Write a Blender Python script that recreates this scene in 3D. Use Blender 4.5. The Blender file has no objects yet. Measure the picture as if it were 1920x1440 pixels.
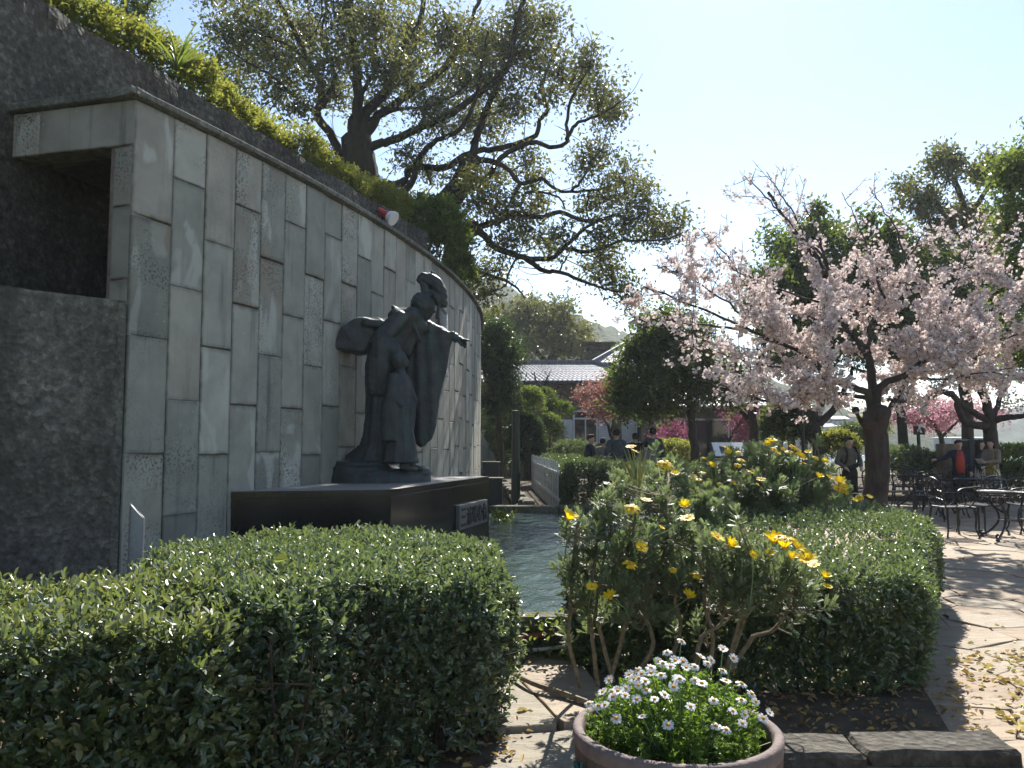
import bpy, bmesh, math, random
import numpy as np
from mathutils import Vector, Matrix, noise as mnoise

scene = bpy.context.scene
R_ = math.radians
PITCH = R_(4.2); FPX = 1500.0; EYE = 1.55

# ---------------------------------------------------------------- camera
cam_d = bpy.data.cameras.new('camera')
cam_d.sensor_fit = 'HORIZONTAL'; cam_d.sensor_width = 36.0
cam_d.lens = 36.0 * FPX / 1920.0
cam_d.clip_start = 0.05; cam_d.clip_end = 6000
cam = bpy.data.objects.new('camera', cam_d)
scene.collection.objects.link(cam)
cam.location = (0, 0, EYE)
cam.rotation_euler = (R_(90) + PITCH, 0, 0)
scene.camera = cam

# ---------------------------------------------------------------- light
SUN_AZ = R_(15.0); SUN_EL = R_(43.0)
SKY_STRENGTH = 0.076; SUN_STRENGTH = 5.0; EXPOSURE = 1.32
world = bpy.data.worlds.new('World'); scene.world = world
world.use_nodes = True
wn = world.node_tree.nodes; wl = world.node_tree.links
wn.clear()
sky = wn.new('ShaderNodeTexSky'); sky.sky_type = 'NISHITA'
sky.sun_disc = False; sky.sun_elevation = SUN_EL; sky.sun_rotation = SUN_AZ
sky.altitude = 30; sky.air_density = 1.0; sky.dust_density = 0.18; sky.ozone_density = 1.0
bg = wn.new('ShaderNodeBackground'); bg.inputs['Strength'].default_value = SKY_STRENGTH
wo = wn.new('ShaderNodeOutputWorld')
wl.new(sky.outputs[0], bg.inputs[0]); wl.new(bg.outputs[0], wo.inputs[0])
sun_d = bpy.data.lights.new('sun', 'SUN'); sun_d.energy = SUN_STRENGTH
sun_d.angle = R_(0.55); sun_d.color = (1.0, 0.955, 0.88)
sun = bpy.data.objects.new('sun', sun_d); scene.collection.objects.link(sun)
sd = Vector((math.sin(SUN_AZ) * math.cos(SUN_EL), math.cos(SUN_AZ) * math.cos(SUN_EL), math.sin(SUN_EL)))
sun.rotation_euler = sd.to_track_quat('Z', 'Y').to_euler()
sun.location = (0, 0, 30)
vs = scene.view_settings
scene.display_settings.display_device = 'sRGB'
vs.view_transform = 'Standard'; vs.look = 'None'; vs.exposure = EXPOSURE; vs.gamma = 1.0
vs.use_curve_mapping = False
cy = scene.cycles
cy.max_bounces = 8; cy.diffuse_bounces = 3; cy.glossy_bounces = 3
cy.transmission_bounces = 6; cy.transparent_max_bounces = 8
cy.caustics_reflective = False; cy.caustics_refractive = False
cy.sample_clamp_indirect = 4.0

# ---------------------------------------------------------------- helpers
rng = np.random.default_rng(11)
random.seed(5)
UP = np.array([0, 0, 1.0])

def ray(px, py):
    x = (px - 960) / FPX; z = (720 - py) / FPX
    return np.array([x, math.cos(PITCH) - z * math.sin(PITCH), math.sin(PITCH) + z * math.cos(PITCH)])
ORG = np.array([0, 0, EYE])
def at(px, py, Y):
    "world point of the photograph's pixel at distance Y ahead"
    r = ray(px, py); return ORG + r * (Y / r[1])
def gr(px, py, z=0.0):
    "world point of a pixel on the level z"
    r = ray(px, py); return ORG + r * ((z - EYE) / r[2])
def on_plane(px, py, p, n):
    r = ray(px, py); p = np.array(p, float); n = np.array(n, float)
    return ORG + r * (np.dot(p - ORG, n) / np.dot(r, n))

def link(o):
    scene.collection.objects.link(o); return o

def tag(o, label=None, cat=None, group=None, kind=None):
    if label: o['label'] = label
    if cat: o['category'] = cat
    if group: o['group'] = group
    if kind: o['kind'] = kind
    return o

def thing(name, label, cat, loc=(0, 0, 0), rz=0.0, group=None):
    o = bpy.data.objects.new(name, None); link(o)
    o.empty_display_size = 0.2
    o.location = loc; o.rotation_euler = (0, 0, rz)
    return tag(o, label, cat, group)

class Geo:
    "collects vertices and faces, builds ONE mesh object"
    def __init__(s):
        s.V = []; s.F = []; s.n = 0; s.rnd = []; s.mi = []
    def add(s, v, faces, rnd=None, mi=0):
        v = np.asarray(v, np.float32).reshape(-1, 3)
        if not isinstance(faces, list): faces = [faces]
        k = 0
        for f in faces:
            f = np.asarray(f, np.int32)
            if f.ndim == 1: f = f[None, :]
            if f.size == 0: continue
            s.F.append(f + s.n); k += len(f)
            s.mi.append(np.full(len(f), mi, np.int32))
            if rnd is None: s.rnd.append(np.full(len(f), random.random(), np.float32))
            elif np.isscalar(rnd): s.rnd.append(np.full(len(f), rnd, np.float32))
            else: s.rnd.append(np.asarray(rnd, np.float32))
        s.V.append(v); s.n += len(v)
    def mesh(s, name, mats, smooth=False, off=(0, 0, 0)):
        me = bpy.data.meshes.new(name)
        V = np.concatenate(s.V) - np.asarray(off, np.float32)
        tot = np.concatenate([np.full(len(f), f.shape[1], np.int32) for f in s.F])
        lv = np.concatenate([f.ravel() for f in s.F])
        me.vertices.add(len(V)); me.vertices.foreach_set('co', V.ravel())
        me.loops.add(len(lv)); me.loops.foreach_set('vertex_index', lv)
        me.polygons.add(len(tot))
        st = np.zeros(len(tot), np.int32); st[1:] = np.cumsum(tot)[:-1]
        me.polygons.foreach_set('loop_start', st)
        try: me.polygons.foreach_set('loop_total', tot)
        except Exception: pass
        if not isinstance(mats, (list, tuple)): mats = [mats]
        for m in mats: me.materials.append(m)
        if len(mats) > 1: me.polygons.foreach_set('material_index', np.concatenate(s.mi))
        me.polygons.foreach_set('use_smooth', np.full(len(tot), smooth, bool))
        a = me.attributes.new('rnd', 'FLOAT', 'FACE')
        a.data.foreach_set('value', np.concatenate(s.rnd))
        me.update(calc_edges=True); me.validate()
        return me
    def build(s, name, mats, parent=None, smooth=False):
        off = (0, 0, 0) if parent is None else world_loc(parent)
        o = bpy.data.objects.new(name, s.mesh(name, mats, smooth, off)); link(o)
        if parent is not None: o.parent = parent
        return o

def world_loc(o):
    l = Vector((0, 0, 0))
    while o is not None:
        l += o.location; o = o.parent
    return np.array(l)

BOXF = np.array([[0, 3, 2, 1], [4, 5, 6, 7], [0, 1, 5, 4], [1, 2, 6, 5], [2, 3, 7, 6], [3, 0, 4, 7]])
def box(g, c, size, rz=0.0, rnd=None, mi=0, tilt=None):
    sx, sy, sz = np.array(size) / 2
    v = np.array([[-sx, -sy, -sz], [sx, -sy, -sz], [sx, sy, -sz], [-sx, sy, -sz],
                  [-sx, -sy, sz], [sx, -sy, sz], [sx, sy, sz], [-sx, sy, sz]])
    if tilt is not None: v = v @ np.array(tilt).T
    cz, sn = math.cos(rz), math.sin(rz)
    M = np.array([[cz, -sn, 0], [sn, cz, 0], [0, 0, 1]])
    g.add(v @ M.T + np.array(c), BOXF, rnd, mi)

def bev_box(g, lo, hi, b, rnd=None, mi=0, M=None, t=(0, 0, 0)):
    "chamfered box between lo and hi (24 vertices)"
    lo = np.array(lo, float); hi = np.array(hi, float)
    bm = bmesh.new()
    bmesh.ops.create_cube(bm, size=1.0)
    for v in bm.verts:
        v.co = Vector((lo + hi) / 2 + np.array(v.co) * (hi - lo))
    bmesh.ops.bevel(bm, geom=bm.edges[:] + bm.verts[:], offset=b, segments=1, affect='EDGES')
    bm.verts.index_update()
    V = np.array([v.co[:] for v in bm.verts])
    byk = {}
    for f in bm.faces: byk.setdefault(len(f.verts), []).append([v.index for v in f.verts])
    bm.free()
    if M is not None: V = V @ np.array(M).T
    g.add(V + np.array(t), [np.array(x) for x in byk.values()], rnd, mi)

def tube(g, pts, rad, k=6, rnd=None, mi=0, cap=True):
    pts = np.asarray(pts, float); n = len(pts)
    rad = np.broadcast_to(np.asarray(rad, float), (n,))
    t = np.gradient(pts, axis=0)
    t /= np.linalg.norm(t, axis=1, keepdims=True) + 1e-9
    ref = np.array([0.13, 0.21, 1.0]) if abs(t[:, 2]).mean() < 0.85 else np.array([1.0, 0.17, 0.1])
    a = np.cross(t, ref); a /= np.linalg.norm(a, axis=1, keepdims=True) + 1e-9
    b = np.cross(t, a)
    ang = np.arange(k) * 2 * math.pi / k
    v = pts[:, None, :] + rad[:, None, None] * (np.cos(ang)[None, :, None] * a[:, None, :] + np.sin(ang)[None, :, None] * b[:, None, :])
    i = np.arange(n - 1)[:, None] * k; j = np.arange(k)[None, :]; j2 = (j + 1) % k
    f = np.stack([i + j, i + j2, i + k + j2, i + k + j], -1).reshape(-1, 4)
    fs = [f]
    if cap and k <= 12:
        fs += [np.arange(k)[::-1][None, :], (np.arange(k) + (n - 1) * k)[None, :]]
    r = random.random() if rnd is None else rnd
    g.add(v.reshape(-1, 3), fs, r, mi)

def lathe(g, prof, k=24, c=(0, 0, 0), rnd=None, mi=0, sx=1.0, sy=1.0):
    "profile of (radius, z); open ends closed when radius is 0"
    p = np.asarray(prof, float); n = len(p)
    ang = np.arange(k) * 2 * math.pi / k
    v = np.stack([p[:, 0:1] * np.cos(ang) * sx, p[:, 0:1] * np.sin(ang) * sy, np.repeat(p[:, 1:2], k, 1)], -1) + np.array(c)
    i = np.arange(n - 1)[:, None] * k; j = np.arange(k)[None, :]; j2 = (j + 1) % k
    g.add(v.reshape(-1, 3), np.stack([i + j, i + j2, i + k + j2, i + k + j], -1).reshape(-1, 4), rnd, mi)

def prism(g, poly, z0, z1, rnd=None, mi=0):
    "vertical prism over a plan polygon (ccw)"
    poly = np.asarray(poly, float); n = len(poly)
    v = np.concatenate([np.c_[poly, np.full(n, z0)], np.c_[poly, np.full(n, z1)]])
    i = np.arange(n); j = (i + 1) % n
    g.add(v, [np.stack([i, j, j + n, i + n], 1), np.arange(n)[::-1][None], (np.arange(n) + n)[None]], rnd, mi)

def spline(pts, n=None, step=None):
    "Catmull-Rom through pts; extra columns are carried along"
    P = np.asarray(pts, float)
    if len(P) < 3:
        n = n or 6; t = np.linspace(0, 1, n)[:, None]; return P[0] * (1 - t) + P[-1] * t
    Q = np.vstack([2 * P[0] - P[1], P, 2 * P[-1] - P[-2]])
    m = n or 5; out = []
    for i in range(1, len(Q) - 2):
        t = np.linspace(0, 1, m, endpoint=False)[:, None]
        a, b, c, d = Q[i - 1], Q[i], Q[i + 1], Q[i + 2]
        out.append(0.5 * (2 * b + (c - a) * t + (2 * a - 5 * b + 4 * c - d) * t ** 2 + (3 * b - a - 3 * c + d) * t ** 3))
    out.append(P[-1:])
    return np.vstack(out)

def unit(v):
    return v / (np.linalg.norm(v, axis=-1, keepdims=True) + 1e-9)

def leaves(g, P, T, Nn, L, W, shape=2, fold=0.25, curl=0.0, rnd=None):
    """N leaves: base P, axis T, face normal Nn, length L, width W.
    shape 1: diamond (4 vertices, one quad); 2: oval of two folded quads"""
    P = np.asarray(P, float); n = len(P)
    T = unit(T); S = unit(np.cross(T, Nn)); U = np.cross(S, T)
    L = np.broadcast_to(L, (n,))[:, None]; W = np.broadcast_to(W, (n,))[:, None]
    if rnd is None: rnd = rng.random(n)
    if shape == 1:
        v = np.stack([P, P + T * L * .5 + S * W * .5 + U * W * fold, P + T * L - U * L * curl, P + T * L * .5 - S * W * .5 + U * W * fold], 1)
        f = np.arange(n * 4).reshape(n, 4)
        g.add(v.reshape(-1, 3), f, rnd)
    else:
        v = np.stack([P,
                      P + T * L * .3 + S * W * .48 + U * W * fold, P + T * L * .72 + S * W * .42 + U * (W * fold - L * curl * .5),
                      P + T * L - U * L * curl,
                      P + T * L * .72 - S * W * .42 + U * (W * fold - L * curl * .5), P + T * L * .3 - S * W * .48 + U * W * fold], 1)
        b = (np.arange(n) * 6)[:, None]
        f = np.stack([b + np.array([0, 1, 2, 3]), b + np.array([0, 3, 4, 5])], 1).reshape(-1, 4)
        g.add(v.reshape(-1, 3), f, np.repeat(rnd, 2))

def rand_dirs(n, up=0.0):
    d = rng.normal(size=(n, 3)); d[:, 2] += up
    return unit(d)

def copy_tree(o, parent=None):
    c = o.copy(); link(c); c.parent = parent
    for ch in list(o.children): copy_tree(ch, c)
    return c
# ---------------------------------------------------------------- materials
def new_mat(name):
    m = bpy.data.materials.new(name); m.use_nodes = True
    nt = m.node_tree; nt.nodes.clear()
    return m, nt
class NT:
    def __init__(s, nt): s.nt = nt
    def n(s, t, **kw):
        x = s.nt.nodes.new('ShaderNode' + t)
        for k, v in kw.items():
            if k in x.inputs: s.set(x.inputs[k], v)
            else: setattr(x, k, v)
        return x
    def set(s, inp, v):
        if isinstance(v, bpy.types.NodeSocket): s.nt.links.new(v, inp)
        else: inp.default_value = v
    def l(s, a, b): s.nt.links.new(a, b)
    def ramp(s, fac, stops, mode='LINEAR'):
        r = s.nt.nodes.new('ShaderNodeValToRGB'); r.color_ramp.interpolation = mode
        e = r.color_ramp.elements
        while len(e) < len(stops): e.new(0.5)
        for x, (p, c) in zip(e, stops):
            x.position = p; x.color = (c, c, c, 1) if np.isscalar(c) else (*c, 1)
        s.l(fac, r.inputs[0]); return r.outputs[0]
    def mix(s, fac, a, b, mode='MIX'):
        m = s.nt.nodes.new('ShaderNodeMix'); m.data_type = 'RGBA'; m.blend_type = mode
        for i, v in ((0, fac), (6, a), (7, b)):
            if isinstance(v, bpy.types.NodeSocket): s.l(v, m.inputs[i])
            elif i == 0: m.inputs[0].default_value = v
            else: m.inputs[i].default_value = (*v, 1)
        return m.outputs[2]
    def math(s, op, a, b=0.0):
        m = s.nt.nodes.new('ShaderNodeMath'); m.operation = op
        for i, v in ((0, a), (1, b)):
            if isinstance(v, bpy.types.NodeSocket): s.l(v, m.inputs[i])
            else: m.inputs[i].default_value = v
        return m.outputs[0]
    def pos(s, scale=(1, 1, 1)):
        g = s.nt.nodes.new('ShaderNodeNewGeometry'); m = s.nt.nodes.new('ShaderNodeMapping')
        m.inputs['Scale'].default_value = scale; s.l(g.outputs['Position'], m.inputs[0]); return m.outputs[0]
    def obj(s, scale=(1, 1, 1)):
        g = s.nt.nodes.new('ShaderNodeTexCoord'); m = s.nt.nodes.new('ShaderNodeMapping')
        m.inputs['Scale'].default_value = scale; s.l(g.outputs['Object'], m.inputs[0]); return m.outputs[0]
    def noise(s, vec, scale, detail=4, rough=.55, dist=0.0):
        x = s.n('TexNoise'); x.inputs['Scale'].default_value = scale; x.inputs['Detail'].default_value = detail
        x.inputs['Roughness'].default_value = rough; x.inputs['Distortion'].default_value = dist
        if vec is not None: s.l(vec, x.inputs['Vector'])
        return x.outputs[0]
    def vor(s, vec, scale, feature='F1'):
        x = s.n('TexVoronoi'); x.feature = feature; x.inputs['Scale'].default_value = scale
        if vec is not None: s.l(vec, x.inputs['Vector'])
        return x
    def bump(s, h, strength=.5, dist=.02, nrm=None):
        b = s.n('Bump'); b.inputs['Strength'].default_value = strength; b.inputs['Distance'].default_value = dist
        s.l(h, b.inputs['Height'])
        if nrm is not None: s.l(nrm, b.inputs['Normal'])
        return b.outputs[0]
    def out(s, sh):
        o = s.n('OutputMaterial'); s.l(sh, o.inputs[0])
    def bsdf(s, color, rough=.6, metal=0.0, normal=None, spec=.5, **kw):
        b = s.n('BsdfPrincipled')
        for k, v in (('Base Color', color), ('Roughness', rough), ('Metallic', metal), ('Specular IOR Level', spec)):
            if isinstance(v, bpy.types.NodeSocket): s.l(v, b.inputs[k])
            elif k == 'Base Color': b.inputs[k].default_value = (*v, 1)
            else: b.inputs[k].default_value = v
        if normal is not None: s.l(normal, b.inputs['Normal'])
        for k, v in kw.items(): b.inputs[k.replace('_', ' ')].default_value = v
        return b.outputs[0]

def mat_plain(name, col, rough=.6, metal=0.0, var=.25, scale=6.0, bump=.0, bscale=40.0, spec=.5):
    m, nt = new_mat(name); s = NT(nt); p = s.obj()
    f = s.noise(p, scale, 5)
    d = tuple(c * (1 - var) for c in col); h = tuple(min(1, c * (1 + var)) for c in col)
    c = s.ramp(f, [(.3, d), (.7, h)])
    nrm = s.bump(s.noise(p, bscale, 5, .65), bump, .01) if bump else None
    s.out(s.bsdf(c, rough, metal, nrm, spec)); return m

def mat_leaf(name, stops, trans=(.3, .45, .05), tw=.4, rough=.38, spec=.5, bigvar=None, ior=1.5):
    "leaf: glossy upper side mixed with light passing through; colour varies leaf by leaf"
    m, nt = new_mat(name); s = NT(nt)
    a = s.n('Attribute', attribute_name='rnd')
    c = s.ramp(a.outputs['Fac'], stops)
    if bigvar:
        f = s.noise(s.pos(), bigvar, 3)
        k = s.ramp(f, [(.35, .62), (.65, 1.25)])
        c = s.mix(1.0, c, k, 'MULTIPLY')
    b = s.bsdf(c, rough, 0, None, spec, IOR=ior)
    t = s.n('BsdfTranslucent')
    tc = s.mix(.65, c, trans)
    s.l(tc, t.inputs[0])
    mx = s.n('MixShader'); mx.inputs[0].default_value = tw
    s.l(b, mx.inputs[1]); s.l(t.outputs[0], mx.inputs[2])
    s.out(mx.outputs[0]); return m

def mat_bark(name, dark, light, scale=9.0, moss=None):
    m, nt = new_mat(name); s = NT(nt); p = s.pos((1, 1, .28))
    f = s.noise(p, scale, 7, .65, .4)
    c = s.ramp(f, [(.32, dark), (.68, light)])
    if moss:
        c = s.mix(s.ramp(s.noise(s.pos(), 2.2, 4), [(.52, 0.), (.64, .75)]), c, moss)
    n = s.bump(f, .9, .03); n = s.bump(s.noise(p, scale * 5, 4), .5, .008, n)
    s.out(s.bsdf(c, .85, 0, n, .25)); return m

M = {}
# --- foliage
M['hedge'] = mat_leaf('hedge_leaf', [(0, (.012, .028, .012)), (.38, (.028, .056, .02)), (.7, (.066, .105, .036)), (.95, (.16, .19, .075)), (1, (.3, .16, .04))], (.28, .38, .09), .25, .46, 1.0, None, 1.62)  # darkest stops lowered to stand for the hedge's self-shadow
M['hedge_y'] = mat_leaf('hedge_leaf_yellowish', [(0, (.018, .034, .012)), (.4, (.038, .066, .02)), (.75, (.08, .115, .032)), (1, (.2, .18, .05))], (.33, .41, .09), .28, .46, 1.0, None, 1.62)
M['hedge_far'] = mat_leaf('clipped_leaf', [(0, (.014, .032, .012)), (.6, (.034, .06, .02)), (1, (.075, .1, .03))], (.2, .28, .06), .24, .4, .9)
M['azalea'] = mat_leaf('azalea_leaf', [(0, (.045, .06, .016)), (.5, (.08, .10, .022)), (.9, (.14, .155, .03)), (1, (.25, .16, .04))], (.42, .44, .06), .45, .36, .5)
M['lush'] = mat_leaf('shrub_leaf', [(0, (.012, .028, .011)), (.38, (.027, .054, .017)), (.7, (.066, .107, .034)), (.95, (.16, .19, .07)), (1, (.24, .14, .04))], (.28, .38, .08), .25, .46, 1.0, None, 1.62)
M['camphor'] = mat_leaf('camphor_leaf', [(0, (.03, .042, .014)), (.5, (.058, .074, .021)), (.85, (.10, .114, .03)), (1, (.18, .14, .05))], (.30, .30, .06), .34, .4, .7, .5)
M['evergreen'] = mat_leaf('evergreen_leaf', [(0, (.016, .034, .01)), (.6, (.035, .06, .014)), (1, (.075, .10, .02))], (.24, .33, .04), .36, .35, .45, .6)
M['pine'] = mat_leaf('conifer_leaf', [(0, (.012, .026, .012)), (.6, (.022, .044, .016)), (1, (.05, .07, .022))], (.14, .22, .05), .25, .5, .3)
M['bright'] = mat_leaf('bright_leaf', [(0, (.035, .06, .014)), (.6, (.065, .105, .022)), (1, (.12, .16, .035))], (.32, .40, .06), .4, .33, .6)
M['euryops'] = mat_leaf('feathery_leaf', [(0, (.07, .09, .048)), (.6, (.12, .15, .075)), (1, (.21, .24, .13))], (.28, .36, .12), .36, .45, .4)
M['daisy_leaf'] = mat_leaf('daisy_leaf', [(0, (.04, .085, .014)), (.6, (.075, .14, .02)), (1, (.13, .2, .03))], (.34, .52, .05), .42, .42, .4)
M['strap'] = mat_leaf('strap_leaf', [(0, (.12, .14, .04)), (.6, (.26, .27, .09)), (1, (.4, .38, .18))], (.5, .5, .15), .35, .4, .4)
M['cherry'] = mat_leaf('cherry_petal', [(0, (.54, .43, .41)), (.5, (.69, .59, .56)), (1, (.80, .74, .71))], (.78, .66, .62), .3, .6, .2)
M['pink'] = mat_leaf('pink_petal', [(0, (.38, .16, .20)), (.6, (.52, .28, .32)), (1, (.66, .44, .46))], (.62, .34, .4), .4, .6, .2)
M['magenta'] = mat_leaf('magenta_petal', [(0, (.16, .045, .08)), (.6, (.30, .09, .15)), (1, (.44, .2, .25))], (.36, .10, .18), .3, .6, .2)
M['salmon'] = mat_leaf('salmon_leaf', [(0, (.22, .09, .07)), (.6, (.36, .17, .13)), (1, (.46, .27, .21))], (.45, .22, .17), .35, .5, .3)
M['bronze_leaf'] = mat_leaf('bud_scale', [(0, (.12, .05, .03)), (1, (.24, .11, .06))], (.3, .12, .06), .3, .5, .3)
M['litter'] = mat_leaf('dry_leaf', [(0, (.10, .06, .03)), (.35, (.22, .13, .06)), (.7, (.40, .27, .11)), (.92, (.52, .36, .09)), (1, (.4, .1, .04))], (.5, .35, .12), .2, .6, .3)
M['litter_y'] = mat_leaf('fallen_yellow_leaf', [(0, (.22, .13, .06)), (.4, (.48, .34, .12)), (.8, (.62, .50, .16)), (.93, (.34, .38, .05)), (1, (.5, .14, .05))], (.6, .5, .15), .2, .5, .35)
M['petal_y'] = mat_leaf('yellow_petal', [(0, (.80, .52, .006)), (1, (.86, .66, .015))], (.9, .66, .01), .45, .5, .25)
M['disc_y'] = mat_plain('yellow_disc', (.66, .30, .01), .8, 0, .25, 300, .6, 700)
M['petal_w'] = mat_leaf('white_petal', [(0, (.72, .73, .74)), (1, (.82, .82, .81))], (.8, .8, .78), .35, .5, .25)
M['stem'] = mat_plain('woody_stem', (.20, .165, .11), .85, 0, .4, 30, .6, 90, .2)
M['twig'] = mat_plain('dark_twig', (.045, .032, .024), .85, 0, .4, 20, 0, 40, .2)
M['gstem'] = mat_plain('green_stalk', (.16, .24, .09), .6, 0, .25, 20)
M['bark_camphor'] = mat_bark('camphor_bark', (.016, .013, .010), (.062, .052, .042), 5, (.03, .04, .015))
M['bark_cherry'] = mat_bark('cherry_bark', (.018, .013, .012), (.07, .052, .045), 10, (.05, .055, .03))
M['bark'] = mat_bark('tree_bark', (.02, .016, .012), (.075, .06, .045), 9)
# --- stone and masonry
def mk_tile():
    m, nt = new_mat('wall_tile_stone'); s = NT(nt)
    p = s.pos(); oi = s.n('ObjectInfo'); r = oi.outputs['Random']
    w = s.n('Combine' + 'XYZ'); s.l(s.math('MULTIPLY', r, 37.0), w.inputs[0]); s.l(s.math('MULTIPLY', r, 91.0), w.inputs[2])
    pa = s.n('VectorMath', operation='ADD'); s.l(p, pa.inputs[0]); s.l(w.outputs[0], pa.inputs[1]); q = pa.outputs[0]
    r2 = s.math('FRACT', s.math('MULTIPLY', r, 17.31)); r3 = s.math('FRACT', s.math('MULTIPLY', r, 53.7))
    base = s.ramp(r, [(0, (.19, .19, .158)), (.2, (.275, .272, .228)), (.4, (.33, .302, .248)), (.55, (.225, .225, .19)), (.75, (.295, .288, .242)), (1, (.385, .372, .315))])
    mott = s.ramp(s.noise(q, 3.2, 6, .6, .3), [(.3, .8), (.7, 1.16)])
    c = s.mix(1, base, mott, 'MULTIPLY')
    # pale washed areas with a crisp wandering edge
    stv = s.n('Mapping'); stv.inputs['Scale'].default_value = (1.6, 1.6, .75); s.l(q, stv.inputs[0])
    pale = s.ramp(s.noise(stv.outputs[0], 1.7, 3, .45, .6), [(.55, 0.), (.60, 1.)])
    pale = s.math('MULTIPLY', pale, s.ramp(r2, [(.45, .05), (.8, .55)]))
    c = s.mix(pale, c, (.50, .50, .44))
    # brown run-off
    br = s.math('MULTIPLY', s.ramp(s.noise(q, 1.1, 3), [(.5, 0.), (.66, 1.)]), s.ramp(r3, [(.6, 0.), (.8, .6)]))
    c = s.mix(br, c, (.24, .18, .125))
    # black lichen specks, dense on some tiles
    sp = s.ramp(s.noise(q, 46, 3, .6), [(.53, 0.), (.58, 1.)])
    area = s.ramp(s.noise(q, 2.3, 3), [(.42, 0.), (.62, 1.)])
    amt = s.math('MULTIPLY', s.math('MULTIPLY', sp, area), s.ramp(r3, [(.55, .05), (.85, .85)]))
    c = s.mix(amt, c, (.07, .072, .066))
    # dark soot runs
    run = s.n('Mapping'); run.inputs['Scale'].default_value = (9, 9, .55); s.l(q, run.inputs[0])
    rn = s.math('MULTIPLY', s.ramp(s.noise(run.outputs[0], 1.2, 4, .6), [(.56, 0.), (.74, 1.)]), s.ramp(r2, [(.2, .75), (.6, .35)]))
    c = s.mix(rn, c, (.10, .10, .085))
    # grime gathered along the tile's own edges (object space, tile about 0.375 x 0.95)
    tc = s.n('TexCoord'); sx = s.n('SeparateXYZ'); s.l(tc.outputs['Generated'], sx.inputs[0])
    ez = s.math('ABSOLUTE', s.math('SUBTRACT', sx.outputs[2], .5)); ex = s.math('ABSOLUTE', s.math('SUBTRACT', sx.outputs[0], .5))
    edge = s.math('MAXIMUM', s.ramp(ez, [(.455, 0.), (.5, 1.)]), s.ramp(ex, [(.43, 0.), (.5, .8)]))
    edge = s.math('MULTIPLY', edge, s.ramp(s.noise(q, 9, 4), [(.35, .1), (.7, .85)]))
    c = s.mix(edge, c, (.05, .05, .044))
    # white lime dots
    dt = s.vor(q, 14); c = s.mix(s.math('MULTIPLY', s.ramp(dt.outputs['Distance'], [(.10, .9), (.13, 0.)]), s.ramp(s.noise(q, 1.3, 2), [(.55, 0.), (.6, .8)])), c, (.42, .42, .39))
    h = s.noise(q, 70, 5, .7)
    nrm = s.bump(h, .25, .006); nrm = s.bump(s.noise(q, 5, 4), .25, .02, nrm)
    s.out(s.bsdf(c, .72, 0, nrm, .35)); return m
M['tile'] = mk_tile()
def mk_rough(name, dark, mid, light, scale=38., streak=True):
    m, nt = new_mat(name); s = NT(nt); p = s.pos()
    v = s.vor(p, scale); f = s.noise(p, scale * .6, 6, .7)
    c = s.ramp(f, [(.3, dark), (.55, mid), (.75, light)])
    c = s.mix(s.ramp(v.outputs['Color'], [(.75, 0.), (.9, .4)]), c, light)
    big = s.ramp(s.noise(p, .9, 5, .6), [(.3, .5), (.7, 1.35)]); c = s.mix(1, c, big, 'MULTIPLY')
    if streak:
        st = s.noise(s.pos((3.5, 3.5, .25)), 1.0, 4, .6)
        c = s.mix(s.ramp(st, [(.5, 0.), (.7, .7)]), c, dark)
    h = s.mix(.5, v.outputs['Distance'], f)
    n = s.bump(h, 1.0, .03); n = s.bump(s.noise(p, 6, 5), .6, .05, n)
    s.out(s.bsdf(c, .9, 0, n, .2)); return m
M['pebble'] = mk_rough('pebbledash_concrete', (.032, .030, .026), (.09, .085, .072), (.22, .205, .18), 26.)
M['pebble_low'] = mk_rough('pale_pebbledash', (.055, .052, .044), (.14, .132, .112), (.32, .30, .26), 26.)
M['concrete'] = mk_rough('weathered_concrete', (.10, .10, .085), (.18, .18, .155), (.27, .27, .23), 30, True)
M['kerb'] = mk_rough('mossy_kerb_stone', (.06, .058, .04), (.12, .115, .085), (.2, .19, .15), 25, False)
M['rock'] = mk_rough('grey_rock', (.035, .031, .025), (.075, .067, .054), (.15, .135, .11), 22, False)  # dark mossy stone, deepened so its colour holds the shade on the bed kerb
def mk_flag(name, a, b, c_):
    m, nt = new_mat(name); s = NT(nt); p = s.pos(); r = s.n('ObjectInfo').outputs['Random']
    base = s.ramp(r, [(0, a), (.5, b), (1, c_)])
    lay = s.noise(s.pos((.9, 3.2, 1)), 2.6, 5, .6, 1.4)
    c = s.mix(1, base, s.ramp(lay, [(.3, .78), (.7, 1.15)]), 'MULTIPLY')
    c = s.mix(s.ramp(s.noise(p, 1.5, 5), [(.55, 0.), (.75, .45)]), c, (.16, .115, .08))
    c = s.mix(1, c, s.ramp(s.noise(p, 60, 4, .7), [(.3, .86), (.7, 1.1)]), 'MULTIPLY')
    stp = s.ramp(lay, [(.36, 0.), (.38, .35), (.5, .4), (.52, .75), (.64, .8), (.66, 1.)])
    n = s.bump(stp, .7, .012); n = s.bump(s.noise(p, 55, 5, .7), .3, .006, n)
    s.out(s.bsdf(c, .8, 0, n, .3)); return m
M['flag'] = mk_flag('flagstone', (.25, .185, .125), (.29, .225, .155), (.275, .23, .17))
M['slab'] = mk_flag('path_slab', (.23, .20, .15), (.27, .235, .18), (.30, .22, .15))
M['mortar'] = mat_plain('mortar_bed', (.2, .16, .125), .9, 0, .3, 8, .5, 80)
M['soil'] = mat_plain('soil', (.085, .066, .047), .95, 0, .4, 5, .9, 50, .1)
M['ground'] = mat_plain('ground_earth', (.09, .085, .05), .95, 0, .4, .6, .6, 9, .1)
M['plateau'] = mat_plain('terrace_turf', (.06, .07, .025), .95, 0, .4, .8, .6, 9, .1)
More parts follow.
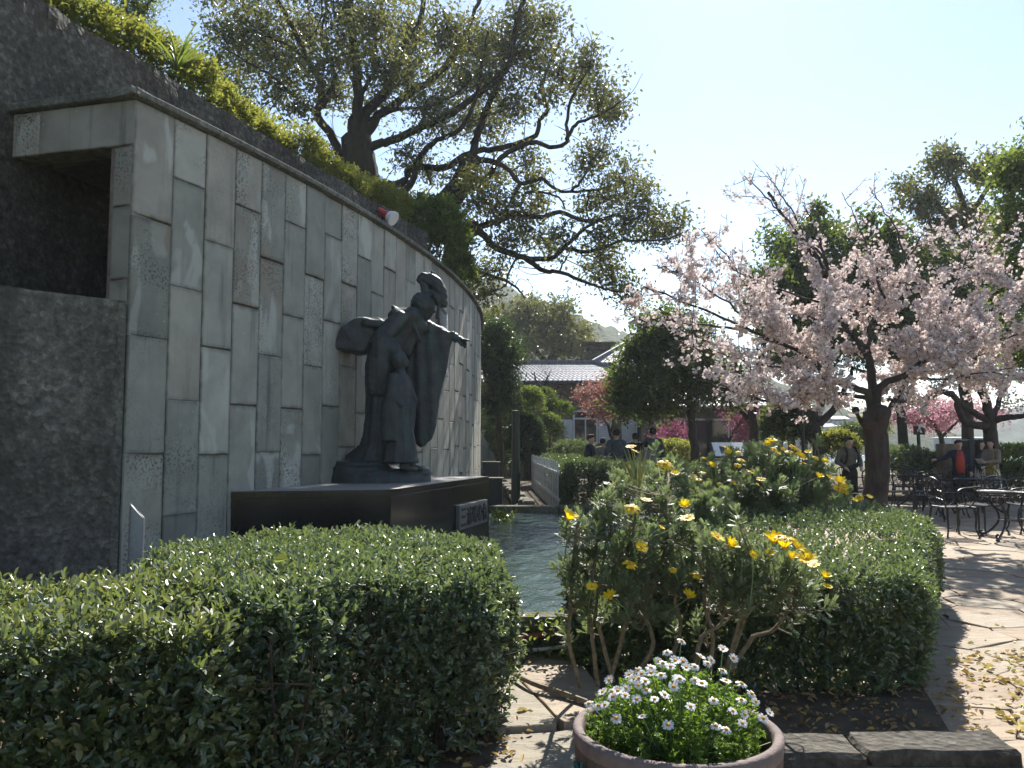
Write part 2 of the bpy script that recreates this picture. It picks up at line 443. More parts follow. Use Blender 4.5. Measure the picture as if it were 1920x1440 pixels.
def mk_granite():
    m, nt = new_mat('black_granite'); s = NT(nt); p = s.pos()
    c = s.ramp(s.noise(p, 220, 2, .6), [(.45, (.006, .006, .007)), (.7, (.022, .022, .024))])
    s.out(s.bsdf(c, s.ramp(s.noise(p, 3, 4), [(.3, .10), (.7, .22)]), 0, None, .5)); return m
M['granite'] = mk_granite()
M['granite_top'] = mat_plain('dust_and_sheen_granite_top', (.26, .245, .225), .5, 0, .2, 5, .2, 60)  # pale grey: dust, plus the top's grazing reflection put into the colour
M['plaque'] = mat_plain('plaque_stone', (.12, .12, .11), .6, 0, .25, 8, .2, 60)
M['ink'] = mat_plain('engraved_black', (.008, .008, .009), .6, 0, .1)
def mk_bronze():
    m, nt = new_mat('patinated_bronze'); s = NT(nt); p = s.obj()
    c = s.ramp(s.noise(p, 5, 6, .6), [(.3, (.022, .024, .026)), (.6, (.040, .044, .046)), (.8, (.062, .076, .072))])
    c = s.mix(s.ramp(s.noise(s.obj((6, 6, .8)), 2, 4), [(.5, 0.), (.68, .8)]), c, (.045, .082, .072))
    c = s.mix(s.ramp(s.noise(p, 3.1, 4), [(.6, 0.), (.75, .6)]), c, (.10, .09, .075))
    n = s.bump(s.noise(p, 26, 6, .7), .7, .014); n = s.bump(s.noise(p, 90, 4, .7), .4, .004, n)
    s.out(s.bsdf(c, s.ramp(s.noise(p, 9, 4), [(.3, .42), (.7, .66)]), .35, n, .5)); return m
M['bronze'] = mk_bronze()
def mk_water(name, col, rough, sc, st):
    m, nt = new_mat(name); s = NT(nt)
    h1 = s.noise(s.pos((1, .55, 1)), sc, 4, .6, .5); h2 = s.noise(s.pos(), sc * 4.5, 3, .6)
    n = s.bump(h1, st, .05); n = s.bump(h2, st * .6, .012, n)
    c = s.ramp(s.noise(s.pos(), 1.3, 4), [(.35, col), (.7, tuple(x * 2.1 for x in col))])
    s.out(s.bsdf(c, rough, 0, n, .6, IOR=1.33)); return m
M['water'] = mk_water('pond_water', (.03, .045, .036), .05, 5.5, .75)
M['water_dark'] = mk_water('channel_water', (.008, .01, .008), .08, 8.0, .3)
M['bay'] = mk_water('bay_water', (.05, .09, .11), .2, .3, .3)
def mk_acrylic():
    m, nt = new_mat('clear_acrylic'); s = NT(nt)
    b = s.bsdf((.93, .95, .97), .08, 0, None, .5, Transmission_Weight=.86, IOR=1.15)
    s.out(b); return m
M['acrylic'] = mk_acrylic()
# --- made things
M['iron'] = mat_plain('black_cast_iron', (.012, .012, .014), .38, .3, .3, 30, .3, 120)
M['white_paint'] = mat_plain('white_paint', (.72, .73, .74), .5, 0, .1, 5)
M['picket'] = mat_plain('weathered_white_picket', (.55, .57, .58), .6, 0, .25, 6)
M['glass'] = mat_plain('dark_window_glass', (.02, .024, .028), .06, 0, .2, 2)
M['curtain'] = mat_plain('pale_curtain', (.5, .48, .42), .8, 0, .15, 8)
M['tan_wall'] = mk_rough('tan_stone_wall', (.13, .10, .066), (.19, .15, .10), (.25, .20, .14), 6, False)
M['white_wall'] = mat_plain('pale_house_wall', (.26, .265, .26), .8, 0, .15, .3)
M['roof_tile'] = mat_plain('grey_clay_tile', (.30, .28, .285), .45, 0, .35, 4, .2, 20)
M['roof_dark'] = mat_plain('dark_ridge_tile', (.10, .098, .10), .5, 0, .3, 4, .2, 20)
M['dark_metal'] = mat_plain('dark_painted_metal', (.015, .017, .018), .45, .2, .2, 8)
M['green_metal'] = mat_plain('dark_green_post', (.008, .022, .016), .4, .1, .2, 8)
M['pot'] = mat_plain('terracotta_concrete', (.10, .07, .06), .8, 0, .3, 7, .7, 70, .3)
M['pot_rim'] = mat_plain('worn_pot_rim', (.17, .13, .118), .8, 0, .25, 14, .6, 70, .3)
M['teal'] = mat_plain('teal_cord', (.01, .10, .085), .7, 0, .3, 60, .6, 200)
M['red_pipe'] = mat_plain('red_pipe', (.20, .028, .026), .4, 0, .3, 6)
M['grey_pipe'] = mat_plain('grey_pipe', (.4, .41, .42), .35, .2, .15, 6)
M['white_plastic'] = mat_plain('white_plastic', (.75, .75, .74), .4, 0, .08, 4)
M['red_plastic'] = mat_plain('red_plastic', (.42, .035, .035), .4, 0, .15, 4)
M['skin'] = mat_plain('skin', (.46, .29, .21), .55, 0, .08, 8)
M['hair'] = mat_plain('black_hair', (.012, .010, .009), .75, 0, .3, 60, 0, 40, .2)
def cloth(name, c): 
    M[name] = mat_plain(name, c, .85, 0, .2, 9, .3, 60, .2)
for nm, c in (('navy_cloth', (.014, .018, .034)), ('black_cloth', (.012, .012, .013)), ('grey_cloth', (.16, .16, .155)), ('slate_cloth', (.05, .07, .078)),
              ('khaki_cloth', (.11, .10, .075)), ('red_cloth', (.42, .055, .04)), ('cream_cloth', (.58, .50, .36)), ('brown_knit', (.20, .155, .115)),
              ('mustard_cloth', (.34, .24, .03)), ('plaid_cloth', (.12, .11, .11)), ('denim_cloth', (.04, .055, .09))): cloth(nm, c)
def mk_hill(name, a, b, sc):
    m, nt = new_mat(name); s = NT(nt); p = s.pos()
    v = s.vor(p, sc); f = s.noise(p, sc * 2.5, 5, .65)
    c = s.ramp(s.mix(.5, v.outputs['Distance'], f), [(.25, b), (.65, a)])
    s.out(s.bsdf(c, .95, 0, s.bump(f, 1, 1.0), .1)); return m
M['hill'] = mk_hill('wooded_hill', (.022, .034, .012), (.06, .075, .024), .25)
M['far_hill'] = mk_hill('far_wooded_hill', (.028, .04, .022), (.05, .066, .034), .06)
# ================================================================ the setting
def struct(g, name, mat, kind='structure', smooth=False, parent=None):
    o = g.build(name, mat, parent, smooth); o['kind'] = kind; return o

g = Geo()
xs = np.concatenate([[-600, -400, -250, -90], np.linspace(-45, 45, 46), [90, 250, 400, 650]])
ys = np.concatenate([[-150, -60], np.linspace(-10, 90, 51), [140, 300, 450, 640]])
X, Yg = np.meshgrid(xs, ys); Z = np.full_like(X, -0.06)
Z += np.where(Yg > 60, -np.clip((Yg - 60) * .02, 0, 6), 0)
n0, n1 = X.shape
idx = np.arange(n0 * n1).reshape(n0, n1)
g.add(np.stack([X, Yg, Z], -1).reshape(-1, 3), np.stack([idx[:-1, :-1], idx[:-1, 1:], idx[1:, 1:], idx[1:, :-1]], -1).reshape(-1, 4))
struct(g, 'ground', M['ground'])

# ---------------------------------------------------------------- flagged plaza
def voronoi_cells(seeds, keep, k=22):
    out = {}
    for i in keep:
        s = seeds[i]; d = ((seeds - s) ** 2).sum(1); nb = np.argsort(d)[1:k]
        poly = s + 3.0 * np.array([[-1, -1], [1, -1], [1, 1], [-1, 1]])
        for j in nb:
            m = (s + seeds[j]) / 2; nn = seeds[j] - s
            dd = (poly - m) @ nn; res = []
            for a in range(len(poly)):
                b = (a + 1) % len(poly)
                if dd[a] <= 0: res.append(poly[a])
                if dd[a] * dd[b] < 0: res.append(poly[a] + (poly[b] - poly[a]) * dd[a] / (dd[a] - dd[b]))
            poly = np.array(res)
            if len(poly) < 3: break
        if len(poly) >= 3: out[i] = poly
    return out

def stone_piece(g, poly, z0, z1, gap=.003, bev=.006, rough=.016, tilt=.004):
    c = poly.mean(0)
    P = []
    for a in range(len(poly)):
        p, q = poly[a], poly[(a + 1) % len(poly)]
        L = np.linalg.norm(q - p)
        if L < .03: continue
        for t in ((0.05, .35, .65, .95) if L > .3 else (.08, .92)):
            P.append(p + (q - p) * t + rng.normal(size=2) * rough * (1 if .1 < t < .9 else .35))
    P = np.array(P); 
    if len(P) < 4: return False
    d = c - P; r = np.linalg.norm(d, axis=1, keepdims=True)
    A = P + d / r * gap; B = P + d / r * (gap + bev)
    n = len(P); tl = rng.normal(size=2) * tilt
    zt = z1 + (B - c) @ tl
    v = np.concatenate([np.c_[A, np.full(n, z0)], np.c_[A, zt - bev * .7], np.c_[B, zt], [[c[0], c[1], z1 + .001]]])
    i = np.arange(n); j = (i + 1) % n
    g.add(v, [np.stack([i, j, j + n, i + n], 1), np.stack([i + n, j + n, j + 2 * n, i + 2 * n], 1),
              np.stack([i + 2 * n, j + 2 * n, np.full(n, 3 * n)], 1)])
    return True

g = Geo()
plaza_poly = np.array([[1.2, 0.2], [14, .2], [24, 14], [24, 34], [2.0, 34], [2.6, 16.2], [3.8, 11.5], [2.3, 5.15], [1.2, 4.2]])
prism(g, plaza_poly, -.05, -.022)
plaza = struct(g, 'plaza', M['mortar'])
def inside(pt, poly):
    x, y = pt; c = False; n = len(poly); j = n - 1
    for i in range(n):
        if (poly[i][1] > y) != (poly[j][1] > y) and x < (poly[j][0] - poly[i][0]) * (y - poly[i][1]) / (poly[j][1] - poly[i][1]) + poly[i][0]: c = not c
        j = i
    return c
seeds = []
for iy, yy in enumerate(np.arange(1.0, 29, .5)):
    for xx in np.arange(.6, 25, .66):
        seeds.append([xx + (iy % 2) * .33 + rng.normal() * .15, yy + rng.normal() * .12])
seeds = np.array(seeds)
keep = [i for i, s_ in enumerate(seeds) if inside(s_, plaza_poly) and s_[0] < 2.6 + .82 * s_[1]]
cells = voronoi_cells(seeds, keep)
def vis_key(i):
    x, y = seeds[i]
    if y < 3.2 or abs(x / y) > .72: return 99
    return y
order = sorted(cells, key=vis_key)
far = Geo(); cnt = 0
for i in order:
    if cnt < 280 and vis_key(i) < 20:
        gg = Geo()
        if stone_piece(gg, cells[i], -.03, rng.normal() * .004):
            gg.build('flagstone', M['flag'], plaza); cnt += 1
    else:
        stone_piece(far, cells[i], -.03, rng.normal() * .004)
o = far.build('flagstones', M['flag'], plaza); o['kind'] = 'stuff'

# ---------------------------------------------------------------- path of large slabs by the pot
g = Geo(); prism(g, np.array([[-1.2, 1.5], [1.15, 1.5], [1.15, 5.75], [-1.2, 5.75]]), -.06, -.03)
path = struct(g, 'path', M['mortar'])
P_ = lambda *pp: np.array([gr(a, b, 0)[:2] for a, b in pp])
slabs = [P_((890, 1445), (925, 1378), (1035, 1372), (1110, 1362), (1170, 1445)),
         P_((925, 1376), (880, 1300), (905, 1262), (965, 1276), (1050, 1366)),
         P_((1052, 1364), (967, 1274), (1000, 1228), (1088, 1250), (1150, 1330), (1130, 1362)),
         P_((960, 1270), (900, 1258), (915, 1222), (975, 1212), (1000, 1226)),
         P_((1002, 1226), (978, 1212), (1000, 1190), (1060, 1192), (1086, 1248))]
slabs.append(np.array([[-.75, 2.2], [.1, 2.2], [.2, 3.05], [.45, 3.85], [-.3, 3.9], [-.7, 3.5]]))
slabs.append(np.array([[.12, 2.2], [1.05, 2.2], [1.1, 3.2], [.7, 3.86], [.5, 3.84], [.25, 3.05]]))
for k, sp in enumerate(slabs):
    a = np.roll(sp, -1, 0)
    if (sp[:, 0] * a[:, 1] - a[:, 0] * sp[:, 1]).sum() < 0: sp = sp[::-1]
    gg = Geo(); stone_piece(gg, sp, -.05, (.0, .032, .034, .031, .033, -.01, -.012)[k], .002, .006, .004, .001)
    gg.build('path_slab', M['slab'], path)

# ---------------------------------------------------------------- planting beds
g = Geo(); prism(g, np.array([[-4.2, 2.6], [-.45, 3.0], [-.1, 4.0], [.1, 5.7], [-4.4, 5.75]]), -.06, .0)
struct(g, 'planting_bed', M['soil'])
g = Geo()
prism(g, np.array([[.5, 4.95], [.9, 4.35], [2.3, 4.3], [2.5, 4.9], [2.66, 5.4], [4.05, 8.1], [4.45, 11.2], [2.2, 11.8], [1.5, 8.5], [.55, 5.75]]), -.055, .02)
struct(g, 'planting_bed', M['soil'])

# ---------------------------------------------------------------- pond
WZ = .24
g = Geo(); prism(g, np.array([[-4.5, 6.06], [2.1, 6.06], [2.1, 15.2], [-4.5, 15.2]]), -.05, WZ)
struct(g, 'pond_water', M['water'])
g = Geo()
bev_box(g, (-4.5, 5.84, -.05), (2.4, 6.06, .3), .025)
kerb_near = struct(g, 'pond_kerb', M['kerb'])
t = thing('pond_kerb_wall', 'long mossy stone kerb closing the far end of the pond', 'kerb', (0, 15.2, 0))
x = -1.6; k = 0
while x < 4.4:
    w = rng.uniform(.8, 1.3); gg = Geo()
    bev_box(gg, (x + .006, 15.2, -.05), (min(x + w, 4.4), 15.55, .36 + rng.normal() * .006), .02)
    gg.build('kerb_stone', M['kerb'], t); x += w
g = Geo(); prism(g, np.array([[2.1, 6.06], [2.35, 6.06], [2.35, 15.2], [2.1, 15.2]]), -.05, .3)
struct(g, 'pond_edge', M['kerb'])
g = Geo(); prism(g, np.array([[-1.2, 15.55], [.25, 15.55], [-.3, 27], [-2.2, 27]]), -.05, .16)
struct(g, 'channel_water', M['water_dark'])
g = Geo(); prism(g, np.array([[.25, 15.55], [4.6, 15.55], [6.0, 19.0], [7.0, 21.4], [15, 21.4], [20, 34], [-.3, 34], [-.3, 27]]), -.055, .13)
struct(g, 'garden_bed', M['soil'])
# mossy row of stones beside the channel
t = thing('stone_edging', 'row of mossy blocks running back beside the dark channel', 'edging', (.35, 16, 0.1))
for k in range(11):
    y = 15.7 + k * 1.0; x = .33 - k * .075
    gg = Geo(); bev_box(gg, (-.12, -.46, 0), (.12, .46, .3 + rng.normal() * .012), .03, M=None, t=(x, y + .45, .1))
    gg.build('edging_block', M['kerb'], t)
for k, (xa, ya, xb, yb) in enumerate([(.12, 15.7, -.25, 24.5), (.02, 15.9, .18, 17.6)]):
    gg = Geo(); tube(gg, [(xa, ya, .2), ((xa + xb) / 2, (ya + yb) / 2, .27), (xb, yb, .24)], .035 - k * .015, 6)
    tag(gg.build('plank' if k == 0 else 'stick', M['kerb']), ('long thin timber lying along the edge of the dark channel' if k == 0 else 'short grey stick leaning on the channel edging'), 'timber' if k == 0 else 'stick')

# ================================================================ masonry
WC = np.array([-28.71, 17.53]); WR = 28.005; ZT = 4.4
def wp(th, r=0.0, z=0.0):
    return np.array([WC[0] + (WR + r) * math.cos(th), WC[1] + (WR + r) * math.sin(th), z])
TH0 = R_(-23.62); TH1 = R_(9.0)
wall = thing('tiled_wall', 'tall curved wall clad in upright grey stone tiles behind the bronze statue', 'wall', tuple(wp(TH0)))
# backing
g = Geo(); ths = np.linspace(TH0, TH1, 50)
ins = np.array([wp(a, -.26)[:2] for a in ths]); outr = np.array([wp(a, -.034)[:2] for a in ths])
prof = [np.c_[outr, np.full(50, -.06)], np.c_[outr, np.full(50, ZT - .06)], np.c_[ins, np.full(50, ZT - .06)], np.c_[ins, np.full(50, -.06)]]
V = np.stack(prof, 1).reshape(-1, 3); i = np.arange(49)[:, None] * 4; j = np.arange(4)[None]; j2 = (j + 1) % 4
g.add(V, [np.stack([i + j, i + 4 + j, i + 4 + j2, i + j2], -1).reshape(-1, 4), np.array([[0, 1, 2, 3]]), np.array([[199, 198, 197, 196]])])
g.build('wall_core', M['mortar'], wall)
# tiles, running bond on end
tw = .379; H = .955; ntile = 0
a = TH0; c = 0
tmesh = {}
def tile_mesh(w, h, var):
    key = (round(w, 3), round(h, 2), var)
    if key not in tmesh:
        gg = Geo(); b = .008
        bev_box(gg, (0.0, 0.0, 0), (w - .007, .034, h - .008), b)
        tmesh[key] = gg.mesh('wall_tile', M['tile'])
    return tmesh[key]
while a < TH1 - .005:
    w = .412 if c == 0 else tw
    zc = ZT - .06
    first = H if c % 2 == 0 else H * .53
    first += rng.normal() * .03
    hs = [first]
    while sum(hs) < ZT + .02: hs.append(H + rng.normal() * .012)
    p0 = wp(a); p1 = wp(a + w / WR)
    ang = math.atan2(p1[1] - p0[1], p1[0] - p0[0])
    for h in hs:
        zb = zc - h
        if zc < -.02: break
        hh = round(min(h, zc + .06) / .02) * .02
        o = bpy.data.objects.new('wall_tile', tile_mesh(w, hh, 0)); link(o); o.parent = wall
        pr = wp(a + .5 * w / WR) ; 
        off = rng.normal() * .004
        nrm = np.array([math.sin(ang), -math.cos(ang), 0])   # outward
        q = p0 - nrm * .034 + nrm * off
        # local x along wall, local y outward
        o.matrix_local = Matrix.Translation(Vector((*(q[:2] - wp(TH0)[:2]), zc - hh))) @ Matrix(((math.cos(ang), nrm[0], 0, 0), (math.sin(ang), nrm[1], 0, 0), (0, 0, 1, 0), (0, 0, 0, 1)))
        ntile += 1
        zc -= h
    a += w / WR; c += 1
print('tiles', ntile)
# coping stones
a = TH0 - .0035; 
while a < TH1:
    b = min(a + .98 / WR, TH1 + .002); gg = Geo()
    n = 5; th = np.linspace(a + .004 / WR, b - .004 / WR, n)
    pr = [(.055, -.05), (.06, -.008), (.04, .006), (-.28, .006), (-.28, -.06), (.0, -.06)]
    V = np.array([[wp(t_, r_, ZT + z_) for r_, z_ in pr] for t_ in th]).reshape(-1, 3); m = len(pr)
    i = np.arange(n - 1)[:, None] * m; j = np.arange(m)[None]; j2 = (j + 1) % m
    gg.add(V, [np.stack([i + j, i + j2, i + m + j2, i + m + j], -1).reshape(-1, 4), np.arange(m)[None], (np.arange(m)[::-1] + (n - 1) * m)[None]])
    gg.build('coping_stone', M['concrete'], wall); a = b
# the wall's return with its lintel, jamb and slab over the dark recess
C0 = wp(TH0)[:2]; RET = np.array([-4.26, 6.62])
dr = unit(RET - C0); Lr = np.linalg.norm(RET - C0); nr = np.array([dr[1], -dr[0]])
if nr[1] > 0: nr = -nr
Mr = np.array([[dr[0], -nr[0], 0], [dr[1], -nr[1], 0], [0, 0, 1]])
def ret_box(x0, x1, y0, y1, z0, z1, name, mat, b=.008):
    gg = Geo(); bev_box(gg, (x0, y0, z0), (x1, y1, z1), b, M=Mr, t=(*C0, 0))
    return gg.build(name, mat, wall)
ret_box(.0, .2, .004, .24, -.06, 2.85, 'jamb', M['tile']); ret_box(.0, .2, .004, .24, 2.86, 3.45, 'jamb', M['tile']); ret_box(.0, .2, .004, .24, 3.46, 3.95, 'jamb', M['tile'])
ret_box(.0, .95, .0, .24, 3.96, 4.335, 'lintel', M['tile']); ret_box(.957, Lr - .02, .003, .24, 3.96, 4.335, 'lintel', M['tile'])
ret_box(-.06, Lr, -.06, .3, 4.342, 4.41, 'coping_stone', M['concrete'])
RD = unit(np.array([.327, 1.0]))                       # direction of the retaining wall in plan
RB = np.array([-4.26, 6.6])
g = Geo()
sl = [C0 + dr * .2 - nr * .24, RET - nr * .24 + np.array([.02, 0])]
pl = [C0 + dr * .01 - nr * .245, RET - nr * .245 + np.array([.03, 0])]
for yy in (10., 14., 17.):
    pass
q_in = [wp(t_, -.265)[:2] for t_ in np.linspace(TH0 + .008, R_(-2), 14)]
q_rt = [RB + RD * s_ + np.array([.03, -.01]) for s_ in (8.5, .4)]
poly = np.array(q_in + q_rt)
prism(g, poly, 3.98, 4.3)
g.build('ceiling_slab', M['concrete'], wall)

# tall rough retaining wall, its face a lumpy sheet
RTOP = 5.47
rw = thing('retaining_wall', 'tall dark pebbledash retaining wall rising behind the tiled wall', 'wall', (RB[0], RB[1], 0))
def lumpy(g, p0, p1, z0, z1, nrm, step=.09, amp=.018, thick=.45, seed=0, ztop=None):
    L = np.linalg.norm(p1 - p0); nu = max(2, int(L / step)); nv = max(2, int((z1 - z0) / step))
    u = np.linspace(0, 1, nu + 1); v = np.linspace(0, 1, nv + 1)
    UU, VV = np.meshgrid(u, v)
    d = np.array([[mnoise.noise(Vector((uu * L * 6 + seed, vv * 30, 0))) * amp + mnoise.noise(Vector((uu * L * 1.3 + seed, vv * 5, 3))) * amp * 1.2 for uu in u] for vv in v])
    zz = z0 + VV * (z1 - z0)
    if ztop is not None: zz = z0 + VV * (ztop(UU) - z0)
    zz = zz + (VV > .999) * d * .8
    XY = p0 + UU[..., None] * (p1 - p0) + d[..., None] * nrm
    Pm = np.concatenate([XY, zz[..., None]], -1).reshape(-1, 3)
    ii = np.arange((nv + 1) * (nu + 1)).reshape(nv + 1, nu + 1)
    g.add(Pm, np.stack([ii[:-1, :-1], ii[:-1, 1:], ii[1:, 1:], ii[1:, :-1]], -1).reshape(-1, 4))
    # top and back
    top = Pm[ii[-1]]; back = top.copy(); back[:, :2] -= nrm * thick
    low = back.copy(); low[:, 2] = z0
    n = nu + 1; q = np.arange(n - 1)[:, None]
    g.add(np.concatenate([top, back, low]), [np.concatenate([q, q + 1, q + 1 + n, q + n], 1), np.concatenate([q + n, q + n + 1, q + 2 * n + 1, q + 2 * n], 1)])
RN = np.array([RD[1], -RD[0]])
g = Geo(); lumpy(g, RB - RD * 6.5, RB + RD * 8.6, -.06, RTOP, RN, .085, .02)
g.build('wall_face', M['pebble'], rw)
g = Geo(); gp = RB - RD * 1.95
lumpy(g, gp - RD * 3.5, gp, .0, RTOP + .9, RN, .1, .02, .4, 5)
# low rough wall in front of the recess
lw = thing('low_rough_wall', 'low dark pebbledash wall below the recess at the end of the tiled wall', 'wall', (C0[0], C0[1], 0))
q1 = C0 + np.array([.03, -.11]); q0 = C0 + np.array([-1.55, -1.65])
ld = unit(q1 - q0); ln = np.array([ld[1], -ld[0]])
g = Geo(); lumpy(g, q0, q1, -.06, 2.66, ln, .07, .014, .55, 9)
g.build('wall_face', M['pebble_low'], lw)
gg = Geo(); pe = q1
prism(gg, np.array([q1 + ln * .012, q1 - ln * .5, q1 - ln * .5 - ld * .05, q1 - ld * .05 + ln * .0]), -.06, 2.64)
gg.build('wall_end', M['concrete'], lw)
g = Geo(); a0 = q0 + ln * .12; a1 = C0 + ln * .12
prism(g, np.array([q0 + ln * .02, q0 + ln * .2, q1 + ln * .2 - ld * .2, q1 + ln * .02 - ld * .2]), -.06, .42)
g.build('wall_plinth', M['concrete'], lw)

# the raised terrace behind the retaining wall
g = Geo()
edge = [RB - RD * 6.5 - RN * .4, RB + RD * 3 - RN * .4, RB + RD * 8.6 - RN * .4, np.array([-1.9, 17]), np.array([-2.2, 22]), np.array([-4.5, 30]), np.array([-9, 45])]
edge = np.array(edge); ne = len(edge)
back = np.array([[-60, -2], [-60, 6], [-60, 14], [-60, 20], [-60, 28], [-60, 38], [-60, 60]])
tv = np.concatenate([np.c_[edge, np.full(ne, 5.1)], np.c_[back, np.full(ne, 8.0)], np.c_[edge + np.array([[0, 0]] * 3 + [[.7, 0], [1, .2], [2, .5], [3, 1]]), np.array([-.05] * ne)]])
q = np.arange(ne - 1)[:, None]
g.add(tv, [np.concatenate([q, q + 1, q + 1 + ne, q + ne], 1), np.concatenate([q + 2 * ne, q + 2 * ne + 1, q + 1, q], 1)])
struct(g, 'terrace', M['plateau'])

# short rough wall running on beyond the curve, with two dark boxes
w2 = thing('garden_wall', 'short rough wall sloping down beyond the end of the tiled wall', 'wall', (-.8, 21, 0))
g = Geo(); pA = np.array([-1.15, 19.5]); pB = np.array([-.55, 27.0]); nn2 = np.array([.996, -.08])
lumpy(g, pA, pB, -.06, 2.2, nn2, .12, .02, .5, 21, ztop=lambda u: 2.55 - u * 1.55)
g.build('wall_face', M['concrete'], w2)
for k, (px, y0, zt_, lab) in enumerate([(912, 20.2, .95, 'dark utility box standing by the end of the tiled wall'), (916, 18.6, .62, 'lower dark box in front of another beside the channel')]):
    c = at(px, 850, y0); b_ = thing('utility_box', lab, 'box', (c[0] + .12, y0, .1))
    gg = Geo(); bev_box(gg, (-.2, -.2, 0), (.2, .2, zt_), .01, t=(c[0] + .12, y0, .1)); gg.build('cabinet', M['dark_metal'], b_)
    gg = Geo(); bev_box(gg, (-.23, -.23, 0), (.23, .23, .03), .008, t=(c[0] + .12, y0, .1 + zt_)); gg.build('lid', M['kerb'], b_)

# ---------------------------------------------------------------- plinth
PZ = 1.1
A_, B_, C_ = gr(433, 922, PZ)[:2], gr(733, 918, PZ)[:2], gr(917, 893, PZ)[:2]
pl_t = thing('statue_plinth', 'black polished granite plinth standing in the pond under the statue', 'plinth', (float(B_[0]), float(B_[1]), 0))
Dk = wp(R_(-15.0), .002)[:2]
Dn = C_ + unit(C_ - B_) * .0
core = []
back_pts = []
def wall_hit(p, d):
    # along p + d s to the wall's face
    q = p - WC; b = q @ d; c_ = q @ q - (WR + .003) ** 2
    disc = b * b - c_
    if disc < 0: return None
    s_ = -b - math.sqrt(disc); return p + d * s_
end_dir = np.array([-.985, .17])
E1 = wall_hit(C_, unit(end_dir))
if E1 is None: E1 = C_ + unit(end_dir) * .6
th_e = math.atan2(E1[1] - WC[1], E1[0] - WC[0])
A2 = wall_hit(A_, unit(np.array([-.7, .35])))
if A2 is None or np.linalg.norm(A2 - A_) > 1: A2 = A_ + np.array([-.02, .02])
th_a = math.atan2(A2[1] - WC[1], A2[0] - WC[0])
wallarc = [wp(t_, .003)[:2] for t_ in np.linspace(th_e, th_a, 10)]
plan = np.array([A_, B_, C_] + wallarc)
def inset(poly, d):
    c_ = poly.mean(0); return poly + unit(c_ - poly) * d
g = Geo(); prism(g, inset(plan, .035), -.05, PZ - .07); g.build('plinth_core', M['granite'], pl_t)
g = Geo(); prism(g, inset(plan, .002), PZ - .062, PZ)
topo = g.build('top_slab', [M['granite_top'], M['granite']], pl_t)
for p_ in topo.data.polygons:
    if p_.normal.z < .5: p_.material_index = 1
def panel(p, q, z0, z1, name='granite_panel', mat=None, t=.03):
    d = unit(q - p); n_ = np.array([d[1], -d[0]]); gg = Geo()
    Mx = np.array([[d[0], -n_[0], 0], [d[1], -n_[1], 0], [0, 0, 1]])
    bev_box(gg, (.003, 0, z0), (np.linalg.norm(q - p) - .003, t, z1), .004, M=Mx, t=(*p, 0))
    return gg.build(name, mat or M['granite'], pl_t)
panel(A_, B_, -.05, PZ - .064)
mid = B_ + (C_ - B_) * .52
panel(B_, mid, -.05, PZ - .064); panel(mid, C_, -.05, PZ - .064); panel(C_, E1, -.05, PZ - .064)
# name plaque with its engraved characters
pd = unit(C_ - B_); pn = np.array([pd[1], -pd[0]])
pn3 = np.array([pn[0], pn[1], 0])
p00_ = on_plane(862, 995, np.array([*B_, 0]) + pn3 * .05, pn3); p10 = on_plane(914, 975, np.array([*B_, 0]) + pn3 * .05, pn3)
p01_ = on_plane(862, 948, np.array([*B_, 0]) + pn3 * .05, pn3)
u0 = (p00_[:2] - B_) @ pd; u1 = (p10[:2] - B_) @ pd; zlo, zhi = p00_[2], p01_[2]
pq = thing('name_plaque', 'grey stone name plaque with black characters on the black plinth', 'plaque', (float(p00_[0]), float(p00_[1]), float(zlo)))
Mx = np.array([[pd[0], -pn[0], 0], [pd[1], -pn[1], 0], [0, 0, 1]])
gg = Geo(); bev_box(gg, (u0, -.05, zlo), (u1, 0.0, zhi), .006, M=Mx, t=(*B_, 0)); gg.build('plaque_board', M['plaque'], pq)
txt = '三浦環の像'
cw = (u1 - u0) / (len(txt) + .35)
for k, chx in enumerate(txt):
    cu = bpy.data.curves.new('character', 'FONT'); cu.body = chx; cu.size = cw * 1.0; cu.extrude = .004; cu.offset = .004
    ob = bpy.data.objects.new('tmp', cu); link(ob)
    me = bpy.data.meshes.new_from_object(ob.evaluated_get(bpy.context.evaluated_depsgraph_get()))
    bpy.data.objects.remove(ob)
    if len(me.vertices) == 0: continue
    v = np.zeros(len(me.vertices) * 3); me.vertices.foreach_get('co', v); v = v.reshape(-1, 3)
    v[:, :2] -= (v[:, :2].max(0) + v[:, :2].min(0)) / 2
    hz = zhi - zlo
    v[:, 1] *= min(1.6, hz * .74 / max(.05, np.ptp(v[:, 1]))) if np.ptp(v[:, 1]) > cw * .5 else 1.5
    v[:, 0] *= .95
    loc = np.array([v[:, 0] + u0 + cw * (k + .68), np.full(len(v), -.0535) - v[:, 2], v[:, 1] + (zlo + zhi) / 2]).T
    W = loc @ Mx.T + np.array([*B_, 0]) - world_loc(pq)
    me.vertices.foreach_set('co', W.ravel().astype(np.float32)); me.update()
    me.materials.clear(); me.materials.append(M['ink'])
    ob = bpy.data.objects.new('engraved_character', me); link(ob); ob.parent = pq
# ================================================================ hedges
def fbm(P, f, seed=0.0):
    "cheap smooth noise on points (sum of sines), about -1..1"
    x, y, z = P[:, 0] * f + seed, P[:, 1] * f + seed * 1.7, P[:, 2] * f + seed * .6
    return (np.sin(x * 1.7 + 1.3 * np.sin(y * 1.1 + z)) + np.sin(y * 2.1 + 1.1 * np.sin(z * 1.3 + x * .7)) + np.sin(z * 1.9 + 1.2 * np.sin(x * .9 + y * .5))) / 3

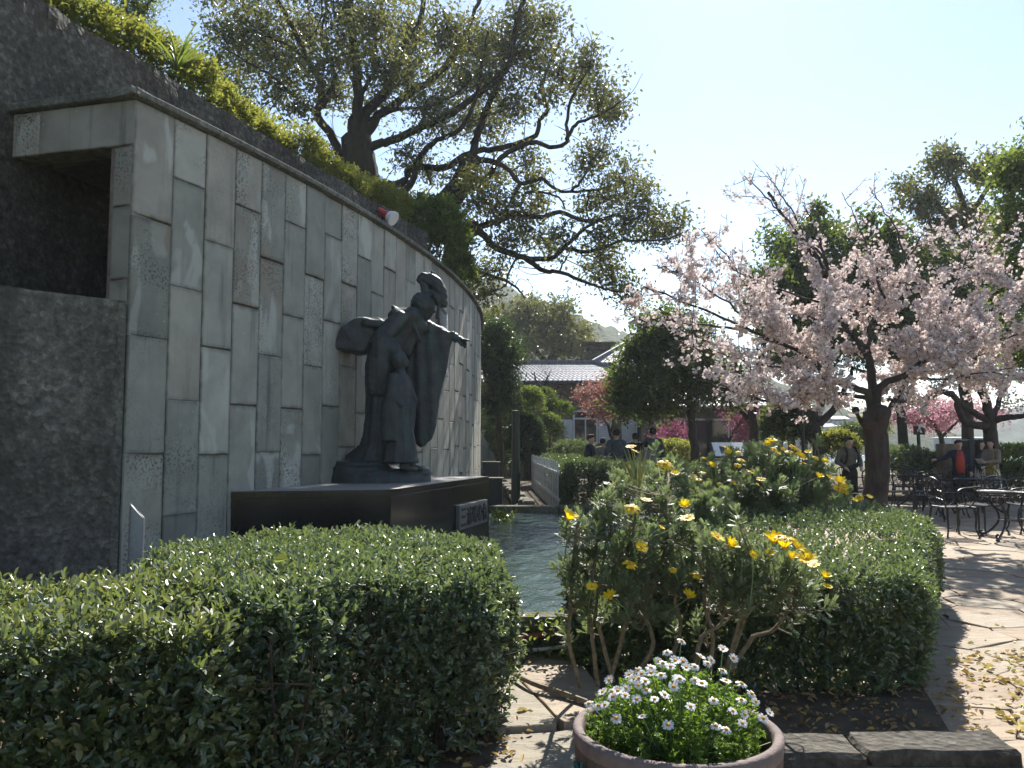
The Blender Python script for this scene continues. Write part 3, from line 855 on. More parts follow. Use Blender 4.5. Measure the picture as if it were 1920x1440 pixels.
def poly_sample(poly, n):
    "n random points in a plan polygon"
    lo, hi = poly.min(0), poly.max(0); out = []
    while sum(map(len, out)) < n:
        q = lo + rng.random((n * 2, 2)) * (hi - lo); x, y = q[:, 0], q[:, 1]; c = np.zeros(len(q), bool); j = len(poly) - 1
        for i in range(len(poly)):
            with np.errstate(divide='ignore', invalid='ignore'):
                t = ((poly[i, 1] > y) != (poly[j, 1] > y)) & (x < (poly[j, 0] - poly[i, 0]) * (y - poly[i, 1]) / (poly[j, 1] - poly[i, 1]) + poly[i, 0])
            c ^= t; j = i
        out.append(q[c])
    return np.concatenate(out)[:n]

def hedge(name, label, group, poly, ztop, zbase, leafmat, n_top, n_side, leaf=(.042, .021), sides=None, sprig=6, shape=2, seed=0., bump=.035, stems=40, under=.0, loose=None):
    """clipped hedge over a plan polygon (ccw): sprigs of leaves over its top and sides, woody stems inside.
    ztop: function of (x, y) arrays"""
    poly = np.asarray(poly, float); c0 = poly.mean(0)
    t = thing(name, label, 'hedge', (float(c0[0]), float(c0[1]), zbase), 0, group)
    O = []; Nr = []
    q = poly_sample(poly, n_top); z = ztop(q[:, 0], q[:, 1]); p = np.c_[q, z]
    p[:, 2] += fbm(p, 4.0, seed) * bump
    O.append(p); Nr.append(np.tile([0, 0, 1.0], (n_top, 1)))
    L = np.linalg.norm(np.roll(poly, -1, 0) - poly, axis=1)
    use = [i for i in range(len(poly)) if sides is None or i in sides]
    for i in use:
        a, b = poly[i], poly[(i + 1) % len(poly)]
        k = int(n_side * L[i]); u = rng.random(k); xy = a + u[:, None] * (b - a)
        zt = ztop(xy[:, 0], xy[:, 1]); v = rng.random(k) ** .85
        nrm = np.array([(b - a)[1], -(b - a)[0], 0]) / L[i]
        pz = zbase + under + v * (zt - zbase - under)
        p = np.c_[xy, pz]
        bul = fbm(p, 3.2, seed + i) * bump * 1.5 - .05 * (1 - v) ** 2
        rim = np.clip((v - .86) / .14, 0, 1)
        p[:, :2] += (nrm[:2] * (bul - rim * .06)[:, None])
        O.append(p); Nr.append(np.tile(nrm, (k, 1)) + np.c_[np.zeros((k, 2)), rim * .9])
    O = np.concatenate(O); Nr = unit(np.concatenate(Nr)); n = len(O)
    dep = rng.exponential(.05, n) - .035
    dep = np.clip(dep, -.07, .24)
    O = O - Nr * dep[:, None]
    gap = fbm(O, 7.5, seed + 3) + .5 * fbm(O, 17., seed)
    keep = (gap < .55) | (rng.random(n) < .22)
    if loose is not None: keep &= ~(loose(O) & (rng.random(n) < .8))
    O, Nr, dep = O[keep], Nr[keep], dep[keep]; n = len(O)
    T = unit(Nr * .55 + UP * .45 + rng.normal(size=(n, 3)) * .55)
    Ls = leaf[0] * rng.uniform(1.3, 2.4, n)
    # leaves set along each sprig
    A = unit(np.cross(T, rand_dirs(n))); B = np.cross(T, A)
    k = np.arange(sprig); tt = (k + 1) / sprig
    ang = k * 2.4
    rad = (np.cos(ang)[None, :, None] * A[:, None] + np.sin(ang)[None, :, None] * B[:, None])
    base = O[:, None] + T[:, None] * (Ls[:, None] * tt[None])[..., None]
    opn = (1.1 - .65 * tt)[None, :, None]
    ax = unit(T[:, None] * .8 + rad * opn + rng.normal(size=(n, sprig, 3)) * .18)
    nm = unit(T[:, None] * .7 - rad * .5 + UP * .45 + rng.normal(size=(n, sprig, 3)) * .28)
    sz = rng.uniform(.7, 1.2, (n, sprig))
    rnd = np.clip(rng.normal(.42, .2, n)[:, None] + rng.normal(0, .12, (n, sprig)) - dep[:, None] * 1.2 + .12 * tt[None] + .16 * np.clip(Nr[:, 2:3], 0, 1), 0, .955)  # young upward sprigs paler, inner ones darker: sunlit top and shade put into colour
    rnd = np.where(rng.random((n, sprig)) < .006, 1.0, rnd)
    g = Geo()
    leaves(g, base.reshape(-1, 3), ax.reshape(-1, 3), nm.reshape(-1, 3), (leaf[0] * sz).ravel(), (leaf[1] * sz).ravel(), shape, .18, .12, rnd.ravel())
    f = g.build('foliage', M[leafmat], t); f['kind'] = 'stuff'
    if stems:
        g = Geo(); q = poly_sample(poly, stems)
        e = []
        for i in use:
            a, b = poly[i], poly[(i + 1) % len(poly)]; m = int(L[i] * 9)
            w = a + rng.random(m)[:, None] * (b - a); e.append(w + unit(c0 - w) * rng.uniform(.06, .22, (m, 1)))
        q = np.concatenate([q] + e)
        for x, y in q:
            zt = float(ztop(np.array([x]), np.array([y]))[0]) - .06; k = 5
            pts = np.c_[x + np.cumsum(rng.normal(0, .035, k)), y + np.cumsum(rng.normal(0, .035, k)), np.linspace(zbase, zt, k)]
            tube(g, pts, np.linspace(.011, .003, k), 4, cap=False)
            for j in range(3):
                s_ = pts[rng.integers(1, k - 1)]; d = rand_dirs(1, .5)[0] * rng.uniform(.12, .28)
                tube(g, [s_, s_ + d * .5 + rng.normal(size=3) * .01, s_ + d], [.005, .004, .002], 3, cap=False)
        g.build('stems', M['twig'], t)['kind'] = 'stuff'
    return t

# left hedge, main block
HL = np.array([gr(530, 1110, .93)[:2] + np.array([0, -.12]), [-.66, 3.82], [-.18, 4.05], [-.07, 4.5], [-.12, 5.2], [-.34, 5.72], [-1.5, 5.75], [-2.1, 5.45], [-2.15, 4.7]])
hedge('hedge', 'dense clipped box hedge with pale glinting top in front of the bronze statue', 'clipped hedges by the pond', HL,
      lambda x, y: .845 - .10 * np.clip(x + .5, 0, 1) - .03 * np.clip(-1.2 - x, 0, 1), 0.0, 'hedge', 5200, 2700, leaf=(.036, .0185), loose=lambda O: (O[:, 0] > -.62 + .25 * np.sin(O[:, 1] * 5)) & (O[:, 2] < .34 + .1 * np.sin(O[:, 1] * 9)), sides=[0, 1, 2, 3, 4, 8], seed=1.0, stems=60)
# left hedge, nearer lower section
HL2 = np.array([[-3.3, 2.5], [-1.25, 3.05], [-.98, 3.5], [-1.2, 4.25], [-1.75, 4.75], [-2.5, 4.4], [-3.6, 3.7]])
hedge('hedge', 'looser yellowish hedge section at the far left edge below the rough wall', 'clipped hedges by the pond', HL2,
      lambda x, y: .80 - .05 * np.clip(-1.6 - x, 0, 1) + .02 * np.sin(x * 3), 0.0, 'hedge_y', 2900, 2000, leaf=(.042, .021), sides=[0, 1, 2, 3], seed=4.0, stems=30, bump=.05)
# right hedge
HR = np.array([[.40, 5.66], [1.5, 5.05], [2.2, 4.96], [2.52, 5.1], [2.8, 5.7], [4.18, 8.1], [4.6, 10.6], [4.2, 11.4], [2.4, 11.2], [1.5, 8.4], [.7, 6.3]])
hedge('hedge', 'broad dark clipped hedge beside the flagged plaza with yellow daisies growing through', 'clipped hedges by the pond', HR,
      lambda x, y: .68 + .06 * np.clip((y - 5) / 4, 0, 1) + .025 * np.sin(x * 1.9 + y), 0.02, 'lush', 5900, 2500, leaf=(.038, .0195), sides=[0, 1, 2, 3, 4], seed=7.0, stems=90)
# hedge beyond the pond
HB = np.array([[1.12, 15.65], [3.9, 15.65], [5.2, 16.6], [3.0, 17.6], [1.7, 25.0], [.95, 25.0]])
hedge('hedge', 'low box hedge behind the pond beside the white picket fence', 'clipped hedges by the pond', HB,
      lambda x, y: 1.0 + .01 * (y - 15.6), 0.1, 'hedge_far', 2500, 560, leaf=(.06, .034), sides=[0, 1, 4, 5], shape=1, seed=9.0, stems=20, bump=.03)

# broken-out sprays at the loose right-hand end of the left hedge
# ================================================================ ground litter
def scatter_litter(name, mat, poly, n, L, z=.012, label=None):
    q = poly_sample(np.asarray(poly, float), n)
    T = rand_dirs(n); T[:, 2] *= .25; Nn = unit(np.c_[rng.normal(0, .35, (n, 2)), np.ones(n)])
    g = Geo(); l = rng.uniform(*L, n)
    leaves(g, np.c_[q, np.full(n, z) + rng.random(n) * .018], T, Nn, l, l * rng.uniform(.4, .6, n), 2, .25, .25)
    o = g.build(name, M[mat]); o['kind'] = 'stuff'; return o
scatter_litter('leaf_litter', 'litter', [[.6, 4.15], [2.45, 4.1], [2.9, 5.2], [2.2, 5.4], [.6, 5.5]], 900, (.02, .055), .03)
scatter_litter('leaf_litter', 'litter', [[-.6, 3.3], [-.3, 3.3], [.1, 4.4], [.12, 5.6], [-.2, 5.6], [-.2, 4.4]], 160, (.03, .07), .01)
q1_ = [gr(a, b, 0)[:2] for a, b in [(1790, 1230), (1930, 1215), (1960, 1440), (1880, 1360), (1800, 1310)]]
scatter_litter('fallen_leaves', 'litter_y', q1_[::-1], 130, (.04, .08), .008)
scatter_litter('fallen_leaves', 'litter_y', [[2.7, 4.6], [5.0, 4.4], [5.4, 8.0], [4.2, 7.6]], 40, (.03, .06), .008)
scatter_litter('fallen_leaves', 'litter_y', [[-.3, 2.4], [1.0, 2.4], [.5, 5.6], [-.0, 5.6]], 26, (.03, .07), .035)

# rough kerb stones of the bed at the front right
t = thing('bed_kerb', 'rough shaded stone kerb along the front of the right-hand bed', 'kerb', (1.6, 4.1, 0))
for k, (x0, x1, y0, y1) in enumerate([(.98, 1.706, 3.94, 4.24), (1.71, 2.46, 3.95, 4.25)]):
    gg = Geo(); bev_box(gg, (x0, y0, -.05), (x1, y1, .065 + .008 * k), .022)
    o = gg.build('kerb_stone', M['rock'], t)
    bm = bmesh.new(); bm.from_mesh(o.data); bmesh.ops.subdivide_edges(bm, edges=bm.edges[:], cuts=3, use_grid_fill=True)
    for v in bm.verts:
        w = v.co + o.location; v.co += Vector((mnoise.noise(w * 7), mnoise.noise(w * 7 + Vector((9, 0, 0))), mnoise.noise(w * 6 + Vector((0, 9, 0))))) * .016
    bm.to_mesh(o.data); bm.free()

# pipes and the fallen stick behind the path
p0, p1 = gr(880, 1208, .16), gr(1085, 1182, .2)
t = thing('red_rail', 'thin red pipe lying low across the end of the path', 'pipe', tuple(p0))
g = Geo(); tube(g, [p0, p1], .017, 8); g.build('pipe', M['red_pipe'], t)
for k in (.22, .86):
    c = p0 + (p1 - p0) * k; g = Geo(); tube(g, [c * np.array([1, 1, 0]), c], .012, 6); g.build('post', M['red_pipe'], t)
p0, p1 = gr(940, 1222, .1), gr(1090, 1208, .12)
g = Geo(); tube(g, [p0, (p0 + p1) / 2 + np.array([0, 0, -.01]), p1], .013, 8)
tag(g.build('water_pipe', M['grey_pipe']), 'pale grey pipe lying just below the red one', 'pipe')
g = Geo(); tube(g, spline([gr(955, 1258, .07), gr(1000, 1282, .075), gr(1060, 1302, .06), gr(1118, 1324, .05)], 4), np.linspace(.014, .02, 13), 7)
tag(g.build('fallen_branch', M['stem']), 'brown stick lying across the path slabs behind the pot', 'stick')

# low ground plants along the pond's near kerb
t = thing('creeping_plant', 'small leafy creeper along the near kerb of the pond', 'plant', (.25, 5.75, 0))
n = 420; q = np.c_[rng.uniform(-.5, .75, n), rng.normal(5.76, .05, n), rng.uniform(.02, .36, n)]
g = Geo(); leaves(g, q, rand_dirs(n, .4), rand_dirs(n, 1.2), rng.uniform(.03, .06, n), rng.uniform(.02, .04, n), 2, .15, .1)
o = g.build('foliage', M['bright'], t); o['kind'] = 'stuff'
t = thing('water_weed', 'small bright green weed growing at the far kerb in the pond water', 'plant', tuple(gr(943, 975, .25)))
c = gr(943, 975, .25); n = 90; q = c + rng.normal(0, .07, (n, 3)) * np.array([1.4, .6, 1]); q[:, 2] = np.abs(q[:, 2] - c[2]) + c[2]
g = Geo(); leaves(g, q, rand_dirs(n, .8), rand_dirs(n, .6), rng.uniform(.06, .12, n), .04, 2)
o = g.build('foliage', M['bright'], t)
# the orange leaf lying on the hedge and long strap leaf at its front
c = gr(514, 1049, .97); g = Geo(); leaves(g, [c], [[.8, -.3, .2]], [[0, -.6, .8]], .075, .06, 2, .1, .2, np.array([.93])); tag(g.build('fallen_orange_leaf', M['litter_y']), 'single orange leaf lying on top of the left hedge', 'leaf')
# one arching yellow-green blade in front of the left hedge
bp = spline([at(205, 1470, 3.0), at(190, 1400, 2.95), at(186, 1360, 2.92), at(198, 1330, 2.88), at(210, 1322, 2.84)], 4); nb = len(bp)
bw = np.interp(np.linspace(0, 1, nb), [0, .5, .85, 1], [.012, .014, .010, .001]); sdv = np.array([.96, -.2, .1])
g = Geo(); g.add(np.stack([bp - sdv * bw[:, None], bp + np.array([0, .004, 0]), bp + sdv * bw[:, None]], 1).reshape(-1, 3), np.concatenate([np.arange(nb - 1)[:, None] * 3 + np.array([[0, 1, 4, 3]]), np.arange(nb - 1)[:, None] * 3 + np.array([[1, 2, 5, 4]])]))
tag(g.build('grass_blade', M['bright']), 'single arching yellow-green blade in front of the left hedge near the bottom edge', 'grass blade')
# ================================================================ flowers
def flower_mesh(name, R, npet, wid, mat, cup=.12, seed=0, droop=0.0):
    r = np.random.default_rng(seed); g = Geo()
    a = np.arange(npet) * 2 * math.pi / npet + r.normal(0, .09, npet)
    for k, an in enumerate(a):
        d = np.array([math.cos(an), math.sin(an), 0]); s = np.array([-math.sin(an), math.cos(an), 0])
        l = R * r.uniform(.88, 1.08); w = wid * r.uniform(.85, 1.1); h = cup * l + r.normal(0, .05) * R
        z = np.array([0, 0, 1.0])
        v = [d * R * .12 - s * w * .22, d * R * .12 + s * w * .22, d * l * .6 + s * w * .5 + z * h * .8, d * l * .95 + s * w * .3 + z * (h - droop * l),
             d * l * .95 - s * w * .3 + z * (h - droop * l), d * l * .6 - s * w * .5 + z * h * .8]
        g.add(v, [np.array([[0, 1, 2, 5], [5, 2, 3, 4]])], r.random())
    return g.mesh(name, mat)
def disc_mesh(name, r0, h, mat):
    g = Geo(); lathe(g, [(r0 * .8, -h * .5), (r0, 0), (r0 * .75, h * .55), (.0001, h * .75)], 10); return g.mesh(name, mat, True)
YM = [flower_mesh('flower', 1.0, n_, w_, M['petal_y'], c_, s_, d_) for n_, w_, c_, s_, d_ in [(13, .36, .12, 1, .0), (12, .38, .35, 2, .0), (13, .34, -.05, 3, .12), (11, .42, .7, 4, -.1)]]
YD = disc_mesh('disc', .27, .2, M['disc_y'])
WM = [flower_mesh('flower', 1.0, n_, w_, M['petal_w'], c_, s_, d_) for n_, w_, c_, s_, d_ in [(17, .30, .06, 11, .05), (15, .32, .2, 12, .0), (19, .27, -.08, 13, .12)]]
WD = disc_mesh('disc', .36, .34, M['disc_y'])
def put_flower(parent, p, R, face, meshes, disc, k=None):
    k = rng.integers(len(meshes)) if k is None else k
    f = bpy.data.objects.new('flower', meshes[k]); link(f); f.parent = parent
    q = Vector(face).to_track_quat('Z', 'Y')
    off = Vector(p) - Vector(world_loc(parent))
    f.matrix_local = Matrix.Translation(off) @ q.to_matrix().to_4x4() @ Matrix.Rotation(rng.random() * 6.28, 4, 'Z') @ Matrix.Scale(R, 4)
    d = bpy.data.objects.new('disc', disc); link(d); d.parent = f
    return f

def rosettes(g, C, axis, n_leaf, L, r):
    "feathery rosettes: each leaf a midrib with narrow lobes"
    n = len(C); A = unit(axis)
    e1 = unit(np.cross(A, rand_dirs(n))); e2 = np.cross(A, e1)
    k = np.arange(n_leaf); ang = k * 2.4; tt = k / n_leaf
    rad = np.cos(ang)[None, :, None] * e1[:, None] + np.sin(ang)[None, :, None] * e2[:, None]
    ax = unit(A[:, None] * (0.25 + 1.1 * tt)[None, :, None] + rad * (1.15 - .75 * tt)[None, :, None] + rng.normal(size=(n, n_leaf, 3)) * .16)
    base = C[:, None] + A[:, None] * (r * (tt - .6))[None, :, None]
    ll = (L * rng.uniform(.7, 1.15, (n, n_leaf)))
    nm = unit(A[:, None] - rad * .5 + rng.normal(size=ax.shape) * .2)
    rr = np.clip(rng.normal(.45, .2, (n, 1)) + .3 * tt[None] + rng.normal(0, .08, (n, n_leaf)), 0, 1)
    B = base.reshape(-1, 3); X = ax.reshape(-1, 3); N_ = nm.reshape(-1, 3); l = ll.ravel(); R1 = rr.ravel()
    leaves(g, B, X, N_, l, l * .2, 1, .0, .06, R1)
    S = np.cross(X, N_)
    for f, lf in ((.35, .38), (.55, .42), (.75, .34)):
        for sg in (-1, 1):
            leaves(g, B + X * (l * f)[:, None], unit(X * .8 + S * sg * .65), N_, l * lf, l * .13, 1, 0, .05, R1)

def euryops(label, loc, stems, clumps, flowers, nbud=10, leafL=.07, per=15, ros=None):
    t = thing('yellow_daisy_bush', label, 'flower bush', loc, 0, 'yellow daisy bushes around the right hedge')
    g = Geo(); tips = []
    for st in stems:
        pts = spline(np.array(st), 4); n = len(pts)
        pts = pts + np.cumsum(rng.normal(0, .0035, pts.shape), 0)
        gg = Geo(); tube(gg, pts, np.linspace(.015, .007, n), 6); gg.build('stem', M['stem'], t); tips.append(pts[-1])
        for k in range(4):
            s_ = pts[rng.integers(n // 3, n)]; d = rand_dirs(1, .9)[0]; l = rng.uniform(.08, .2)
            e = s_ + d * l + np.array([0, 0, .05]); tube(g, spline([s_, s_ + d * l * .5 + rng.normal(size=3) * .02, e], 3), [.007, .006, .006, .005, .005, .004, .004], 5); tips.append(e)
    C = [np.array(tips)]
    for c, rx, ry, rz, k in clumps:
        d = rng.normal(size=(k, 3)); d = unit(d) * rng.random((k, 1)) ** .45
        C.append((np.array(c) + d * np.array([rx, ry, rz]))[:max(3, int(k * .9))])
    C = np.concatenate(C); n = len(C)
    ctr = C.mean(0)
    # a thin woody twig leads to every rosette from the nearest stem
    V = np.concatenate([np.asarray(spline(np.array(s_), 4)) for s_ in stems])
    for c in C:
        lower = V[V[:, 2] < c[2] - .01]
        if len(lower) == 0: continue
        b = lower[np.argmin(((lower - c) ** 2).sum(1))]; m = (b + c) / 2 + np.array([0, 0, -.04]) + rng.normal(size=3) * .02
        tube(g, spline([b, m, c], 3), np.linspace(.006, .003, 7), 4, cap=False)
    g.build('twigs', M['stem'], t)['kind'] = 'stuff'
    g = Geo(); A = unit(UP * .75 + (C - ctr) * .9 + rng.normal(size=(n, 3)) * .25)
    rosettes(g, C, A, per, leafL, .09)
    o = g.build('foliage', M['euryops'], t); o['kind'] = 'stuff'
    gs = Geo()
    for (p, R, k) in flowers:
        R = R * rng.uniform(.78, .95); p = np.array(p); f = unit(np.array([rng.normal(0, .35), rng.normal(-.5, .3), 1.0]))
        put_flower(t, p, R, f, YM, YD, k)
        b = C[np.argmin(((C - p) ** 2 * np.array([5, 3, 1])).sum(1) + 5 * np.clip(C[:, 2] - p[2] + .03, 0, 1))]
        tube(gs, spline([b, (b + p) / 2 + rng.normal(size=3) * .012, p - f * R * .1], 3), .0028, 4, cap=False)
    for k in range(nbud):
        b = C[rng.integers(n)]; p = b + np.array([rng.normal(0, .03), rng.normal(0, .03), rng.uniform(.1, .2)])
        tube(gs, [b, p], .0028, 4, cap=False); lathe(gs, [(.001, -.01), (.011, 0), (.009, .009), (.001, .012)], 7, p)
    gs.build('flower_stalks', M['gstem'], t)['kind'] = 'stuff'
    return t

# front-left bush
st = lambda Y0, Y1, *pp: [at(a, b, Y0 + (Y1 - Y0) * i / (len(pp) - 1)) for i, (a, b) in enumerate(pp)]
stemsA = [st(4.95, 4.65, (1088, 1290), (1066, 1205), (1070, 1120), (1072, 1050), (1080, 985)),
          st(4.98, 4.7, (1122, 1285), (1112, 1200), (1112, 1110), (1118, 1040)),
          st(5.0, 4.6, (1140, 1285), (1165, 1190), (1180, 1110), (1178, 1040), (1187, 965)),
          st(5.0, 4.75, (1150, 1278), (1128, 1190), (1120, 1120), (1140, 1010)),
          st(5.0, 4.8, (1200, 1258), (1222, 1205), (1208, 1150), (1228, 1085), (1250, 1000), (1245, 930)),
          st(5.0, 4.7, (1255, 1248), (1276, 1175), (1268, 1120), (1290, 1060))]
gp_ = lambda L_, Y: [(at(a, b, Y + rng.normal(0, .12)), R, None) for a, b, R in L_]
clA = []
for (px, py, rx, ry, Y, k) in [(1090, 1000, 38, 30, 4.7, 12), (1085, 1070, 40, 40, 4.7, 14), (1140, 955, 45, 35, 4.8, 12), (1185, 1010, 55, 55, 4.7, 24), (1165, 1090, 60, 45, 4.65, 16),
                               (1215, 930, 60, 40, 5.2, 16), (1235, 880, 50, 35, 5.6, 14), (1265, 1000, 55, 50, 4.8, 18), (1240, 1085, 60, 40, 4.7, 15), (1120, 1130, 45, 30, 4.7, 9), (1200, 1140, 60, 25, 4.6, 7), (1290, 1060, 40, 40, 4.8, 10), (1150, 905, 25, 30, 5.2, 6)]:
    c = at(px, py, Y); clA.append((c, rx / 1500 * Y, .17, ry / 1500 * Y, k))
flA = gp_([(1065, 973, .056), (1185, 952, .056), (1212, 938, .04), (1145, 1122, .05), (1110, 1100, .04), (1203, 1026, .045), (1182, 1057, .052), (1288, 972, .05), (1283, 950, .04), (1240, 990, .028), (1306, 1078, .05), (1291, 1120, .048), (1262, 1068, .03)], 4.4)
flA += gp_([(1247, 870, .066), (1266, 888, .038), (1183, 838, .05), (1190, 846, .04)], 5.4)
euryops('bushy yellow daisy with bare crooked stems at the edge of the pond', (float(at(1140, 1285, 5)[0]), 5.0, 0.02), stemsA, clA, flA, 16)
# front-right bush
stemsB = [st(4.75, 4.5, (1300, 1262), (1312, 1195), (1345, 1172), (1352, 1110)), st(4.78, 4.5, (1362, 1250), (1388, 1150), (1402, 1085), (1405, 1040)),
          st(4.8, 4.4, (1368, 1248), (1402, 1165), (1442, 1110), (1475, 1075)), st(4.8, 4.4, (1372, 1250), (1412, 1195), (1445, 1184), (1478, 1140), (1505, 1090)),
          st(4.78, 4.6, (1330, 1255), (1335, 1190), (1322, 1130), (1330, 1080))]
clB = []
for (px, py, rx, ry, Y, k) in [(1340, 1050, 50, 40, 4.5, 17), (1400, 1060, 50, 45, 4.45, 18), (1450, 1075, 45, 40, 4.4, 16), (1495, 1100, 38, 38, 4.4, 14), (1360, 1110, 55, 35, 4.45, 14), (1430, 1130, 50, 28, 4.4, 12), (1315, 1020, 35, 35, 4.7, 9), (1525, 1130, 22, 20, 4.4, 4)]:
    c = at(px, py, Y); clB.append((c, rx / 1500 * Y, .15, ry / 1500 * Y, k))
flB = gp_([(1345, 1007, .05), (1368, 1023, .05), (1413, 1040, .033), (1450, 1016, .068), (1470, 1027, .055), (1494, 1026, .052), (1478, 1007, .045), (1442, 1041, .032), (1483, 1046, .035), (1512, 1050, .062), (1526, 1060, .04), (1546, 1082, .034), (1551, 1101, .036), (1461, 1006, .04)], 4.2)
euryops('leaning yellow daisy bush in front of the right hedge behind the white daisies', (float(at(1350, 1250, 4.78)[0]), 4.78, 0.02), stemsB, clB, flB, 10)
# rear bush
stemsC = [st(8.6, 8.6, (1330, 985), (1320, 930), (1340, 880)), st(8.8, 8.8, (1420, 985), (1430, 920), (1440, 850)), st(8.8, 9.0, (1500, 985), (1510, 930), (1530, 870)), st(8.2, 8.0, (1300, 1000), (1290, 950), (1280, 910)), st(8.8, 9.0, (1380, 985), (1375, 930), (1385, 880))]
clC = []
for (px, py, rx, ry, Y, k) in [(1320, 945, 55, 40, 7.6, 30), (1350, 905, 60, 35, 8.6, 34), (1420, 880, 70, 40, 9.2, 44), (1480, 890, 70, 40, 9.2, 44), (1530, 900, 45, 35, 9.2, 24), (1400, 925, 90, 30, 8.6, 40), (1470, 935, 80, 25, 8.8, 30), (1290, 905, 35, 30, 8.4, 14), (1430, 852, 45, 20, 9.4, 14), (1560, 925, 30, 18, 9.0, 8)]:
    c = at(px, py, Y); clC.append((c, rx / 1500 * Y, .4, ry / 1500 * Y, k))
flC = gp_([(1284, 920, .075), (1298, 894, .06), (1310, 898, .055), (1318, 885, .05), (1340, 876, .045), (1362, 838, .06), (1366, 850, .05), (1352, 930, .05), (1352, 909, .05), (1408, 884, .06), (1427, 899, .062), (1447, 827, .06), (1452, 842, .05), (1480, 846, .06),
           (1488, 838, .06), (1500, 856, .07), (1507, 860, .05), (1530, 858, .045), (1547, 865, .045), (1535, 895, .05), (1555, 896, .05), (1390, 862, .05), (1384, 872, .05), (1385, 848, .04), (1305, 927, .04), (1330, 900, .035), (1460, 850, .04), (1495, 843, .05),
           (1420, 908, .03), (1375, 905, .04), (1320, 860, .04), (1333, 872, .035), (1505, 868, .05), (1440, 832, .05), (1515, 848, .045), (1468, 842, .04), (1360, 945, .045)], 8.1)
flC += gp_([(1574, 905, .07), (1582, 915, .07), (1570, 916, .07), (1578, 908, .06), (1585, 922, .05), (1612, 932, .05), (1631, 931, .05), (1603, 937, .04)], 8.7)
euryops('wide yellow daisy bush full of blooms behind the right hedge', (float(at(1420, 985, 8.8)[0]), 8.8, 0.02), stemsC, clC, flC, 24, .10, 20)

# ---------------------------------------------------------------- pot of white daisies
PC = np.array([.552, 2.77]); PR = .345; PZT = .60
t = thing('flower_pot', 'large round terracotta pot with worn pale rim on the path', 'pot', (PC[0], PC[1], .03))
g = Geo()
lathe(g, [(.0001, .03), (PR * .86, .03), (PR * .9, .06), (PR * .985, .5), (PR * .995, PZT - .045)], 48, (PC[0], PC[1], 0))
lathe(g, [(PR - .036, PZT - .04), (PR - .04, .5), (PR - .09, .1)], 48, (PC[0], PC[1], 0))
g.build('body', M['pot'], t, True)
g = Geo()
lathe(g, [(PR * .994, PZT - .05), (PR + .002, PZT - .02), (PR, PZT - .006), (PR - .008, PZT), (PR - .026, PZT - .001), (PR - .033, PZT - .01), (PR - .036, PZT - .05)], 64, (PC[0], PC[1], 0))
g.build('rim', M['pot_rim'], t, True)
g = Geo(); lathe(g, [(PR - .05, .5), (.2, .52), (.0001, .53)], 32, (PC[0], PC[1], 0)); g.build('soil', M['soil'], t, True)
g = Geo(); a0 = math.radians(197)
for k in range(3):
    a = np.linspace(a0 - .16 + k * .02, a0 + .16 + .05 * k, 9)
    tube(g, np.c_[PC[0] + (PR + .004) * np.cos(a), PC[1] + (PR + .004) * np.sin(a), .50 - .012 * k + np.sin(a * 40) * .004], .007, 5)
pk = np.array([PC[0] + (PR + .012) * math.cos(a0 + .1), PC[1] + (PR + .012) * math.sin(a0 + .1), .5])
for k in range(6):
    d = np.array([rng.normal(0, .02), -.012, rng.uniform(-.09, .05)]); tube(g, [pk, pk + d * .6, pk + d], [.006, .005, .003], 5)
tag(g.build('teal_cord', M['teal']), 'frayed teal cord knotted round the side of the big pot', 'cord')

t = thing('white_daisy_plant', 'clump of white daisies with yellow centres filling the big pot', 'flower plant', (PC[0], PC[1], .52))
DC = np.array([PC[0] + .0, PC[1] + .02, .53]); DR = np.array([.335, .32, .28])
WF = [(1010, 168), (1300, 240), (890, 268), (1155, 288), (1380, 315), (930, 345), (1000, 330), (1180, 355), (850, 350), (820, 340), (1240, 320), (750, 385), (585, 430), (665, 405), (690, 435), (760, 435), (840, 425), (950, 465),
      (1090, 385), (1040, 390), (1100, 485), (1340, 480), (1465, 505), (1165, 520), (425, 480), (650, 460), (720, 545), (620, 490), (650, 510), (565, 535), (950, 535), (985, 485), (380, 585), (440, 565), (465, 628), (500, 580),
      (390, 655), (350, 685), (285, 665), (560, 600), (645, 620), (870, 610), (780, 630), (1245, 650), (1065, 685), (1525, 605), (1460, 632), (1555, 650), (1680, 735), (1645, 790), (1490, 735), (1395, 730), (1475, 820),
      (1350, 845), (1265, 845), (905, 815), (675, 748), (485, 778), (905, 380), (1330, 405), (700, 480), (600, 465)]
gs = Geo(); heads = []
for k, (zx, zy) in enumerate(WF):
    px, py = zx / 4.174 + 1040, zy / 4.174 + 1160
    r = ray(px, py); o_ = (ORG - DC) / DR; d_ = r / DR
    a, b, c = d_ @ d_, 2 * o_ @ d_, o_ @ o_ - 1.0
    disc = b * b - 4 * a * c
    tt = (-b - math.sqrt(disc)) / (2 * a) if disc > 0 else -b / (2 * a)
    p = ORG + r * tt + rng.normal(size=3) * .004
    nf = unit(np.array([(p[0] - DC[0]) * 1.1, (p[1] - DC[1]) * .5 - .45, .85]) + rng.normal(0, .16, 3))
    put_flower(t, p, rng.uniform(.0155, .021), nf, WM, WD); heads.append(p)
    b0 = np.array([DC[0] + (p[0] - DC[0]) * .55, DC[1] + (p[1] - DC[1]) * .55, .54])
    tube(gs, spline([b0, (b0 + p) / 2 + rng.normal(size=3) * .012, p - nf * .003], 3), .0016, 4, cap=False)
n = 560; d = unit(rng.normal(size=(n, 3))); d[:, 2] = np.abs(d[:, 2]); rr = rng.random((n, 1)) ** .35
S1 = DC + d * DR * rr * np.array([1.0, 1.0, .88]); 
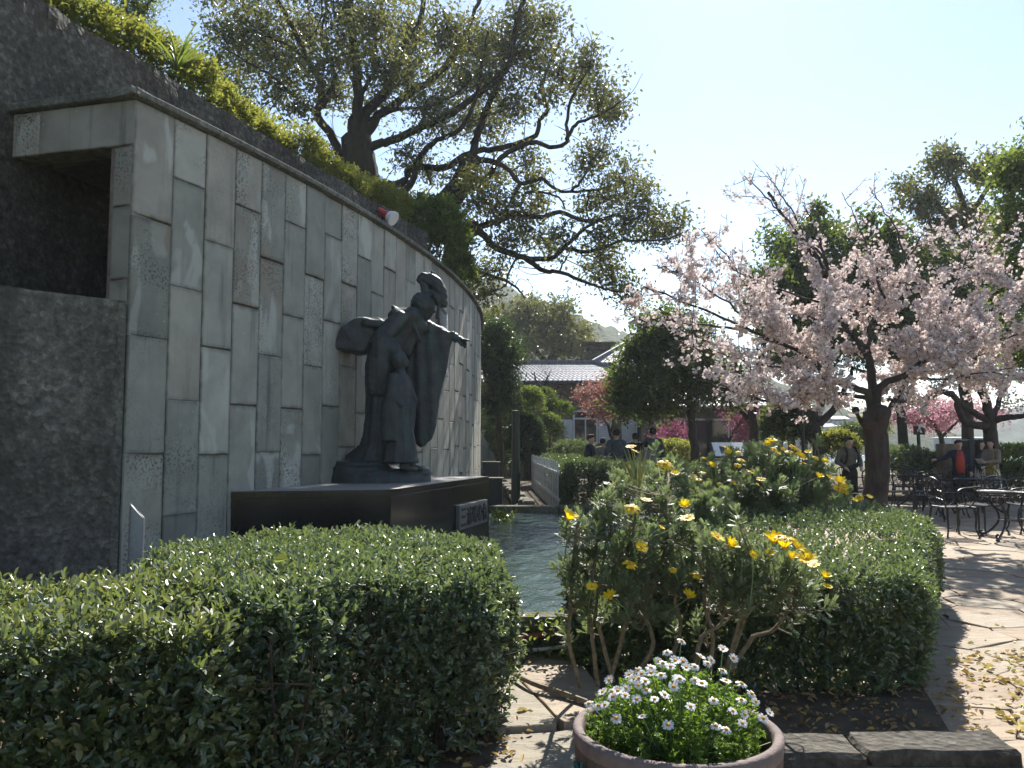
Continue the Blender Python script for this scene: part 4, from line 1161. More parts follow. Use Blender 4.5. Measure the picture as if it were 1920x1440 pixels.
for p in S1[:260]:
    b0 = np.array([DC[0] + (p[0] - DC[0]) * .6, DC[1] + (p[1] - DC[1]) * .6, .53]); tube(gs, [b0, (b0 + p) / 2 + rng.normal(size=3) * .01, p], .0018, 3, cap=False)
gs.build('flower_stalks', M['gstem'], t)['kind'] = 'stuff'
S1 = S1[(S1[:, 0] - PC[0]) ** 2 + (S1[:, 1] - PC[1]) ** 2 < (PR - .045) ** 2]
g = Geo()
m = len(S1); k = 15
A = unit(UP + (S1 - DC) * 1.6 + rng.normal(size=(m, 3)) * .4)
B_l = S1[:, None] + A[:, None] * (rng.random((m, k, 1)) - .75) * .07
T = unit(A[:, None] * .5 + rng.normal(size=(m, k, 3)))
l = rng.uniform(.014, .03, (m, k))
for f in (-.6, 0, .6):
    S_ = np.cross(T, UP); Tt = unit(T + S_ * f)
    leaves(g, B_l.reshape(-1, 3), Tt.reshape(-1, 3), unit(UP + rng.normal(size=(m, k, 3)) * .5).reshape(-1, 3), (l * (1 - .3 * abs(f))).ravel(), .0055, 1, .1, .1)
o = g.build('foliage', M['daisy_leaf'], t); o['kind'] = 'stuff'
# ================================================================ trees
def limb3(pts, thin=1.0):
    "pixel limb [(px, py, distance, radius m), ...] to world points with radius, smoothed and roughened"
    P = np.array([[*at(a, b, Y), r] for a, b, Y, r in pts])
    S = spline(P, 5); n = len(S)
    L = np.linalg.norm(np.diff(S[:, :3], axis=0), axis=1).mean()
    w = rng.normal(0, .10 * L, (n, 3)); w[0] = 0; w[-1] = 0
    S[:, :3] += w; S[:, 3] = np.clip(S[:, 3] * thin, .004, None)
    return S

def branchy(g, nodes, target, r0, seg=6, wob=.10, up=.15, k=4):
    "branch from the best skeleton node to a target; returns its points"
    d = np.linalg.norm(nodes[:, :3] - target, axis=1)
    i = np.argmin(d + .35 * np.abs(nodes[:, 2] - target[2]) * (nodes[:, 2] > target[2]))
    b = nodes[i]; r0 = min(r0, b[3] * .75); L = d[i]
    m = (b[:3] + target) / 2 + rng.normal(size=3) * L * wob + np.array([0, 0, -L * up])
    pts = spline(np.array([b[:3], m, target]), 4); n = len(pts)
    pts[1:-1] += rng.normal(size=(n - 2, 3)) * L * .025
    rad = np.linspace(r0, max(.006, r0 * .4), n)
    tube(g, pts, rad, k, cap=False)
    return np.c_[pts, rad]

DENS = 1.35
def make_tree(name, label, group, base, limbs, clumps, leafmat, bark, leaf=(.09, .045), per_m2=60, twig_r=.03, sub=7, dens=1.0, leafshape=1, blob=.16, cat='tree', upleaf=.3, extra_twigs=0):
    """limbs: list of arrays (x, y, z, r). clumps: list of (centre, (rx, ry, rz)). A branch is grown to each clump, splits into
    twigs inside it, and leaf groups hang on the twigs."""
    t = thing(name, label, cat, tuple(float(x) for x in base), 0, group)
    g = Geo(); nodes = []
    for S in limbs:
        rr = S[:, 3]
        tube(g, S[:, :3], rr, 10 if rr.max() > .15 else 7, cap=False); nodes.append(S)
    nodes = np.concatenate(nodes)
    g.build('trunk', M[bark], t, True)
    g = Geo(); LP = []; LR = []
    order = sorted(range(len(clumps)), key=lambda i: np.linalg.norm(nodes[:, :3] - clumps[i][0], axis=1).min())
    for ci in order:
        c, r = clumps[ci]; c = np.array(c, float); r = np.array(r, float)
        vol = (r[0] * r[1] * r[2]) ** (1 / 3)
        B = branchy(g, nodes, c - np.array([0, 0, r[2] * .35]), twig_r * (1 + vol))
        nodes = np.vstack([nodes, B[2:]])
        area = r[0] * r[2] * 4
        ns = max(4, int(sub * (1 + vol)))
        loc = B[len(B) // 3:]
        d = unit(rng.normal(size=(ns, 3)) + np.array([0, 0, .25])) * (.55 + .45 * rng.random((ns, 1)))
        tips = c + d * r
        for tp in tips:
            S = branchy(g, loc, tp, twig_r * .5, wob=.14, up=.05, k=3)
            ng = max(3, int(area * per_m2 * dens * DENS / ns / 9))
            for q in range(ng):
                f = rng.random() ** .6; a = S[int(f * (len(S) - 1)), :3]
                e = a + rng.normal(size=3) * vol * .30 + (d[rng.integers(ns)] * vol * .12)
                if q % 3 == 0: tube(g, [a, (a + e) / 2 + rng.normal(size=3) * .03, e], [.012 * min(1, twig_r * 20), .008 * min(1, twig_r * 20), .005], 3, cap=False)
                LP.append(e); LR.append(rng.random())
        nodes = np.vstack([nodes, loc])
    for _ in range(extra_twigs):
        b = nodes[rng.integers(len(nodes))]; d = rand_dirs(1, .5)[0] * rng.uniform(.5, 1.6)
        tube(g, spline([b[:3], b[:3] + d * .5 + rng.normal(size=3) * .12, b[:3] + d], 4), np.linspace(.016, .004, 9), 3, cap=False)
    g.build('branches', M[bark], t)['kind'] = 'stuff'
    LP = np.array(LP); LR = np.array(LR); m = len(LP); k = 9
    P = np.repeat(LP, k, 0) + rng.normal(size=(m * k, 3)) * blob
    T = rand_dirs(m * k, -.15); Nn = unit(rng.normal(size=(m * k, 3)) + UP * upleaf * 3)
    l = rng.uniform(.7, 1.2, m * k)
    rn = np.clip(np.repeat(LR, k) * .6 + rng.random(m * k) * .4, 0, 1)
    g = Geo(); leaves(g, P, T, Nn, leaf[0] * l, leaf[1] * l, leafshape, .15, .1, rn)
    o = g.build('crown', M[leafmat], t)
    return t

def cl(lst, Y, depth=.9, jit=1.2):
    "clumps from (px, py, rx px, ry px[, distance])"
    out = []
    for e in lst:
        y = (e[4] if len(e) > 4 else Y + rng.normal(0, jit)); k = y / 1500
        out.append((at(e[0], e[1], y), (e[2] * k, max(e[2], e[3]) * k * depth, e[3] * k)))
    return out

# ---------------------------------------------------------------- the great camphor on the terrace
Y0 = 20.
def LM(r0, r1, dy, *pp):
    n = len(pp); return limb3([(a, b, Y0 + dy * i / (n - 1), r0 + (r1 - r0) * (i / (n - 1)) ** .8) for i, (a, b) in enumerate(pp)], 1.0 if r0 > .34 else .52)
limbsA = [LM(.52, .40, 0, (700, 440), (686, 370), (678, 320), (668, 262)),
          LM(.34, .16, -.5, (672, 290), (664, 240), (672, 182), (668, 127), (660, 60), (650, -30), (655, -110)),
          LM(.30, .10, .8, (676, 280), (684, 217), (716, 181), (738, 135), (758, 90), (786, 40), (800, -40), (830, -120)),
          LM(.27, .08, 1.2, (684, 262), (708, 220), (773, 172), (818, 142), (862, 90), (890, 20), (930, -60)),
          LM(.25, .09, -1., (675, 290), (704, 272), (738, 262), (794, 238), (848, 211), (906, 170), (940, 140), (958, 112), (966, 54), (985, -10)),
          LM(.24, .07, 1., (690, 345), (724, 348), (757, 340), (775, 314), (833, 314), (878, 288), (924, 280), (962, 272), (1005, 254), (1012, 225), (1028, 205), (1017, 167), (1032, 117), (1050, 75)),
          LM(.20, .06, -.8, (725, 368), (768, 350), (786, 296), (818, 263), (860, 245), (890, 190), (905, 120), (915, 60)),
          LM(.26, .10, -.3, (650, 330), (625, 260), (596, 218), (603, 170), (574, 105), (550, 54), (524, 4), (500, -60)),
          LM(.15, .05, .6, (606, 200), (628, 140), (605, 80), (612, 20), (640, -50)),
          LM(.10, .04, -1.5, (598, 215), (560, 190), (520, 150), (470, 120), (420, 90)),
          LM(.08, .03, -1., (575, 110), (530, 80), (480, 60), (440, 30)),
          LM(.12, .05, .5, (672, 190), (700, 130), (704, 60), (720, -20), (740, -100)),
          LM(.10, .04, -1., (690, 225), (750, 205), (800, 200), (850, 180), (880, 150))]
limbsB = [LM(.40, .24, 0, (815, 450), (835, 388), (868, 340), (884, 292)),
          LM(.22, .06, .6, (884, 292), (896, 250), (920, 190), (941, 142), (957, 108), (968, 54), (960, 0)),
          LM(.18, .05, -.8, (875, 338), (912, 334), (932, 304), (957, 283), (999, 267), (1037, 276), (1064, 264), (1062, 233), (1071, 188), (1088, 154), (1110, 120)),
          LM(.11, .04, -1.2, (1062, 262), (1078, 234), (1103, 223), (1137, 208), (1165, 190)),
          LM(.17, .05, .5, (884, 305), (903, 300), (932, 306), (953, 317), (976, 344), (1016, 335), (1037, 352), (1070, 360), (1128, 354), (1165, 340)),
          LM(.08, .03, .8, (1072, 358), (1096, 330), (1114, 296), (1130, 280)),
          LM(.11, .04, .3, (976, 344), (960, 374), (975, 385), (987, 362), (1016, 361), (1048, 370), (1060, 392)),
          LM(.36, .20, 0, (848, 520), (856, 470), (872, 435), (899, 425)),
          LM(.19, .05, -1., (880, 430), (899, 425), (941, 412), (970, 400), (1012, 407), (1049, 398), (1087, 412), (1128, 412), (1155, 402), (1180, 413), (1200, 405)),
          LM(.22, .06, -1.6, (876, 432), (899, 433), (928, 462), (982, 483), (1032, 484), (1057, 466), (1091, 433), (1120, 415)),
          LM(.12, .035, -1.8, (1057, 462), (1091, 472), (1128, 465), (1170, 452), (1237, 450), (1280, 436)),
          LM(.14, .035, -1.2, (985, 484), (1020, 508), (1049, 510), (1091, 526), (1120, 537), (1155, 546), (1188, 545)),
          LM(.05, .025, -1.2, (1049, 508), (1060, 486), (1074, 464)),
          LM(.13, .04, .5, (866, 480), (882, 502), (924, 517), (966, 537), (985, 560))]
clA1 = cl([(425, 60, 60, 45), (400, 120, 34, 30), (470, 120, 60, 45), (520, 165, 50, 34), (490, 35, 60, 45), (560, 195, 36, 26), (570, 55, 55, 45), (600, 125, 55, 42), (640, 20, 60, 45), (650, 95, 55, 45), (705, 35, 65, 50), (720, 120, 55, 45), (705, 185, 45, 30),
           (775, 55, 65, 50), (765, 145, 55, 42), (805, 195, 55, 34), (840, 50, 65, 50), (860, 145, 65, 45), (830, 225, 55, 30), (905, 70, 65, 50), (920, 150, 55, 42), (560, -60, 90, 50), (720, -45, 80, 40), (440, -30, 80, 50),
           (770, 285, 45, 26), (800, 320, 40, 22), (880, 225, 45, 30), (640, 170, 40, 28), (540, 110, 55, 40), (610, 300, 36, 24), (440, 175, 50, 28)], Y0, .9, 1.7)
clB1 = cl([(975, 25, 60, 45), (1035, 45, 40, 36), (1005, 105, 50, 36), (1050, 130, 40, 34), (1105, 112, 42, 34), (1090, 160, 44, 32), (1120, 175, 48, 36), (1158, 196, 24, 20), (1140, 216, 30, 20), (960, 90, 60, 45), (960, 190, 50, 36), (915, 225, 50, 34), (1020, 185, 40, 28),
           (1118, 285, 44, 26), (1095, 312, 36, 24), (1160, 325, 44, 28), (1204, 350, 36, 24), (1150, 362, 54, 28), (1200, 388, 48, 32), (1225, 420, 40, 28), (1278, 408, 34, 30), (1252, 432, 34, 24), (1100, 388, 36, 22), (1170, 420, 40, 24),
           (1140, 470, 44, 22), (1120, 500, 44, 26), (1160, 528, 34, 22), (1182, 552, 22, 18), (1050, 440, 34, 18), (995, 425, 50, 30), (950, 385, 50, 32), (945, 455, 48, 28), (1000, 330, 30, 18), (900, 375, 48, 40), (930, 500, 48, 24), (890, 330, 44, 28), (1025, 460, 30, 18),
           (1010, 378, 24, 16), (905, 545, 40, 22), (860, 330, 36, 26), (985, 300, 30, 18), (1130, 440, 30, 18), (930, 330, 34, 22)], Y0, .9, 1.0)
make_tree('camphor_tree', 'huge spreading evergreen tree on the terrace with thick dark forking trunk', 'big trees on the terrace', at(700, 440, Y0), limbsA, clA1, 'camphor', 'bark_camphor', (.13, .062), 62, .02, 11, 8.0, blob=.19, extra_twigs=150)
make_tree('camphor_tree', 'leaning evergreen tree whose long crooked limbs reach out over the pond', 'big trees on the terrace', at(835, 470, Y0), limbsB, clB1, 'camphor', 'bark_camphor', (.13, .062), 62, .02, 11, 7.6, blob=.18, extra_twigs=90)

# ---------------------------------------------------------------- cherry tree beside the hedge
YC = 13.
def LC(r0, r1, dy, *pp):
    n = len(pp); return limb3([(a, b, YC + dy * i / (n - 1), r0 + (r1 - r0) * (i / (n - 1)) ** .6) for i, (a, b) in enumerate(pp)], .82 if r0 > .2 else .55)
chl = [LC(.245, .215, 0, (1634, 985), (1641, 930), (1645, 860), (1642, 800), (1638, 768)),
       LC(.17, .05, .8, (1636, 778), (1636, 720), (1624, 664), (1596, 625), (1557, 577), (1552, 540), (1520, 470), (1480, 420), (1440, 360)),
       LC(.14, .02, -1.3, (1634, 772), (1626, 738), (1577, 718), (1548, 709), (1528, 680), (1500, 658), (1453, 641), (1413, 621), (1338, 589), (1259, 557), (1207, 537)),
       LC(.15, .03, -.9, (1642, 775), (1649, 726), (1694, 704), (1734, 676), (1786, 648), (1842, 609), (1890, 570)),
       LC(.11, .03, .6, (1658, 800), (1668, 768), (1684, 742), (1712, 700), (1740, 640), (1780, 585)),
       LC(.08, .02, 1.6, (1626, 690), (1632, 606), (1660, 561), (1700, 490), (1730, 440), (1745, 400)),
       LC(.07, .02, -1.6, (1620, 745), (1560, 735), (1520, 731), (1485, 745), (1429, 749), (1382, 735), (1335, 720), (1290, 700)),
       LC(.09, .05, .2, (1632, 810), (1618, 795), (1610, 782), (1604, 770)),
       LC(.06, .012, -1.2, (1548, 520), (1548, 488), (1500, 440), (1460, 395), (1420, 352), (1396, 330)),
       LC(.05, .012, .4, (1545, 505), (1515, 450), (1480, 390), (1455, 350), (1437, 322)),
       LC(.05, .010, 1.4, (1550, 500), (1535, 440), (1515, 400), (1500, 372)),
       LC(.04, .010, .8, (1660, 560), (1630, 470), (1600, 400), (1578, 360)),
       LC(.04, .010, 1.0, (1700, 500), (1680, 430), (1650, 380), (1630, 350)),
       LC(.05, .010, -1.4, (1500, 658), (1420, 560), (1370, 490), (1335, 450), (1316, 428)),
       LC(.05, .010, -1.8, (1453, 641), (1380, 580), (1310, 530), (1260, 505), (1222, 497)),
       LC(.05, .010, -2., (1413, 621), (1330, 610), (1250, 600), (1200, 598), (1162, 592)),
       LC(.04, .010, -1.4, (1560, 578), (1470, 545), (1400, 520), (1350, 480), (1325, 445)),
       LC(.06, .012, .8, (1735, 676), (1790, 600), (1834, 533), (1880, 500)),
       LC(.06, .012, -1.0, (1786, 648), (1850, 640), (1900, 630), (1950, 620)),
       LC(.05, .012, -1.5, (1694, 704), (1760, 712), (1830, 700), (1900, 690)),
       LC(.05, .012, 1.6, (1600, 628), (1500, 590), (1430, 590), (1370, 560)),
       LC(.05, .012, 1.5, (1712, 700), (1790, 690), (1850, 660), (1910, 650)),
       LC(.05, .012, -1.7, (1577, 718), (1520, 690), (1460, 690), (1400, 680), (1340, 660), (1270, 650)),
       LC(.04, .012, .5, (1780, 585), (1800, 520), (1820, 460), (1840, 420))]
t = thing('cherry_tree', 'spreading cherry tree in pale pink blossom beside the right hedge', 'tree', tuple(float(x) for x in gr(1640, 998, 0)), 0, 'trees around the plaza')
g = Geo()
for S in chl: tube(g, S[:, :3], S[:, 3], 12 if S[0, 3] > .12 else 7, cap=False)
# gnarled knobs where limbs were sawn off
for (px, py, Y, r) in [(1604, 768, 13.2, .07), (1646, 775, 12.8, .2), (1630, 790, 12.8, .14)]:
    bmv = []; 
    lathe(g, [(.001, -r), (r * .8, -r * .6), (r, 0), (r * .7, r * .6), (.001, r * .8)], 8, at(px, py, Y))
g.build('trunk', M['bark_cherry'], t, True)
g = Geo(); BL = []
main = [S for S in chl[1:]]
def shoot(a, d, L, r, dens, depth=0):
    n = 6; pts = [np.array(a)]
    d = unit(np.array(d))
    for i in range(n):
        d = unit(d + rng.normal(size=3) * .10 + np.array([0, 0, .03])); pts.append(pts[-1] + d * L / n)
    pts = np.array(pts); tube(g, pts, np.linspace(r, .0035, n + 1), 4, cap=False)
    m = int(L * dens)
    for q in range(m):
        f = rng.random(); i = min(n - 1, int(f * n)); BL.append(pts[i] + (pts[i + 1] - pts[i]) * (f * n - i))
    if depth < 2:
        for q in range(int(L * (3.0 if depth == 0 else 2.2)) + 1):
            i = rng.integers(1, n); dd = unit(d * .7 + rng.normal(size=3) * .7 + np.array([0, 0, .12]))
            shoot(pts[i], dd, L * rng.uniform(.25, .5), max(.004, r * .5), dens, depth + 1)
for li, S in enumerate(main):
    sparse = li in (7, 8, 9, 10, 11, 12, 13, 14, 15)
    n = len(S); tot = np.linalg.norm(np.diff(S[:, :3], axis=0), axis=1).sum()
    k = int(tot * (4.6 if not sparse else 3.0))
    for q in range(k):
        f = rng.uniform(.22, 1.0); i = min(n - 2, int(f * (n - 1))); a = S[i, :3]; tg = unit(S[i + 1, :3] - S[i, :3])
        d = unit(tg * .55 + rng.normal(size=3) * .75 + np.array([0, 0, .15]))
        hi = (a[2] > 4.3) or sparse
        shoot(a, d, rng.uniform(.35, .95) * (.65 if sparse else 1.3), .008, 9.0 if sparse else (14. if hi else 26.0))
    tip = S[n // 3:, :3]
    for p in tip:
        for q in range(2 if sparse else 1): BL.append(p + rng.normal(size=3) * .03)
g.build('branches', M['bark_cherry'], t)['kind'] = 'stuff'
BL = np.array(BL)
thin_ = np.clip((BL[:, 0] / BL[:, 1] - .2) / .16, .15, 1) 
thin_ = np.where(BL[:, 2] > 3.3, np.maximum(thin_, .6), thin_)
BL = BL[rng.random(len(BL)) < thin_ * np.clip((BL[:, 2] - 1.95) / .35, .03, 1) * np.clip(1.15 - (BL[:, 2] - 3.4) * .3, .5, 1)]
print('cherry clusters', len(BL))
if len(BL) > 4700: BL = BL[rng.permutation(len(BL))[:4700]]
m = len(BL); z = BL[:, 2]; k = 9
P = BL[:, None] + rng.normal(size=(m, k, 3)) * .036
P = P[rng.random((m, k)) < np.clip(1.1 - (z - 3.2) * .28, .35, 1)[:, None]]
def blossoms(g, P, R, rnd):
    n = len(P); N_ = rand_dirs(n, .1); a = unit(np.cross(N_, rand_dirs(n))); b = np.cross(N_, a)
    ang = np.arange(5) * 2 * math.pi / 5
    ring = P[:, None] + N_[:, None] * (R * .35)[:, None, None] + (np.cos(ang)[None, :, None] * a[:, None] + np.sin(ang)[None, :, None] * b[:, None]) * R[:, None, None]
    v = np.concatenate([P[:, None], ring], 1)
    i = (np.arange(n) * 6)[:, None, None]; j = np.arange(5)
    f = i + np.stack([np.zeros(5, int), 1 + j, 1 + (j + 1) % 5], 1)[None]
    g.add(v.reshape(-1, 3), f.reshape(-1, 3), np.repeat(rnd, 5))
g = Geo(); blossoms(g, P, rng.uniform(.022, .034, len(P)), np.clip(rng.normal(.55, .22, len(P)), 0, 1))
o = g.build('blossom', M['cherry'], t); o['kind'] = 'stuff'
sel = rng.permutation(m)[:m // 3]
g = Geo(); pb = np.repeat(BL[sel], 3, 0) + rng.normal(size=(len(sel) * 3, 3)) * .03
leaves(g, pb, rand_dirs(len(pb), .4), rand_dirs(len(pb)), .035, .016, 1)
o = g.build('bud_leaves', M['bronze_leaf'], t); o['kind'] = 'stuff'

# ---------------------------------------------------------------- other trees of the plaza
def auto_tree(name, label, group, foot, trunk, ells, leafmat, bark, Y, ncl=22, leaf=(.1, .05), per=60, dens=1., tr=.15, blob=.17, sub=6, cat='tree', depth=.9, csize=.36, jit=.5):
    """trunk: pixel polyline(s) at distance Y; ells: crown outlines as (px, py, rx, ry) pixel ellipses filled with leaf clumps"""
    limbs = []
    for tri, pl in enumerate(trunk):
        n = len(pl); r0 = tr if tri == 0 else tr * .55
        limbs.append(limb3([(a, b, Y + (0 if tri == 0 else (rng.normal(0, .8) * i / n)), r0 * (1 - .6 * i / max(1, n - 1))) for i, (a, b) in enumerate(pl)]))
    cs = []
    for (a, b, rx, ry, k) in ells:
        for q in range(k):
            u = rng.random() * 6.283; s = rng.random() ** .5
            px, py = a + math.cos(u) * rx * s * .82, b + math.sin(u) * ry * s * .82
            sz = rng.uniform(.7, 1.2) * csize * min(rx, ry) * 1.1
            cs.append((px, py, sz * 1.15, sz * .85, Y + rng.normal(0, jit) * rx / 1500 * Y))
    return make_tree(name, label, group, foot, limbs, cl(cs, Y, depth), leafmat, bark, leaf, per, .02, sub, dens, blob=blob, cat=cat)
F0 = lambda px, py, Y: tuple(float(v) for v in (*at(px, py, Y)[:2], 0.1))
PG = 'trees around the plaza'
auto_tree('evergreen_tree', 'dense dark evergreen with single dark trunk left of the cherry', PG, F0(1303, 880, 22), [[(1304, 905), (1302, 840), (1296, 780), (1292, 720), (1280, 670)], [(1296, 760), (1250, 740), (1200, 745), (1175, 740)], [(1294, 740), (1340, 700), (1370, 680)], [(1292, 720), (1250, 670), (1220, 640)]],
          [(1225, 650, 62, 48, 12), (1285, 620, 66, 42, 12), (1190, 715, 50, 40, 9), (1260, 715, 80, 52, 16), (1345, 680, 66, 50, 12), (1180, 762, 42, 26, 5), (1370, 735, 50, 30, 6), (1215, 765, 60, 24, 6), (1185, 665, 34, 40, 7), (1240, 600, 50, 30, 6)], 'evergreen', 'bark', 22, leaf=(.15, .072), per=62, tr=.15, dens=2.3)
auto_tree('evergreen_tree', 'dark evergreen standing behind the cherry with forked trunk near the tiled pavilion', PG, F0(1415, 880, 24), [[(1418, 900), (1414, 830), (1412, 760), (1420, 690), (1440, 620)], [(1412, 800), (1380, 755), (1345, 735)], [(1416, 720), (1470, 640), (1500, 560)]],
          [(1500, 480, 78, 70, 13), (1440, 560, 60, 60, 9), (1560, 540, 80, 80, 12), (1480, 640, 70, 50, 8), (1540, 420, 50, 36, 6), (1640, 480, 70, 70, 12), (1600, 600, 90, 60, 14), (1700, 600, 90, 60, 12)], 'evergreen', 'bark', 24, leaf=(.19, .09), per=55, tr=.17, csize=.38, dens=3.2)
auto_tree('camphor_tree', 'tall evergreen tree behind the cherry with airy olive crown against the sky', PG, F0(1810, 870, 26), [[(1815, 900), (1812, 760), (1806, 600), (1808, 480), (1806, 390), (1790, 330)], [(1808, 470), (1770, 400), (1740, 370)], [(1807, 420), (1840, 370), (1860, 330)], [(1808, 560), (1720, 500), (1690, 470)]],
          [(1790, 310, 62, 40, 9), (1715, 365, 56, 36, 8), (1850, 320, 50, 44, 7), (1770, 400, 70, 34, 7), (1720, 460, 70, 50, 8), (1850, 430, 60, 60, 8), (1780, 520, 90, 60, 11), (1690, 560, 60, 60, 7), (1860, 560, 70, 70, 9), (1750, 620, 100, 40, 12), (1840, 500, 70, 60, 9), (1830, 640, 80, 40, 9)], 'camphor', 'bark', 26, leaf=(.17, .08), per=56, tr=.2, csize=.4, dens=3.0)
auto_tree('broadleaf_tree', 'bright green glossy tree hanging in at the right edge of the plaza', PG, F0(1985, 940, 15), [[(1990, 1000), (1985, 860), (1980, 700), (1965, 560), (1950, 420)], [(1980, 640), (1935, 560), (1900, 500)], [(1965, 520), (1920, 420), (1890, 350)]],
          [(1905, 320, 46, 60, 9), (1890, 430, 34, 60, 7), (1905, 540, 44, 70, 8), (1950, 280, 60, 60, 6), (1960, 450, 70, 90, 8), (1900, 640, 40, 50, 5), (1975, 600, 60, 90, 6), (1885, 500, 26, 40, 4)], 'bright', 'bark', 15, leaf=(.115, .06), dens=1.7, per=62, tr=.2, csize=.42, jit=.35)
auto_tree('dark_tree', 'deeply shaded cherry tree with two heavy upright limbs behind the yellow bush', PG, F0(1533, 870, 20), [[(1538, 930), (1534, 860), (1531, 800), (1528, 770)], [(1531, 790), (1512, 760), (1508, 720), (1500, 680)], [(1532, 785), (1545, 740), (1548, 700), (1560, 640)], [(1536, 795), (1575, 755), (1588, 720), (1600, 690)]],
          [(1500, 660, 50, 30, 5), (1560, 640, 60, 40, 6), (1600, 680, 40, 24, 4)], 'evergreen', 'bark_cherry', 20, leaf=(.1, .05), per=40, tr=.18)
auto_tree('evergreen_tree', 'broad dark evergreen mass directly behind the blossoming cherry', PG, F0(1690, 870, 23), [[(1695, 900), (1690, 800), (1685, 700), (1680, 600), (1690, 500)], [(1686, 700), (1620, 620), (1560, 560)], [(1684, 680), (1760, 600), (1820, 560)], [(1686, 720), (1600, 690)]],
          [(1480, 540, 70, 60, 8), (1580, 500, 80, 70, 12), (1690, 500, 80, 70, 12), (1790, 540, 80, 70, 11), (1560, 610, 90, 60, 12), (1680, 620, 100, 60, 14), (1800, 640, 90, 50, 11), (1640, 430, 50, 30, 5), (1870, 600, 60, 70, 8)], 'evergreen', 'bark', 23, leaf=(.19, .09), per=55, tr=.16, csize=.38, dens=2.6)
# second cherry with heavy low limbs at the right
YS = 21.
def LS(r0, r1, dy, *pp):
    n = len(pp); return limb3([(a, b, YS + dy * i / (n - 1), r0 + (r1 - r0) * (i / (n - 1)) ** .8) for i, (a, b) in enumerate(pp)], .8)
lim2 = [LS(.27, .2, 0, (1868, 945), (1862, 880), (1858, 820), (1855, 785)), LS(.17, .06, -.8, (1856, 795), (1848, 750), (1832, 715), (1815, 680), (1800, 640), (1770, 600)),
        LS(.14, .05, -1.4, (1852, 800), (1812, 792), (1798, 770), (1790, 745), (1770, 735), (1740, 745), (1700, 752), (1660, 750)), LS(.12, .05, -.9, (1850, 788), (1812, 765), (1785, 742), (1745, 728)),
        LS(.13, .06, -1., (1860, 790), (1890, 782), (1920, 780), (1960, 770)), LS(.10, .04, .6, (1858, 790), (1880, 740), (1900, 690), (1930, 650)), LS(.07, .03, 1., (1830, 715), (1870, 660), (1890, 620), (1900, 560))]
t2 = make_tree('cherry_tree', 'second cherry with heavy crooked low limbs by the people at the right', PG, F0(1868, 945, YS), lim2,
               cl([(1890, 690, 60, 26), (1830, 660, 60, 30), (1780, 640, 50, 26), (1930, 650, 50, 40), (1760, 715, 40, 18), (1900, 610, 50, 36), (1700, 745, 40, 14), (1900, 750, 40, 18)], YS, .9, .8), 'cherry', 'bark_cherry', (.085, .07), 40, .022, 7, blob=.12)
# flowering shrubs and small trees further back
auto_tree('pink_cherry_tree', 'small deep pink cherry in bloom beyond the benches', PG, F0(1770, 850, 30), [[(1768, 870), (1766, 830), (1755, 800), (1735, 780)], [(1766, 820), (1790, 795), (1810, 775)], [(1760, 808), (1720, 785), (1700, 770)]],
          [(1735, 770, 62, 26, 12), (1690, 775, 34, 16, 5), (1790, 775, 44, 26, 7), (1750, 790, 60, 20, 6), (1840, 770, 40, 30, 5)], 'pink', 'bark', 30, leaf=(.1, .075), per=80, tr=.12, csize=.42)
auto_tree('maple_tree', 'small salmon red maple in front of the tan house', PG, F0(1150, 860, 30), [[(1152, 870), (1148, 830), (1140, 800), (1125, 775)], [(1145, 810), (1155, 770), (1160, 740)]],
          [(1130, 745, 40, 28, 11), (1150, 720, 26, 20, 6), (1108, 745, 24, 18, 5), (1135, 770, 40, 12, 4)], 'salmon', 'bark', 30, leaf=(.09, .06), per=80, tr=.09, csize=.5)
auto_tree('plum_tree', 'low magenta plum blossom tree behind the standing group', PG, F0(1262, 860, 28), [[(1265, 870), (1262, 845), (1255, 820)], [(1262, 835), (1280, 810)]],
          [(1262, 812, 40, 18, 10), (1245, 820, 26, 14, 4)], 'magenta', 'bark', 28, leaf=(.075, .055), per=70, tr=.06, csize=.55)
auto_tree('plum_tree', 'magenta plum blossom tree leaning by the evergreen trunk at the pavilion', PG, F0(1372, 860, 28), [[(1370, 870), (1365, 830), (1385, 795), (1400, 770)], [(1366, 830), (1345, 810)]],
          [(1390, 795, 26, 24, 7), (1402, 775, 20, 16, 4)], 'magenta', 'bark', 28, leaf=(.075, .055), per=60, tr=.06, csize=.55)
# trees at the back left, behind the house
auto_tree('camphor_tree', 'rounded olive evergreen tree rising behind the tiled house roof', PG, F0(1030, 700, 52), [[(1030, 760), (1032, 690), (1040, 650), (1050, 610)], [(1034, 690), (990, 640), (975, 600)], [(1036, 670), (1075, 640), (1090, 620)], [(1032, 690), (1060, 680), (1100, 672)]],
          [(990, 590, 56, 40, 10), (1040, 610, 66, 44, 12), (1085, 620, 46, 40, 9), (950, 620, 50, 50, 9), (1010, 655, 80, 30, 8), (1085, 662, 50, 20, 5), (920, 600, 40, 40, 6)], 'camphor', 'bark', 52, leaf=(.3, .15), per=26, tr=.4, blob=.36, dens=2.2)
auto_tree('dark_tree', 'dark bamboo-like tree at the end of the tiled wall', PG, F0(935, 860, 27), [[(938, 900), (936, 800), (934, 720), (935, 660)], [(936, 760), (910, 700), (905, 650)]],
          [(935, 660, 42, 50, 12), (925, 720, 46, 46, 11), (955, 690, 30, 40, 7), (930, 620, 30, 26, 5), (905, 660, 24, 50, 5), (920, 770, 40, 24, 5)], 'pine', 'bark', 27, dens=1.6, leaf=(.16, .06), per=70, tr=.12, csize=.42)
